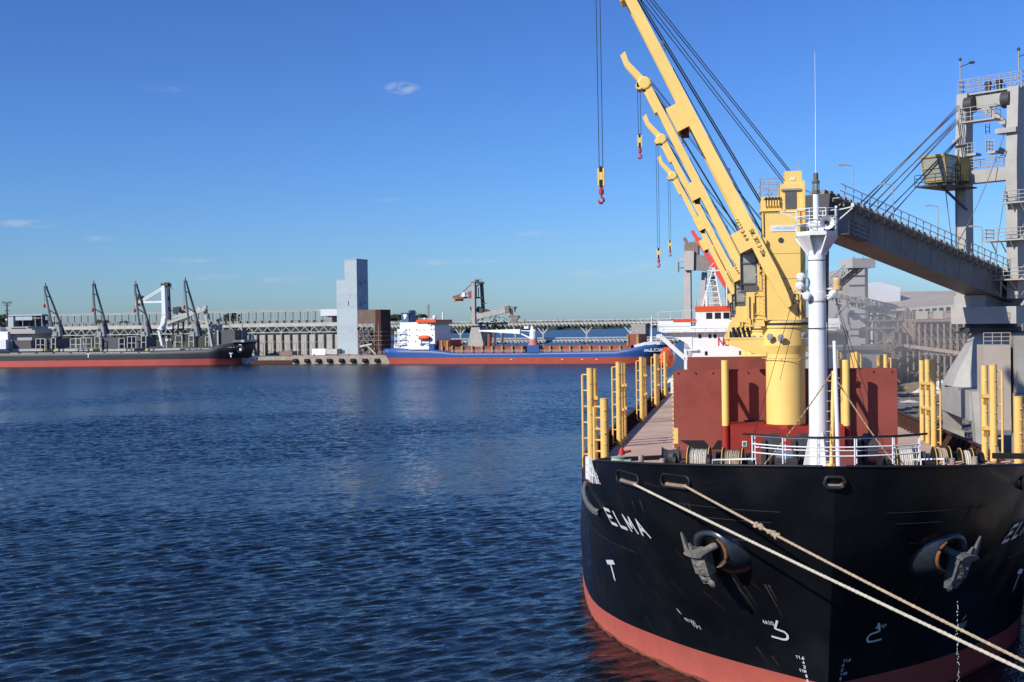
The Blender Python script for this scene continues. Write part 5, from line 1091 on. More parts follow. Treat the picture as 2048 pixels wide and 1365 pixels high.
# long storage shed: beige roof over a dark open frame
o = world_thing('storage_shed', 'long open-sided storage shed with a dusty beige roof behind the trestle', 'shed', P(1880, 700, 262))
m = MB(); a, b = P(1700, 626, 272), P(1985, 604, 250); c, d = P(1800, 584, 300), P(2000, 580, 290); m.add([a, b, d, c, a-UP*.4, b-UP*.4, d-UP*.4, c-UP*.4], [(0, 1, 2, 3), (4, 5, 6, 7), (0, 1, 5, 4), (1, 2, 6, 5), (2, 3, 7, 6), (3, 0, 4, 7)]); m.obj('roof', K['beige'], o, world=True)
for k in range(22):
    f = k/21; p = a.lerp(b, f); m = MB(); m.beam(Vector((p.x, p.y+.6, QZ)), p+Vector((0, .6, -.4)), .7); m.obj('column', K['dark'], o, world=True)
m = MB()
for z in (8, 11.5, 14, 17): m.beam(Vector((a.x, a.y+1, z)), Vector((b.x, b.y+1, z)), .3, .45)
for k in range(21):
    p, q = a.lerp(b, k/21), a.lerp(b, (k+1)/21); m.beam(Vector((p.x, p.y+1.2, 12)), Vector((q.x, q.y+1.2, 18)), .22); m.beam(Vector((q.x, q.y+1.2, 5)), Vector((p.x, p.y+1.2, 11)), .22)
m.obj('lattice', K['dark'], o, world=True)
m = MB(); p, q = P(1690, 640, 296), P(2060, 640, 280); m.hexa([Vector((p.x,p.y,QZ)),Vector((q.x,q.y,QZ)),Vector((q.x,q.y+1,QZ)),Vector((p.x,p.y+1,QZ)),Vector((p.x,p.y,17.5)),Vector((q.x,q.y,17.5)),Vector((q.x,q.y+1,17.5)),Vector((p.x,p.y+1,17.5))]); m.obj('back_wall', K['cladding_w'], o, world=True)
# inclined conveyors
def truss(name, label, p, q, w, h, matl, head=None, roofm=None, n=14, legs=0):
    o = world_thing(name, label, 'conveyor', p); d = q-p; s = Vector((d.y, -d.x, 0)).normalized(); s = -s if s.y > 0 else s; m = MB()
    for b in (0, 1):
        for z in (0, h): m.beam(p-s*w*b+UP*z, q-s*w*b+UP*z, .22)
        for k in range(n):
            f0, f1 = p+d*k/n, p+d*(k+1)/n; m.beam(f0-s*w*b, f0-s*w*b+UP*h, .14); m.beam(f0-s*w*b+UP*(h if k % 2 else 0), f1-s*w*b+UP*(0 if k % 2 else h), .14)
    for k in range(n+1): m.beam(p+d*k/n, p+d*k/n-s*w, .14)
    m.obj('truss', matl, o, world=True)
    m = MB(); m.beam(p-s*w/2+UP*.5, q-s*w/2+UP*.5, w*.8, .5); m.obj('belt', K['steel_d'], o, world=True)
    return o, d, s
o, d, s = truss('inclined_conveyor', 'grey lattice conveyor climbing to a boxy head house behind the bow mast', P(1640, 594, 235), P(1708, 536, 228), 2.6, 2.0, K['steel'], n=10)
m = MB(); pbox(m, 1705, 1751, 517, 536, 227, 4.5, 1); m.obj('head_house', K['cladding_g'], o, world=True)
m = MB(); A, zb, zt = pbox(m, 1686, 1700, 548, 700, 240, 3); m.obj('support', K['cladding_g'], o, world=True)
o, d, s = truss('descending_conveyor', 'dusty lattice conveyor descending from the silo block to the trestle', P(1640, 598, 242), P(1792, 634, 236), 2.4, 2.1, K['steel'], n=20)
m = MB(); m.rail([P(1640, 585, 241), P(1792, 622, 235)], 1.0, .05, 1.2)
m.obj('handrail', K['steel'], o, world=True)
o = world_thing('transfer_tower', 'brown steel transfer tower where the descending conveyor meets the trestle', 'tower', P(1780, 760, 238))
m = MB()
for x in (1752, 1768, 1786, 1800):
    for Y in (236, 243): a = P(x, 770, Y); a.z = QZ; b = P(x, 634, Y); m.beam(a, b, .45)
m.obj('frame', K['brown_steel'], o, world=True)
m = MB()
for y in (640, 655, 690, 715): pbox(m, 1748, 1806, y, y+3, 235, 9)
for y0, y1 in ((655, 690), (690, 715), (715, 765)): m.beam(P(1752, y0, 231.5), P(1800, y1, 231.5), .25); m.beam(P(1800, y0, 231.5), P(1752, y1, 231.5), .25)
pbox(m, 1762, 1790, 650, 672, 237, 5); m.obj('floor', K['brown_steel'], o, world=True)
o = world_thing('low_shed', 'low dusty shed below the silo block beside the white staff', 'shed', P(1720, 740, 225)); m = MB(); pbox(m, 1655, 1768, 700, 738, 226, 8, 3); m.obj('wall', K['cladding_g'], o, world=True); m = MB(); pbox(m, 1652, 1771, 694, 701, 225.5, 10, 3); m.obj('roof', K['steel_d'], o, world=True)
m = MB(); pbox(m, 1690, 1725, 706, 732, 225.7, .5, 1); m.obj('door', mat('shed_door', (.2, .25, .15), .8), o, world=True)
m = MB(); p = P(1665, 690, 205); m.lathe([(2.4, 0), (2.6, 2.2), (1.6, 3.0), (.3, 4.2)], p, 10, smooth=False); 
for e in (-2, 2): m.beam(Vector((p.x+e, p.y, QZ)), p+Vector((e, 0, .5)), .4)
m.beam(p+Vector((-1, 0, 3)), p+Vector((2.5, 0, 6.5)), .3); solo('hopper', 'dark cone shaped hopper on the quay behind the white staff', 'hopper', m, K['steel_d'])
# heaps and debris on the quay
def heap(name, label, cat, px, py, Y, rx, ry, h, matl, kind=None, seed=1):
    c = P(px, py, Y); c.z = QZ; r = np.random.default_rng(seed); n = 16; k = 7; pts = []
    for i in range(n+1):
        a = 2*math.pi*(i % n)/n
        for j in range(k): f = j/(k-1); pts.append((c.x+rx*f*math.cos(a)*(1+.1*math.sin(i*3)), c.y+ry*f*math.sin(a), QZ-.02+h*(1-f)**.9*(1+.35*math.sin(i*5.1+j*2.3)*f)))
    m = MB(); m.grid(pts, n+1, k, False); o = m.obj(name, matl); tag(o, label, cat, None, kind); return o
heap('salt_heap', 'small white heap on the dusty quay beside the loader leg', 'heap', 1884, 797, 219, 5.0, 3.5, 2.3, K['salt'], seed=2)
heap('grain_heap', 'brown spill heap at the foot of the trestle', 'heap', 1835, 792, 229, 8, 3, 1.5, K['grain'], seed=4)
heap('chalk_heap', 'little white spill patch on the open quay', 'heap', 1820, 822, 196, 1.8, 1.5, .35, K['salt'], seed=5)
heap('sand_heap', 'wide brown heap under the descending conveyor', 'heap', 1822, 772, 246, 9, 5, 2.0, K['grain'], seed=6)
heap('stockpile', 'conical brown stockpile under the beige shed roof', 'heap', 1815, 740, 256, 9, 9, 15.5, K['grain'], seed=7)
r = random.Random(5)
TPc = P(1828, 900, 142)
TP = world_thing('timber_pile', 'untidy pile of reddish timber lying on the quay beside the standing hatch cover', 'timber pile', (TPc.x, TPc.y, QZ))
for i in range(46):
    a = r.uniform(-.9, .9)+r.choice((0, 1.4)); L = r.uniform(1.2, 3.2); p = Vector((TPc.x+r.gauss(0, 2.3), TPc.y+r.gauss(0, 3.5), QZ+.1+abs(r.gauss(0, .55)))); m = MB(); m.beam(p, p+Vector((math.cos(a)*L, math.sin(a)*L, r.uniform(-.1, .6))), .22, .12); m.obj('plank', K['timber'], TP, world=True)
DB = MB()
for i in range(420):
    px = r.uniform(1790, 1995); Y = r.uniform(128, 232); p = P(px, 800, Y); p.z = QZ+.02; q = r.uniform(.05, .28); a = r.uniform(0, 3.1)
    DB.box(p+UP*q*.3, (q*r.uniform(1, 5), q, q*.7), Matrix.Rotation(a, 3, 'Z'))
tag(DB.obj('debris', K['grain']), label='scattered scraps and spillage on the dusty near quay', cat='debris', kind='stuff')
# dust drifting up from the loading
def dust():
    m = bpy.data.materials.new('loading_dust'); m.use_nodes = True; n, l = m.node_tree.nodes, m.node_tree.links; n.remove(n['Principled BSDF']); v = n.new('ShaderNodeVolumePrincipled'); v.inputs['Color'].default_value = (.85, .8, .74, 1)
    tc = n.new('ShaderNodeTexCoord'); no = n.new('ShaderNodeTexNoise'); no.inputs['Scale'].default_value = .12; no.inputs['Detail'].default_value = 3; l.new(tc.outputs['Object'], no.inputs['Vector'])
    ln = n.new('ShaderNodeVectorMath'); ln.operation = 'MULTIPLY'; l.new(tc.outputs['Object'], ln.inputs[0]); ln.inputs[1].default_value = (1/17, 1/42, 1/9.5); le = n.new('ShaderNodeVectorMath'); le.operation = 'LENGTH'; l.new(ln.outputs[0], le.inputs[0])
    f = n.new('ShaderNodeMapRange'); f.inputs[1].default_value = .25; f.inputs[2].default_value = 1; f.inputs[3].default_value = 1; f.inputs[4].default_value = 0; l.new(le.outputs['Value'], f.inputs[0])
    k = n.new('ShaderNodeMapRange'); k.inputs[1].default_value = .35; k.inputs[2].default_value = .7; k.inputs[3].default_value = .25; k.inputs[4].default_value = 1; l.new(no.outputs['Fac'], k.inputs[0])
    a = n.new('ShaderNodeMath'); a.operation = 'MULTIPLY'; l.new(f.outputs[0], a.inputs[0]); l.new(k.outputs[0], a.inputs[1]); b = n.new('ShaderNodeMath'); b.operation = 'MULTIPLY'; l.new(a.outputs[0], b.inputs[0]); b.inputs[1].default_value = .022; l.new(b.outputs[0], v.inputs['Density'])
    l.new(v.outputs[0], n['Material Output'].inputs['Volume']); return m
m = MB(); m.lathe([(0, -1), (.5, -.866), (.866, -.5), (1, 0), (.866, .5), (.5, .866), (0, 1)], n=20); m.V = [(x*17, y*42, z*9.5) for x, y, z in m.V]
du_ = m.obj('dust', dust()); du_.location = P(1745, 668, 178); du_.rotation_euler = (0, 0, -.35); tag(du_, 'pale loading dust drifting over the quay behind the white mast', 'dust', kind='stuff')
# ------------------------------------------------------------------ far terminal across the basin
def far_hull(F, B, secs, zred, white_from=None):
    m = MB(); nv = 5
    for sd in (-1, 1):
        base = len(m.V)
        for (u, uw, hd, hw, zd) in secs:
            for k, z in enumerate((-1.2, 0, zred, zred+(zd-zred)*.5, zd)):
                f = max(0, min(1, z/zd)); uu = uw+(u-uw)*f; h = hw+(hd-hw)*f**.8
                m.V.append((uu, sd*h, z))
        for i in range(len(secs)-1):
            for j in range(nv-1):
                a = base+i*nv+j; m.F.append((a, a+nv, a+nv+1, a+1)); m.S.append(True); m.M.append((2 if white_from is not None and secs[i][1] > white_from else 1) if j < 2 else 0)
    n = len(secs)
    for i in range(n-1):
        a = i*nv+nv-1; b = n*nv+i*nv+nv-1; m.F.append((a, a+nv, b+nv, b)); m.S.append(False); m.M.append(0)
    for i in (0, n-1):
        for j in range(nv-1): a = i*nv+j; b = n*nv+i*nv+j; m.F.append((a, b, b+1, a+1)); m.S.append(False); m.M.append(1 if j < 2 else 0)
    return m
# ---- blue coaster
st, bo_ = P(769, 727.5, 500), P(1338, 727, 500)
def at_water(px, py): d = ray(px, py); return Vector((0, 0, CAMH))+d*(CAMH/-d.z)
S0, S1 = at_water(768, 728.5), at_water(1330, 727.5)
ang = math.atan2(S1.y-S0.y, S1.x-S0.x); BF = Frame(S0.x, S0.y, ang); BB = 17.0
LB_ = (S1-S0).length
BCn = thing('cargo_ship', 'blue and red general cargo ship with white stern house moored across the basin', 'ship', tuple(BF.w(0, BB/2, 0)), ang)
def bu(px, py, v=0): return BF.uz(px, py, v)
secs = []
for (px, py, hd, hw, uwof) in ((767,698,6.5,4.5,1.5),(775,698,7.6,6.5,.5),(800,698,8.4,8.2,0),(860,699,8.5,8.5,0),(885,702,8.5,8.5,0),(905,706,8.5,8.5,0),(1040,706,8.5,8.5,0),(1230,703,8.5,8.4,0),(1255,698,8.5,7.6,0),(1280,693,8.0,6.0,-1),(1305,689.5,6.6,4.0,-2.5),(1328,686.5,4.0,1.6,-4.5),(1346,684.5,.3,.15,-7)):
    u, z = bu(px, py, BB/2-hd); secs.append((u, u+uwof, hd, hw, z))
far_hull(BF, BB, secs, bu(1000, 715.5)[1]).obj('hull', [K['blue_hull'], K['red_hull']], BCn)
def bx(m, x0, x1, y0, y1, v0, v1):
    """box on the ship: near face spans the photo rectangle, v metres in from the near side"""
    u0, za = bu(x0, y1, v0); u1, _ = bu(x1, y1, v0); _, zb = bu((x0+x1)/2, y0, v0); _, za = bu((x0+x1)/2, y1, v0)
    return m.b2((u0, v0-BB/2, za), (u1, v1-BB/2, zb))
hse = part_empty('stern_house', BCn)
m = MB(); bx(m, 795, 868, 658, 699, 1.2, 15.8); bx(m, 800, 836, 645, 660, 1.6, 15.4); bx(m, 836, 868, 645, 660, 1.0, 16); bx(m, 852, 870, 652, 690, .6, 16.4); m.obj('house_wall', K['white_house'], hse)
m = MB(); bx(m, 832, 871, 640, 645.5, .2, 16.8); m.obj('bridge_roof', K['orange'], hse)
m = MB(); bx(m, 859, 871.5, 645, 648.5, .15, 16.9); 
m.obj('bridge_window', K['glass'], hse)
for (x, y) in ((813,660),(819,660),(833,660),(838,660),(850,660),(814,671.5),(819,671.5),(834,671.5),(831,683),(816,683),(863,659),(868,659),(865,671),(841,648),(846,648),(856,648),(861.5,652)):
    m = MB(); bx(m, x-.8, x+.8, y-1.1, y+1.1, .5 if x > 851 else 1.1, 1.4 if x > 851 else 1.7); m.obj('window', K['glass'], hse)
m = MB(); bx(m, 803, 817, 627, 646, 5, 12); bx(m, 817, 821, 621, 646, 6, 11); bx(m, 801, 818, 626, 627.5, 4.5, 12.5); fn = m.obj('funnel', K['navy'], hse)
m = MB(); u, z = bu(810, 634, 4.95); q = [(-.2,1.6),(-.75,1.5),(-1.05,.9),(-1.0,.3),(-.5,-.4),(-.75,-1.0),(-.3,-1.25),(.15,-.9),(.6,-.3),(1.0,.5),(.95,1.2),(.5,1.6),(.1,1.1)]
m.prism([(a*.85, b*.9) for a, b in q], lambda a, b, w: Vector((u+a, -BB/2+4.97+w, z+b)), -.05, 0); m.obj('funnel_emblem', K['mark_white'], hse)
m = MB()
for (x0, y0, x1, y1) in ((797, 671, 810, 659), (797, 683, 810, 672), (797, 694, 810, 684)):
    a, b = bu(x0, y0, .6), bu(x1, y1, .6); m.beam((a[0], .6-BB/2, a[1]), (b[0], .6-BB/2, b[1]), .3)
for y in (668, 680, 690): u0, z = bu(789, y, .5); u1, _ = bu(811, y, .5); m.b2((u0, .4-BB/2, z-.12), (u1, 2-BB/2, z+.12)); m.rail([(u0, .5-BB/2, z), (u1, .5-BB/2, z)], 1.0, .06, 1.5)
for x in (790, 795): a, b = bu(x, 697, .6), bu(x, 663, .6); m.tube((a[0], .6-BB/2, a[1]), (b[0], .6-BB/2, b[1]), .12)
a = bu(836, 645, 1)
m.rail([(a[0], 1.2-BB/2, a[1]+.6), (bu(868, 645, 1)[0], 1.2-BB/2, a[1]+.6)], 1.0, .06, 1.5); m.obj('stair', K['white'], hse)
m = MB(); a, b = bu(857, 641, 8), bu(856, 608, 8); m.tube((a[0], -.5, a[1]), (b[0], -.5, b[1]), .35, .2)
for y, w in ((612, 1.0), (616, 1.1), (622, .8), (626, 2.0), (631, 1.0)): u, z = bu(857, y, 8); m.box((u, -.5, z), (w, .6, .4))
m.obj('radar_mast', K['steel_d'], hse)
m = MB(); u, z = bu(868, 641, 8); m.lathe([(0, 0), (.7, .5), (.9, 1.3), (.5, 2.1), (0, 2.3)], (u, 0, z), 10); m.cut(); u, z = bu(885, 640, 8); m.tube((u, 0, z), (u, 0, z+3.2), .35); m.cut(); u, z = bu(848, 641, 5); m.lathe([(0, 0), (.6, .4), (.4, 1), (0, 1.2)], (u, -3, z), 8); m.obj('radome', K['white'], hse)
lb = thing('lifeboat', 'small red lifeboat on the white stern house of the blue ship', 'lifeboat', tuple(BF.w(bu(850, 676, .2)[0], -.4, bu(850, 676, .2)[1])), ang)
m = MB(); m.lathe([(0, -2.9), (.8, -2.4), (1.0, -1), (1.0, 1.2), (.7, 2.4), (0, 2.9)], (0, 0, 0), 12, (1, 0, 0)); m.obj('boat_hull', K['orange'], lb)
m = MB(); bx(m, 836, 842, 681, 688, -.2, 1.2); m.cut(); bx(m, 842, 858, 683, 687, .2, 1); m.cut(); bx(m, 788, 806, 690, 697, 1, 3); m.obj('life_raft', K['white'], BCn)
m = MB(); bx(m, 820, 858, 690, 697.5, 1.5, 2); m.obj('stern_recess', K['dark'], BCn)
m = MB(); bx(m, 858, 868, 688, 701, -.05, .5); m.obj('break_bulkhead', K['blue_hull'], BCn)
m = MB(); a = bu(818, 699.5); b = bu(859, 697.5); m.beam((a[0], -BB/2-.2, a[1]), (b[0], -BB/2-.2, a[1]), .4, .5); m.obj('gangway', K['white_dirty'], BCn)
m = MB(); bx(m, 876, 1046, 694, 706.5, 2.2, 14.8); m.cut(); bx(m, 1075, 1262, 691, 705, 2.2, 14.8); m.obj('hatch_coaming', K['hatch_brown'], BCn)
m = MB(); bx(m, 877, 899, 681, 695, 2.4, 14.6); m.obj('hatch_stack', K['hatch_brown'], BCn); m = MB(); bx(m, 1255, 1277, 669, 691, 2.4, 14.6); m.obj('hatch_stack', K['hatch_brown'], BCn)
for x in list(range(884, 1046, 20))+list(range(1080, 1256, 20)):
    m = MB(); bx(m, x-1.2, x+1.2, 692, 707, 1.2, 2.3); bx(m, x-2.6, x+1, 694, 697, 1.6, 2.3); m.obj('coaming_stay', K['yellow_dirty'], BCn)
m = MB(); bx(m, 882, 884.5, 682, 700, 1.9, 2.3); m.cut(); bx(m, 893, 896, 682, 702, 1.9, 2.3); m.cut(); bx(m, 1254, 1257, 670, 692, 1.9, 2.3); m.cut(); bx(m, 1273, 1277, 670, 692, 1.9, 2.3); m.obj('hatch_lashing', K['yellow_dirty'], BCn)
m = MB(); u0, z = bu(905, 706, .2); u1, _ = bu(1050, 706, .2); m.rail([(u0, .2-BB/2, z), (u1, .2-BB/2, z)], 1.1, .06, 1.8); m.cut(); u0, z = bu(1080, 705, .2); u1, _ = bu(1250, 702, .2); m.rail([(u0, .2-BB/2, z), (u1, .2-BB/2, z)], 1.1, .06, 1.8); m.obj('deck_rail', K['white_dirty'], BCn)
m = MB(); a, b = bu(979, 702, 4), bu(979, 663, 4); m.tube((a[0], 4-BB/2, a[1]), (b[0], 4-BB/2, b[1]), .95, n=14); m.obj('derrick_post', K['hatch_brown'], BCn)
ck = part_empty('deck_crane', BCn); cu, cz = bu(1067, 690, 2.5)
m = MB(); m.lathe([(2.3, cz-.5), (1.5, bu(1067, 679, 2.5)[1])], (cu, 2.5-BB/2, 0), 18); m.obj('crane_base', mat('crane_base_pink', (.5, .2, .17), .7), ck)
m = MB(); bx(m, 1054, 1078, 691, 708, .0, 4.5); m.obj('crane_plinth', K['blue_hull'], ck)
m = MB(); z0, z1 = bu(1067, 679, 2.5)[1], bu(1067, 659, 2.5)[1]; m.lathe([(1.45, z0), (1.55, z0+.4), (1.55, z1-.8), (1.2, z1), (0, z1+.1)], (cu, 2.5-BB/2, 0), 18); m.box((cu-.4, 2.5-BB/2, z1+.6), (1.0, 1.4, 1.3)); m.obj('crane_tower', K['white'], ck)
m = MB(); t0, tz = bu(958, 662, 2.5); j0, jz = bu(1041, 663.5, 2.5)
m.hexa([(t0,-.4+2.5-BB/2,tz-.25),(t0,.4+2.5-BB/2,tz-.25),(t0,.4+2.5-BB/2,tz+.25),(t0,-.4+2.5-BB/2,tz+.25),(j0,-.8+2.5-BB/2,jz-1),(j0,.8+2.5-BB/2,jz-1),(j0,.8+2.5-BB/2,jz+1),(j0,-.8+2.5-BB/2,jz+1)])
m.beam((j0-.4, 2.5-BB/2, jz+.4), (cu-1.2, 2.5-BB/2, jz+.2), .35); m.beam((j0-.4, 2.5-BB/2, jz-.6), (cu-1.1, 2.5-BB/2, bu(1060, 677, 2.5)[1]), .5); bx(m, 1048, 1056, 653, 658, 1.8, 3.2); m.obj('jib', K['white'], ck)
m = MB(); a, b = bu(1303, 690, 7), bu(1303, 632, 7); m.tube((a[0], 7-BB/2, a[1]), (b[0], 7-BB/2, b[1]), .45, .2); u, z = bu(1303, 650, 7); m.beam((u-.2, 7-BB/2, z), (u+2.2, 7-BB/2, z), .25); m.tube((u-1, 7-BB/2, bu(1303, 690, 7)[1]), (u, 7-BB/2, bu(1303, 668, 7)[1]), .25); m.obj('foremast', K['white'], BCn)
m = MB(); pts0 = [(1268, 690.5), (1290, 684.5), (1320, 683.5), (1343, 683.2)]; V = []
for x, y in pts0:
    hd = 8.0 if x < 1285 else 7 if x < 1300 else 5.2 if x < 1330 else .8
    for e, dz in ((-1, 0), (-1, -1.2), (1, -1.2), (1, 0)): u, z = bu(x, y, BB/2-hd); V.append((u, e*hd*1.005, z+dz))
m.add(V, [(4*i+j, 4*i+4+j, 4*i+4+(j+1) % 4, 4*i+(j+1) % 4) for i in range(3) for j in range(4)]); m.obj('bow_bulwark', K['white'], BCn)
u0, zq = bu(1292, 699, .0); u1, _ = bu(1322, 699, 0); hn_ = lambda u: float(np.interp(u, [s_[0] for s_ in secs], [s_[2]*.62+s_[3]*.38 for s_ in secs]))+.35
m = MB(); text(m, 'NAZLICAN', lambda u, v: Vector((u0-1.0+u, -hn_(u0-1.0+u), zq-.9+v)), 1.15, .62, .24, .4, .5); m.obj('name_lettering', K['mark_white'], BCn)
m = MB()
for x in (1022, 1124, 1164, 1193): m.cut(); bx(m, x-2, x+2, 718.5, 719.6, -.06, .2)
m.obj('draft_mark', K['mark_white'], BCn)
# ---- dark bulk carrier at the left
D1 = at_water(507, 729.5); D0 = at_water(-70, 735.5); ang = math.atan2(D1.y-D0.y, D1.x-D0.x); DF = Frame(D0.x, D0.y, ang); DB_ = 24.0
DC = thing('bulk_carrier', 'long dark grey bulk carrier with four upright cranes and a pale bulbous bow', 'ship', tuple(DF.w(0, DB_/2, 0)), ang)
def du(px, py, v=0): return DF.uz(px, py, v)
def dx(m, x0, x1, y0, y1, v0, v1):
    u0, _ = du(x0, y1, v0); u1, _ = du(x1, y1, v0); za = du((x0+x1)/2, y1, v0)[1]; zb = du((x0+x1)/2, y0, v0)[1]
    return m.b2((u0, v0-DB_/2, za), (u1, v1-DB_/2, zb))
secs2 = []
for (px, py, hd, hw, uo) in ((-70,706,10,9,0),(-40,706,12,12,0),(100,705,12,12,0),(300,702,12,12,0),(415,699,12,11,0),(428,696,12,9.5,0),(436,690,11.5,8,0),(460,687,10,5.5,0),(480,685.5,7.5,3,-.5),(498,684,4.4,.9,-2),(513,682.5,.4,.15,-5)):
    u, z = du(px, py, DB_/2-hd); secs2.append((u, u+uo, hd, hw, z))
far_hull(DF, DB_, secs2, du(300, 719.5)[1], du(476, 720, 5)[0]).obj('hull', [K['dark_hull'], K['red_hull2'], K['bulb_white']], DC)
m = MB(); u, z = du(482, 722, DB_/2); prof = [(0, 0), (1.0, .6), (1.7, 2.0), (2.2, 4.5), (2.6, 9), (2.8, 14)]; ue = du(511, 722, DB_/2)[0]
m.lathe([(r_, 0-z_) for r_, z_ in prof], (ue, 0, .2), 16, (1, 0, 0)); m.V = [(x, y*1.2, max(-1, (z_-.2)*1.15+.9)) for x, y, z_ in m.V]; m.obj('bulbous_bow', K['bulb_white'], DC)
hse = part_empty('stern_house', DC)
m = MB(); dx(m, -60, 16, 664, 703, 3, 21); dx(m, -60, 0, 655, 665, 3, 21); m.obj('house_wall', K['white_house'], hse)
m = MB(); dx(m, 16, 64, 658, 684, 6, 24); dx(m, 12, 56, 654, 659, 6, 24); dx(m, 14, 70, 661, 668, 4, 26); m.obj('bridge_front', K['cladding_g'], hse)
m = MB(); dx(m, 23, 52, 656, 658, 5.9, 7); 
for x in (20, 26, 33, 39, 46): m.cut(); dx(m, x, x+1.3, 668, 670, 5.9, 7)
m.obj('bridge_window', K['dark'], hse)
m = MB(); dx(m, -60, 12, 680, 699, -.1, 3); m.obj('lifeboat_station', K['white'], hse)
m = MB(); a, b = du(14, 656, 12), du(14, 606, 12); m.tube((a[0], 0, a[1]), (b[0], 0, b[1]), .5, .3); 
for y, w in ((606, 2.6), (611, 1.8), (622, 1.6), (630, .9)): u, z = du(14, y, 12); m.box((u, 0, z), (w*1.5, .5, .35))
for x in (6, 10, 18, 22): a, b = du(x, 609, 12), du(x-(14-x)*.1, 602, 12); m.tube((a[0], 0, a[1]), (b[0], 0, b[1]), .12)
m.obj('radar_mast', K['dark'], hse)
m = MB(); u, z = du(14, 640, 11); m.lathe([(0, -.6), (.7, 0), (0, .7)], (u, -1.5, z), 10); m.obj('radome', K['white'], hse)
def dcrane(xb, xt, yt, yb=698):
    c = part_empty('deck_crane', DC); v = 12; uu, zb_ = du(xb, yb, v); zt_ = du(xb, 673, v)[1]; u0 = uu; V = v-DB_/2
    m = MB(); m.lathe([(1.35, zb_), (1.35, zt_-1), (1.9, zt_-.6), (1.9, zt_)], (uu, V, 0), 16); m.obj('pedestal', K['dark'], c)
    z1 = du(xb, 650, v)[1]; m = MB(); m.prism([(-1.7, zt_), (1.7, zt_), (1.3, z1-1), (.8, z1), (-.9, z1), (-1.5, z1-1.8)], lambda a, b, w: Vector((uu+a, V+w, b)), -1.5, 1.5); m.b2((uu-1.7, V-2.0, zt_), (uu+.3, V-1.5, zt_+2.2)); m.obj('housing', K['crane_grey'], c)
    m = MB(); m.b2((uu-1.2, V-1.65, z1-3.2), (uu-.1, V-1.4, z1-1.8)); m.obj('cab_window', K['glass'], c)
    tu, tz = du(xt, yt, v); m = MB()
    for e, du_ in ((-1, -2.1), (1, 2.3)):
        q = Vector((tu+e*.35, V+e*.4, tz)); p = Vector((uu+du_, V+e*1.8, zt_+1.0 if e > 0 else zt_+5)); m.beam(p, q, .75, .75, (0, 1, 0), .55, .55)
    for f in (.42, .8): a = Vector((uu-2.1, V-1.8, zt_+5)).lerp(Vector((tu-.35, V, tz)), f); b = Vector((uu+2.3, V+1.8, zt_+1)).lerp(Vector((tu+.35, V, tz)), f); m.beam(a, b, .4)
    m.box((tu, V, tz+.4), (1.3, 1.4, 1.2)); m.tube((tu, V, tz+1), (tu-.1, V, tz+2.4), .25); m.obj('jib', K['crane_dark'], c)
    m = MB(); hz = tz-8-3*(xb % 3); m.tube((tu-.8, V, tz), (tu-.9, V, hz), .07, n=5); m.tube((uu+.9, V, z1), (tu+.2, V, tz), .07, n=4); m.obj('wire', K['crane_dark'], c)
    m = MB(); m.lathe([(0, -1.2), (.6, -.8), (.7, .3), (0, 1.0)], (tu-.9, V, hz), 10); m.obj('hook_block', K['coral'], c)
    m = MB(); m.b2((uu+.6, V-.8, z1-.3), (uu+1.3, V+.8, z1+2.0)); m.obj('head_sheave', K['dark'], c)
for a in ((117, 91.5, 577, 698), (205, 188, 572, 697), (292, 272, 573, 696), (391, 371, 566, 695)): dcrane(*a)
for (x0, x1, y0, y1) in ((24, 62, 681, 699), (94, 105, 678, 697), (203, 240, 676, 696.5), (272, 283, 675, 695), (438, 470, 661, 689)):
    m = MB(); dx(m, x0, x1, y0, y1, 4, 20); m.obj('hatch_cover', K['hatch_grey'], DC)
for x, y0, y1 in ((21, 681, 700), (90, 678, 700), (200, 676, 698), (434, 661, 692)):
    m = MB(); dx(m, x, x+3, y0, y1, 3, 20); m.obj('hatch_side', K['white_dirty'], DC)
m = MB()
for x0, x1 in ((22, 88), (108, 182), (200, 266), (290, 360), (370, 420)): m.cut(); dx(m, x0, x1, 698.0, 703-(x0 > 300)*1.5, 4, 20)
m.obj('hatch_coaming', K['white_dirty'], DC)
m = MB()
for x in (22, 84, 110, 180, 200, 262, 292): m.cut(); dx(m, x, x+6, 697.5, 702.5, 3.8, 4.4)
m.obj('coaming_end', mat('pale_yellow', (.6, .52, .2), .7), DC)
def gate(x0, x1, y0, y1, nb):
    m = MB()
    for i in range(nb+1): x = x0+(x1-x0)*i/nb; a, b = du(x, y1, 1.5), du(x, y0, 1.5); m.beam((a[0], 1.5-DB_/2, a[1]), (b[0], 1.5-DB_/2, b[1]), .35)
    for y in (y0, (y0+y1)/2+1): a, b = du(x0, y, 1.5), du(x1, y, 1.5); m.beam((a[0], 1.5-DB_/2, a[1]), (b[0], 1.5-DB_/2, b[1]), .25)
    m.obj('stanchion_frame', K['white_dirty'], DC)
for g in ((72, 90, 678, 700, 2), (103, 111, 676, 699, 1), (141, 161, 678, 699, 2), (162, 183, 676, 699, 2), (190, 199, 674, 698, 1), (238, 249, 677, 698, 1), (255, 272, 674, 697, 2), (283, 292, 672, 696, 1), (351, 364, 672, 695, 1), (378, 387, 671, 694, 1), (411, 418, 674, 693, 1)): gate(*g)
m = MB(); a, b = du(483, 686, 12), du(484, 648, 12); m.tube((a[0], 0, a[1]), (b[0], 0, b[1]), .5, .3); m.obj('foremast', K['white_dirty'], DC)
m = MB(); dx(m, 465, 488, 680.5, 685, 4, 20); V = []
for x, y, hd in ((463, 681, 10), (485, 680, 7.5), (500, 679.6, 4.6), (514, 679.4, .5)):
    for e, dz in ((-1, 0), (-1, -1.0), (1, -1.0), (1, 0)): u, z = du(x, y, DB_/2-hd); V.append((u, e*hd*1.02, z+dz))
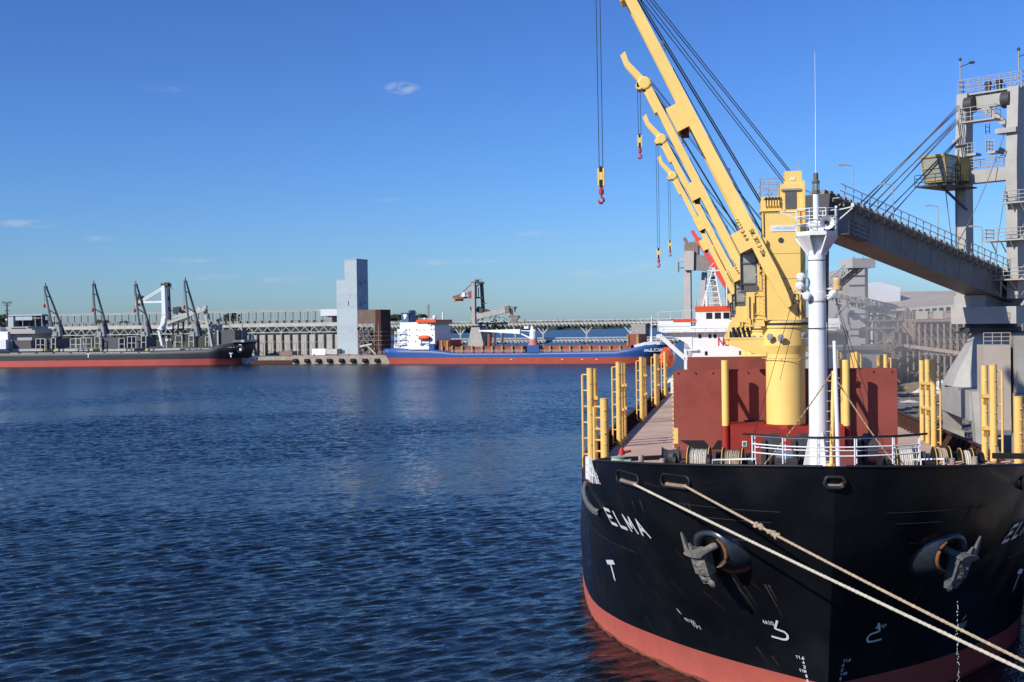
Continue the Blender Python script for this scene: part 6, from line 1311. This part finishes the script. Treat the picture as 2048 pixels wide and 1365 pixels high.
m.add(V, [(4*i+j, 4*i+4+j, 4*i+4+(j+1) % 4, 4*i+(j+1) % 4) for i in range(3) for j in range(4)]); m.obj('bow_bulwark', K['white_dirty'], DC)
m = MB(); hn2 = lambda u: float(np.interp(u, [s_[0] for s_ in secs2], [s_[2]*.8+s_[3]*.2 for s_ in secs2]))+.25
u0, zq = du(438, 695.5, 1.5); text(m, 'LADY MIMI', lambda u, v: Vector((u0+u, -hn2(u0+u), zq+v)), 1.3, .62, .24, .4, .5)
for x, y in ((174, 711), (455, 711)): m.cut(); u1, z1 = du(x, y+4, 0); text(m, 'T', lambda u, v: Vector((u1+u, -(DB_/2+.1 if x < 300 else hn2(u1)+.1), z1+v)), 1.7, 1.3, .25, .4, .5)
m.cut()
for i in range(90):
    x = 22+i*3.1
    if i % 11 in (5, 6): continue
    u1, z1 = du(x, 707-(x/300)*2, 0); m.b2((u1-.22, -DB_/2-.06, z1-.2), (u1+.25, -DB_/2+.1, z1+.1))
m.obj('hull_marking', K['mark_white'], DC)
m = MB(); u, z = du(483, 698, DB_/2-6.5); m.lathe([(1.6, 0), (1.9, -.4), (2.0, -.8), (1.3, -1.4)], (u, -6.9, z), 18, (.25, 1, .1)); m.obj('anchor_bolster', K['dark'], DC)
m = MB(); m.lathe([(1.7, 0), (1.95, -.3), (1.75, -.6)], (u, -7.6, z+.1), 18, (.25, 1, .1), 0.4, 3.6); m.box((u+.1, -8.0, z-.3), (1.0, .4, 1.2)); m.obj('anchor', K['mark_white'], DC)
# ---- quay block, silo, walls
C0, C1 = at_water(504, 729), at_water(786, 728); ang = math.atan2(C1.y-C0.y, C1.x-C0.x); QF = Frame(C0.x, C0.y, ang)
def qu(px, py, v=0): return QF.uz(px, py, v)
def qx(m, x0, x1, y0, y1, v0, v1):
    u0, _ = qu(x0, y1, v0); u1, _ = qu(x1, y1, v0); za = qu((x0+x1)/2, y1, v0)[1]; zb = qu((x0+x1)/2, y0, v0)[1]; m.fb(QF, u0, u1, v0, v1, za, zb); return u0, u1, za, zb
FQZ = qu(700, 711.5)[1]
m = MB(); m.fb(QF, qu(585, 712)[0], qu(772, 712)[0]+2, 0, 90, -3, FQZ); m.fb(QF, qu(500, 712)[0], qu(585, 712)[0], 5, 90, -3, FQZ-.4); tag(m.obj('quay_ground', K['stone']), kind='structure')
m = MB(); m.fb(QF, qu(500, 712)[0], qu(588, 712)[0]-.1, .2, 4.9, -1, 1.6); solo('quay_ledge', 'dark low ledge at the foot of the far quay beside the pale bulbous bow', 'ledge', m, K['rust_dark'])  # low ledge along the foot of the quay wall
ORD = ['first', 'second', 'third', 'fourth', 'fifth', 'sixth', 'seventh', 'eighth', 'ninth']
for i, x in enumerate((592, 615, 638, 660, 684, 707, 731, 755)):
    u, z = qu(x, 722); m = MB(); m.tube(QF.w(u-1.0, -.55, 1.5), QF.w(u+1.0, -.55, 1.5), .85, n=12); solo('dock_fender', ORD[7-i]+' black fender on the stone quay wall, counted from the blue stern', 'fender', m, K['fender'], 'black fenders along the far quay wall')
for i in range(8):
    x = 603+i*23.5; u, z = qu(x, 715); m = MB(); m.lathe([(.35, 0), (.3, .5), (.45, .65), (0, .7)], QF.w(u, .8, FQZ), 8); solo('bollard', ORD[7-i]+' small rusty bollard on the stone quay edge, counted from the blue stern', 'bollard', m, K['rust'], 'bollards on the far quay edge')
# silo tower: turned so that one face is lit and one in shade
sc_ = P(716, 711, 566); SA = math.radians(-22); SFr = Frame(sc_.x, sc_.y, SA)
su = lambda px, py: SFr.uz(px, py, 0)
so = world_thing('silo_tower', 'tall pale blue clad elevator tower rising from the far quay', 'silo tower', SFr.w(-5, 5, FQZ))
ul = su(675, 700)[0]; us = su(689, 540)[0]; ztall, zlow = su(708, 519.5)[1], su(683, 560)[1]
m = MB(); m.fb(SFr, ul, 0, 0, 10.5, FQZ, zlow); m.fb(SFr, us, 0, 0, 10.5, zlow, ztall); wall = m.obj('clad_wall', K['cladding'], so, world=True)
m = MB(); m.fb(SFr, us-.15, .15, -.15, 10.65, ztall, ztall+.35); m.fb(SFr, ul-.15, us, -.15, 10.65, zlow, zlow+.3)
m.obj('roof_edge', K['cladding_g'], so, world=True)
m = MB(); z0, z1 = su(690, 616)[1], su(690, 587)[1]; m.fb(SFr, ul+.02, -.02, -.06, 0.0, z0, z1); m.cut(); z0, z1 = su(690, 679)[1], su(690, 650)[1]; m.fb(SFr, ul+.02, -.02, -.06, 0, z0, z1); m.obj('rib_panel', mat('ribbed_panel', (.40, .46, .49), .6, .12, .5, ribs=('X', 1.3)), so, world=True)
m = MB()
for x, y, w, h in ((697, 607, .4, 2.2), ): m.cut(); u, z = su(x, y); m.fb(SFr, u-w/2, u+w/2, -.1, -.05, z-h/2, z+h/2)
for x in (681, 684.5, 688):
    for y in (702.5, 706): m.cut(); u, z = su(x, y); m.fb(SFr, u-.33, u+.33, -.05, .02, z-.38, z+.38)
m.obj('window', K['glass'], so, world=True)
m = MB()
for y in (566, 608): m.cut(); z = su(716, y)[1]; m.fb(SFr, 0, 1.7, 2.5, 5, z, z+.15); m.rail([SFr.w(1.7, 2.5, z), SFr.w(1.7, 5, z)], 1.1, .06, 1); m.beam(SFr.w(1.6, 2.6, z), SFr.w(0, 2.6, z-1.2), .12)
m.obj('side_platform', K['steel_d'], so, world=True)
# brown building beside it and the steelwork below
bo = world_thing('conveyor_house', 'rusty brown clad drive house beside the blue elevator tower', 'building', QF.w(qu(735, 700, 12)[0], 15, FQZ))
m = MB(); u0, u1, za, zb = qx(m, 716, 751, 620, 648, 9, 19); m.obj('upper_wall', K['brown_clad'], bo, world=True)
m = MB(); qx(m, 715, 750, 648, 662, 8.8, 19); m.obj('lower_wall', K['concrete'], bo, world=True)
m = MB(); m.fb(QF, u1, u1+2.6, 9, 19, qu(752, 700, 9)[1], zb); m.obj('end_wall', K['rust_dark'], bo, world=True)
m = MB()
for x in (717, 727, 737, 749, 758): a, b = qu(x, 709, 9)[0], 0; m.beam(QF.w(a, 9, FQZ), QF.w(a, 9, za), .5); m.beam(QF.w(a, 17, FQZ), QF.w(a, 17, za), .5)
for y in (664, 672, 681, 690): qx(m, 714, 764, y, y+1.2, 8.5, 17)
for (x0, y0, x1, y1) in ((717, 690, 737, 672), (737, 690, 720, 664), (728, 709, 749, 690), (749, 690, 737, 664)): a, b = qu(x0, y0, 8.6), qu(x1, y1, 8.6); m.beam(QF.w(a[0], 8.6, a[1]), QF.w(b[0], 8.6, b[1]), .3)
for i in range(26): x, y = r.uniform(716, 760), r.uniform(664, 700); qx(m, x, x+r.uniform(1, 5), y, y+r.uniform(1, 5), r.uniform(9, 13), 15)
m.obj('steel_frame', K['brown_steel'], bo, world=True)
m = MB()
for x in (718, 729, 740): m.cut(); u, z = qu(x, 658, 8); m.lathe([(.9, 0), (.9, 1.2)], QF.w(u, 8, z), 10, (0, 1, 0))
m.cut(); a, b = qu(735, 692, 7), qu(752, 709, 7); m.beam(QF.w(a[0], 7, a[1]), QF.w(b[0], 7, b[1]), .8, .5); m.cut(); a, b = qu(720, 694, 8), qu(744, 689, 8); m.tube(QF.w(a[0], 8, a[1]), QF.w(b[0], 8, b[1]), .5); m.cut(); qx(m, 737, 748, 690, 706, 10, 14); m.obj('dust_pipe', K['white_dirty'], bo, world=True)
# panel wall with ribs behind the quay
wo_ = world_thing('retaining_wall', 'long pale concrete panel wall with dark ribs left of the elevator tower', 'wall', QF.w(qu(580, 700, 30)[0], 30, FQZ))
m = MB(); u0, u1, za, zb = qx(m, 476, 676, 670, 709, 28, 29.5); m.fb(QF, u0, u1, 28, 29.5, FQZ-.5, za); m.obj('wall_panel', K['concrete_wall'], wo_, world=True)
for i in range(12):
    u = u0+(u1-u0)*(i+.5)/12; m = MB(); m.fb(QF, u-.3, u+.3, 27.2, 28.0, FQZ-.4, zb+.8); m.obj('rib', K['dark'], wo_, world=True)
# scaffold posts, containers and clutter in front of the wall
for i, (x0, x1, y0, y1, mm, lb) in enumerate(((624, 651, 698, 710.5, K['white'], 'white site container on the far quay in front of the panel wall'), (652, 674, 698.5, 709, K['white_dirty'], 'low white block beside the foot of the blue tower'), (560, 584, 703, 711, K['brown_steel'], 'brown skip on the far quay below the panel wall'))):
    m = MB(); u0, u1, za, zb = qx(m, x0, x1, y0, y1, 8, 13); solo('container', lb, 'container', m, mm)
for i in range(9):
    x = 498+i*16.5; u, z = qu(x, 709, 14); m = MB(); h = qu(x, 681, 14)[1]
    m.beam(QF.w(u, 14, FQZ-.4), QF.w(u, 14, h), .28); m.beam(QF.w(u, 14, h-.5), QF.w(u+3.2, 14, h-1.5), .22); m.beam(QF.w(u+3.2, 14, FQZ-.4), QF.w(u+3.2, 14, h-1.5), .2); m.beam(QF.w(u, 14, FQZ+3), QF.w(u+3.2, 14, FQZ+.5), .18); solo('pipe_frame', ORD[i]+' thin pipe frame before the pale panel wall, counted from the dark bow', 'frame', m, K['steel_d'], 'pipe frames before the far panel wall')
# ---- conveyor galleries: left (deck on a lattice girder with a roofed upper gallery)
G0, G1 = P(-60, 655, 655), P(672, 645, 600); GA = math.atan2(G1.y-G0.y, G1.x-G0.x); GF = Frame(G0.x, G0.y, GA)
gu = lambda px, py, v=0: GF.uz(px, py, v)
go = world_thing('conveyor_gallery', 'long pale conveyor gallery on a lattice girder behind the dark ship', 'conveyor', GF.w(gu(300, 660)[0], 2, 0))
ua, ub = gu(-60, 660)[0], gu(676, 650)[0]; zd1, zd0 = gu(300, 654)[1], gu(300, 658)[1]; zt1 = gu(300, 669)[1]
m = MB(); m.fb(GF, ua, ub, 0, 4.5, zd0, zd0+.7); m.fb(GF, ua, ub, .1, .4, zd0+.7, zd1+.4); m.fb(GF, ua, ub, 1.5, 3, zd0+.8, zd1+.8); m.obj('deck', K['white_dirty'], go, world=True)
m = MB(); n = 84
for k in range(n):
    u0, u1 = ua+(ub-ua)*k/n, ua+(ub-ua)*(k+1)/n
    for v in (0, 4.2): m.beam(GF.w(u0, v, zd0 if k % 2 else zt1), GF.w(u1, v, zt1 if k % 2 else zd0), .28)
for v in (0, 4.2): m.beam(GF.w(ua, v, zt1), GF.w(ub, v, zt1), .4)
m.obj('girder', K['white_dirty'], go, world=True)
for x in (88, 149, 270, 330, 545, 610): 
    m = MB(); u = gu(x, 660)[0]; m.beam(GF.w(u, 1.2, -2), GF.w(u, 1.2, zt1), .6); m.beam(GF.w(u+3, 3.4, -2), GF.w(u+3, 3.4, zt1), .5); m.obj('pier', K['white_dirty'], go, world=True)
uo_ = world_thing('roofed_gallery', 'upper open-sided gallery with a thin pale roof above the far conveyor', 'conveyor', GF.w(gu(350, 640, 14)[0], 16, 0))
u0, u1 = gu(58, 632, 14)[0], gu(668, 622, 14)[0]; zr0, zr1 = gu(300, 629, 14)[1], gu(300, 626, 14)[1]; zf = gu(300, 651, 14)[1]
m = MB(); m.fb(GF, u0, u1, 14, 19, zr0, zr0+.6); m.fb(GF, u0, u1, 13.8, 19.2, zr0+.6, zr0+.9); m.obj('roof', K['white_dirty'], uo_, world=True)
m = MB(); m.fb(GF, u0, u1, 14, 19, zf-.5, zf); m.fb(GF, u0, u1, 15.5, 17, zf, zf+1.4); m.obj('floor', K['steel_d'], uo_, world=True)
for k in range(44):
    m = MB(); u = u0+(u1-u0)*k/43; v = 14.2
    m.beam(GF.w(u, 14.2, zf), GF.w(u, 14.2, zr0), .32 if k < 22 else .55); m.beam(GF.w(u, 14.2, zr0-2.2), GF.w(u+1.2, 14.2, zr0), .2); m.beam(GF.w(u, 14.2, zf-.2), GF.w(u, 14.2, 0) if k % 4 == 0 else GF.w(u, 14.2, zf-.4), .3); m.cut(); m.beam(GF.w(u, 18.8, zf), GF.w(u, 18.8, zr0), .32); m.obj('frame_post', K['white_dirty'], uo_, world=True)
def gx(m, x0, x1, y0, y1, v0, v1):
    u0, _ = gu(x0, y1, v0); u1, _ = gu(x1, y1, v0); m.fb(GF, u0, u1, v0, v1, gu((x0+x1)/2, y1, v0)[1], gu((x0+x1)/2, y0, v0)[1])
o = world_thing('drive_house', 'open fronted grey shed at the far end of the gallery, above the dark ship house', 'shed', GF.w(gu(45, 650, 10)[0], 12, 14)); m = MB(); gx(m, 14, 27, 632, 660, 10, 20); m.cut(); gx(m, 31, 64, 632, 641, 10, 20); m.cut(); gx(m, 12, 84, 629.5, 632, 9.5, 20.5); m.obj('wall', K['cladding'], o, world=True)
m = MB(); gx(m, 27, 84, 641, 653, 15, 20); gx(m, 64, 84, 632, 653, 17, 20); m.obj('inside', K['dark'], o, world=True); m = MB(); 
for x in (45, 70, 83): m.cut(); gx(m, x, x+.8, 632, 653, 10, 10.5)
m.cut(); gx(m, 64, 84, 636, 637, 10, 10.4); m.obj('post', K['white_dirty'], o, world=True)
o = world_thing('end_house', 'white clad end house where the roofed gallery meets the blue tower', 'shed', GF.w(gu(657, 640, 8)[0], 10, 16)); m = MB(); gx(m, 641, 676, 619, 632, 8, 18); m.obj('wall', K['cladding_w'], o, world=True); m = MB(); gx(m, 656, 664, 632, 645, 9, 17); m.cut(); gx(m, 664, 676, 632, 645, 12, 17); m.obj('leg', K['concrete'], o, world=True)
# ---- right: double deck conveyor on Y posts
RFa, RFb = P(765, 645, 575), P(1640, 640, 500); RA = math.atan2(RFb.y-RFa.y, RFb.x-RFa.x); RFr = Frame(RFa.x, RFa.y, RA)
ru = lambda px, py, v=0: RFr.uz(px, py, v)
for (y0, y1, nm, lb, v, x0, x1) in ((640, 652, 'elevated_conveyor', 'upper of two pale conveyor bridges on Y posts behind the blue ship', 24, 763, 1640), (675, 685, 'elevated_conveyor', 'lower of two pale conveyor bridges behind the blue ship', 10, 748, 1640)):
    o = world_thing(nm, lb, 'conveyor', RFr.w(ru(1150, 650, v)[0], v, 0)); xm = 1150; za, zb = ru(xm, y1, v)[1], ru(xm, y0, v)[1]; u0, u1 = ru(x0, y1, v)[0], ru(x1, y1, v)[0]; h = zb-za
    m = MB(); m.fb(RFr, u0, u1, v, v+4, za+h*.28, za+h*.42); m.fb(RFr, u0, u1, v+.1, v+.35, zb-.3, zb); m.fb(RFr, u0, u1, v+1.2, v+2.8, za+h*.42, zb-.9); m.obj('deck', K['white_dirty'], o, world=True)
    m = MB(); n = 110
    for k in range(n):
        ua, ub = u0+(u1-u0)*k/n, u0+(u1-u0)*(k+1)/n; m.beam(RFr.w(ua, v+.2, za+h*.4), RFr.w(ub, v+.2, zb-.2), .2); m.beam(RFr.w(ua, v+.2, za+h*.4), RFr.w(ua, v+.2, zb-.2), .2); m.beam(RFr.w(ua, v, za+h*.3), RFr.w(ua+.9, v, za), .35)
    m.obj('side_lattice', K['white_dirty'], o, world=True)
    m = MB(); m.fb(RFr, u0, u1, v+.3, v+3.7, za+h*.12, za+h*.27); m.obj('girder', K['dark'], o, world=True)
    for x in (765+152, 1000, 1083, 1170, 1258, 1345, 1432):
        u = ru(x, y1, v)[0]; zj = za-.45*(za if v > 20 else 3.2)*.55; m = MB(); m.beam(RFr.w(u, v+2, -2), RFr.w(u, v+2, zj+ .2), .75)
        for e in (-1, 1): m.beam(RFr.w(u, v+2, zj), RFr.w(u+e*3.4, v+2, za+.3), .5)
        m.beam(RFr.w(u, v+2, zj), RFr.w(u, v+2, za+.3), .5); m.obj('y_post', K['white_dirty'], o, world=True)
m = MB(); u0, u1 = ru(1263, 668, 20)[0], ru(1291, 668, 20)[0]; m.fb(RFr, u0, u1, 20, 26, -1, ru(1277, 648, 20)[1]); solo('concrete_block', 'grey concrete tower block under the upper bridge at the blue bow', 'tower', m, K['concrete'])
# ---- far ship loaders
wlF = Frame(P(330, 690, 600).x, 600, math.radians(-10)); wu = lambda px, py, v=0: wlF.uz(px, py, v)
wo1 = world_thing('ship_loader', 'white ship loader with a counterweight arm standing behind the dark ship', 'ship loader', wlF.w(0, 0, 0))
def wb(m, p, q, w, h=None, v=0, w2=None, h2=None): a, b = wu(*p, v), wu(*q, v); m.beam(wlF.w(a[0], v, a[1]), wlF.w(b[0], v, b[1]), w, h, wlF.v, w2, h2)
m = MB(); wb(m, (328, 572), (330, 630), 1.7, 2.6, 0, 1.9, 3); wb(m, (330, 630), (325, 660), 2.0, 2.6); wb(m, (321, 658), (330, 625), 1.2, 1.0); m.obj('tower_leg', K['white'], wo1, world=True)
m = MB(); wb(m, (336, 572), (339, 640), 1.3, 1.6, 5); 
for k in range(9): wb(m, (333+k*.3, 577+k*7), (338, 581+k*7), .3, .3, 4)
m.obj('rear_leg', K['dark'], wo1, world=True)
m = MB(); wb(m, (323, 571), (341, 571), 1.6, 2); 
for x in (324, 329, 334): wb(m, (x, 571), (x, 565), .25, .25)
wb(m, (331, 569), (338, 569), 1.8, 2.2, -.5); wb(m, (339, 578), (339, 572), .4, .4, -1); m.obj('tower_head', K['dark'], wo1, world=True)
m = MB(); wb(m, (325, 575), (284, 600), .45, .45); wb(m, (325, 579), (287, 602), .45, .45); wb(m, (327, 604), (285, 605), .9, .7); m.obj('tie_arm', K['white'], wo1, world=True)
m = MB(); wb(m, (274, 592), (274, 612), 1.3, 2.2, 0, 1.6, 2.6); wb(m, (278, 604), (285, 604), 1.6, 2); m.obj('counterweight', K['white_dirty'], wo1, world=True); m = MB(); wb(m, (281, 595), (285, 596), 1.8, 2.5, .5); m.cut(); wb(m, (280, 610), (286, 610), 1.5, 2, .5); m.obj('winch_house', K['brown_steel'], wo1, world=True)
m = MB(); wb(m, (335, 647), (411, 620), 1.2, 1.6, -1); wb(m, (345, 636), (408, 618), 1.0, .8, 0); wb(m, (410, 612), (412, 628), 1.6, 1.6); wb(m, (400, 615), (396, 622), 2, 1); m.obj('boom', K['white_dirty'], wo1, world=True)
m = MB()
for k in range(14): wb(m, (337+k*3.5, 652-k*1.28), (339+k*3.5, 646-k*1.28), .35, .3, -1.4)
wb(m, (336, 653), (380, 637), .4, .4, -1.4); m.obj('boom_lattice', K['dark'], wo1, world=True)
m = MB(); wb(m, (411, 628), (424, 694), 1.0, 1.0); wb(m, (417, 628), (428, 694), .7, .7, 2)
for k in range(8): wb(m, (412+k*1.5, 633+k*8), (419+k*1.5, 636+k*8), .3, .3, 1)
wb(m, (395, 640), (418, 648), .7, .7); wb(m, (418, 648), (421, 640), .5, .5); m.obj('chute', K['white_dirty'], wo1, world=True)
m = MB(); wb(m, (351, 615), (351, 628), 1.8, 2, 1); wb(m, (358, 614), (357, 626), 1.6, 2, 1); wb(m, (338, 622), (368, 622), .5, 1, 1); wb(m, (362, 622), (371, 628), 1.4, 1.6, 2)
for x in (345, 355, 365): wb(m, (x, 690), (x+2, 640), .6, .6, 2)
for i in range(30): x, y = r.uniform(338, 400), r.uniform(640, 672); wb(m, (x, y), (x+r.uniform(-7, 7), y+r.uniform(-6, 6)), .4, .3, r.uniform(0, 4))
wb(m, (344, 676), (368, 676), 3.2, 2.5, 1); m.obj('machinery', K['dark'], wo1, world=True)
m = MB(); wb(m, (318, 662), (325, 692), 1.0, 1.5); wb(m, (316, 657), (346, 657), .8, 2); wb(m, (320, 680), (328, 694), .8, .8); wb(m, (332, 680), (345, 680), 1, 2, 1); m.obj('portal', K['white'], wo1, world=True)
m = MB()
for p, q in (((340, 573), (372, 600)), ((372, 600), (405, 617)), ((340, 575), (398, 618))): wb(m, p, q, .1, .1)
m.obj('stay_cable', K['steel'], wo1, world=True)
wlF = Frame(P(955, 690, 530).x, 530, math.radians(-18))
wo2 = world_thing('ship_loader', 'grey ship loader with a rusty counterweight arm behind the blue ship', 'ship loader', wlF.w(0, 0, 0))
m = MB(); wb(m, (947.5, 566), (948.5, 650), 1.35, 2.0, 0, 1.5, 2.2); m.obj('tower_leg', K['steel'], wo2, world=True); m = MB(); wb(m, (963, 567), (967, 630), 1.1, 1.6, 4); m.obj('tower_leg', K['brown_steel'], wo2, world=True)
m = MB(); wb(m, (944, 566), (967, 566), .8, 2.2, 2); wb(m, (951, 565), (957, 562), 1.2, 1.5, 2)
for x in (950, 955, 958, 962): wb(m, (x, 565), (x+.4, 558), .18, .18, 2)
wb(m, (950, 575), (960, 568), .5, .5, 1); wb(m, (950, 596), (966, 596), .6, .8, 2); wb(m, (966, 607), (973, 607), .3, 1, 2); wb(m, (969, 601), (969, 607), .2, .2, 2)
for x in (953, 957): wb(m, (x, 575), (x, 596), .3, .3, 2)
m.obj('tower_head', K['dark'], wo2, world=True)
m = MB(); wb(m, (915, 596.5), (950, 595), .8, 1.2); wb(m, (938, 589), (948, 588), 2.2, 1.6); wb(m, (906, 595), (918, 592), .9, 1); wb(m, (918, 591), (944, 568), .35, .35); wb(m, (930, 590), (946, 580), .3, .3); m.obj('counterweight_arm', K['hatch_brown'], wo2, world=True)
m = MB(); wb(m, (906, 601), (912, 600), 1.2, 2.0, -.3); m.obj('counterweight', mat('peeling_pink', (.5, .3, .25), .8), wo2, world=True); m = MB(); wb(m, (912, 600.5), (925, 600), 1.0, 2.2); m.obj('ballast', K['rust_dark'], wo2, world=True)
m = MB(); wb(m, (924.5, 590), (930.5, 589.5), 1.9, 1.2, -.8); m.obj('cabin', K['white'], wo2, world=True)
m = MB(); wb(m, (955, 634), (1012, 621), 2.2, 2.4, -1.5); m.obj('boom', K['steel'], wo2, world=True)
m = MB(); wb(m, (1012, 620), (1020, 618), 2.6, 2.8, -1.2); wb(m, (1018, 615), (1032, 615), .5, 3, -1); wb(m, (1030, 616), (1029, 625), .6, .8, -1); wb(m, (1022, 618), (1024, 636), 1.0, 1.2, -1); wb(m, (1018, 634), (1038, 634), 1.2, 1.6, -1); wb(m, (1024, 640), (1034, 642), 1.2, 1.2, -1)
for i in range(22): x, y = r.uniform(985, 1036), r.uniform(628, 645); wb(m, (x, y), (x+r.uniform(-6, 6), y+r.uniform(-5, 5)), .35, .3, r.uniform(-2, 2))
m.obj('boom_head', K['brown_steel'], wo2, world=True)
m = MB(); wb(m, (1025, 640), (1034, 690), .7, .7, -1, .6, .6); m.obj('chute', K['concrete'], wo2, world=True)
m = MB(); wb(m, (955, 618), (967, 624), 2.2, 2.5, 2); wb(m, (943, 614), (945, 622), 1.2, 1.4, 3); wb(m, (970, 622), (978, 625), 1.6, 2, 2)
for i in range(26): x, y = r.uniform(950, 1010), r.uniform(636, 660); wb(m, (x, y), (x+r.uniform(-8, 8), y+r.uniform(-6, 6)), .45, .3, r.uniform(0, 4))
for x in (962, 975, 990, 1005): wb(m, (x, 700), (x, 645), .7, .7, 4)
wb(m, (955, 648), (1015, 648), .8, 1.4, 3); m.obj('machinery', K['dark'], wo2, world=True)
m = MB(); a = [wu(943, 652, 0), wu(958, 652, 0), wu(966, 692, 0), wu(935, 692, 0)]; m.hexa([wlF.w(a[3][0], 0, a[3][1]), wlF.w(a[2][0], 0, a[2][1]), wlF.w(a[2][0], 7, a[2][1]), wlF.w(a[3][0], 7, a[3][1]), wlF.w(a[0][0], 0, a[0][1]), wlF.w(a[1][0], 0, a[1][1]), wlF.w(a[1][0], 7, a[1][1]), wlF.w(a[0][0], 7, a[0][1])])
wb(m, (936, 650), (958, 650), .7, 2); wb(m, (945, 635), (936, 650), .5, .6); wb(m, (943, 690), (968, 690), 2.4, 2, -1); wb(m, (958, 655), (966, 690), .6, .6, -1); m.obj('portal', K['steel'], wo2, world=True)
m = MB()
for p, q in (((967, 570), (1012, 617)), ((967, 572), (1001, 618)), ((968, 580), (978, 606))): wb(m, p, q, .09, .09)
m.obj('stay_cable', K['steel'], wo2, world=True)
# ---- pale unloader behind the near ship's bridge
wlF = Frame(P(1395, 690, 430).x, 430, math.radians(-18))
wo3 = world_thing('ship_loader', 'pale pinkish loader tower showing behind the bridge of the near black carrier', 'ship loader', wlF.w(0, 0, 0))
m = MB(); wb(m, (1375, 540), (1377, 720), 2.4, 2.6); m.obj('tower_leg', K['pink_steel'], wo3, world=True); m = MB(); wb(m, (1409, 545), (1402, 650), 1.6, 2.2, 3); m.obj('tower_leg', K['pink_steel'], wo3, world=True); m = MB(); wb(m, (1424, 545), (1441, 650), 1.6, 2.4, 5); m.obj('tower_leg', K['steel_d'], wo3, world=True)
m = MB(); wb(m, (1371, 522), (1390, 522), 6.6, 5); wb(m, (1362, 520), (1372, 520), 1.4, 3); m.obj('tower_head', K['pink_steel'], wo3, world=True); m = MB(); wb(m, (1390, 525), (1432, 530), 5.2, 5, 1); m.obj('cross_beam', K['steel_d'], wo3, world=True)
m = MB(); wb(m, (1370, 499), (1398, 499), 3.6, 3); wb(m, (1375, 490), (1397, 488), 1.4, 2); wb(m, (1368, 476), (1376, 490), 1.0, 1); wb(m, (1395, 484), (1400, 476), .8, 1); wb(m, (1360, 536), (1372, 536), .3, 3); wb(m, (1357, 524), (1357, 545), .3, 1); m.obj('hoist_machinery', K['brown_steel'], wo3, world=True)
m = MB(); wb(m, (1392, 487), (1397, 480), 1.6, 1.2, -1); m.obj('light_box', K['yellow_dirty'], wo3, world=True)
# trees on the far banks seen between the girders
def tree(px, py, Y, h, w, lb, sd):
    b = P(px, py, Y); b.z = max(.8, b.z-h*.2); o = thing('tree', lb, 'tree', tuple(b), 0, 'trees on the far bank behind the galleries'); rr = random.Random(sd)
    m = MB(); m.tube((0, 0, -2), (0, 0, h*.6), .05*h, .015*h, 6); m.obj('trunk', K['bark'], o); m = MB()
    for i in range(150):
        a, f = rr.uniform(0, 6.28), rr.random(); rad = w*(.35+.65*math.sin(f*2.6+.3))*rr.random()**.5; c = Vector((math.cos(a)*rad, math.sin(a)*rad, h*(.25+.75*f))); q = w*rr.uniform(.12, .26)
        ax = Matrix.Rotation(rr.uniform(0, 3), 3, 'X') @ Matrix.Rotation(rr.uniform(0, 3), 3, 'Z'); m.add([c+ax @ Vector(v)*q for v in ((-1, -.6, 0), (1, -.6, .2), (.8, .7, 0), (-.9, .6, -.2))], [(0, 1, 2, 3)])
    m.obj('crown', K['leaf'], o)
TL = [(250, 655, 900, 5, 5), (455, 652, 800, 9, 4), (466, 650, 820, 10, 4.5), (438, 654, 820, 6, 3), (475, 655, 800, 5, 4), (110, 655, 950, 4, 5), (205, 652, 950, 5, 6), (790, 640, 1200, 5, 9), (840, 640, 1200, 5, 9), (9, 652, 900, 9, 9)]
LAB = ['low bushy tree behind the second dark crane', 'tallest narrow tree showing between gallery posts', 'dark upright tree beside the tallest far tree', 'short tree just before the upright pair', 'small round tree just beyond the upright pair', 'low tree under the gallery by the crane beside the dark ship house', 'broad low tree between the first two dark cranes from the ship house', 'wide low tree between the brown drive house and blue funnel', 'wide low tree between the blue funnel and radar mast', 'dark tree behind the bulk carrier house and its mast']
for i, (t, lb) in enumerate(zip(TL, LAB)): tree(*t, lb, i+3)
# green bank behind the dark ship
m = MB(); pts = []
for i in range(61):
    px = 60+i*11; b = P(px, 684, 930); 
    for d, h in ((0, -.5), (4, 2.0), (18, 6+2*math.sin(i*.9)+1.5*math.sin(i*2.3)), (60, 8.5+2*math.sin(i*.5)), (120, 0)): pts.append((b.x, 930+d, h*(1 if i < 48 else .8)))
m.grid(pts, 61, 5); tag(m.obj('hill', K['hill']), kind='structure')
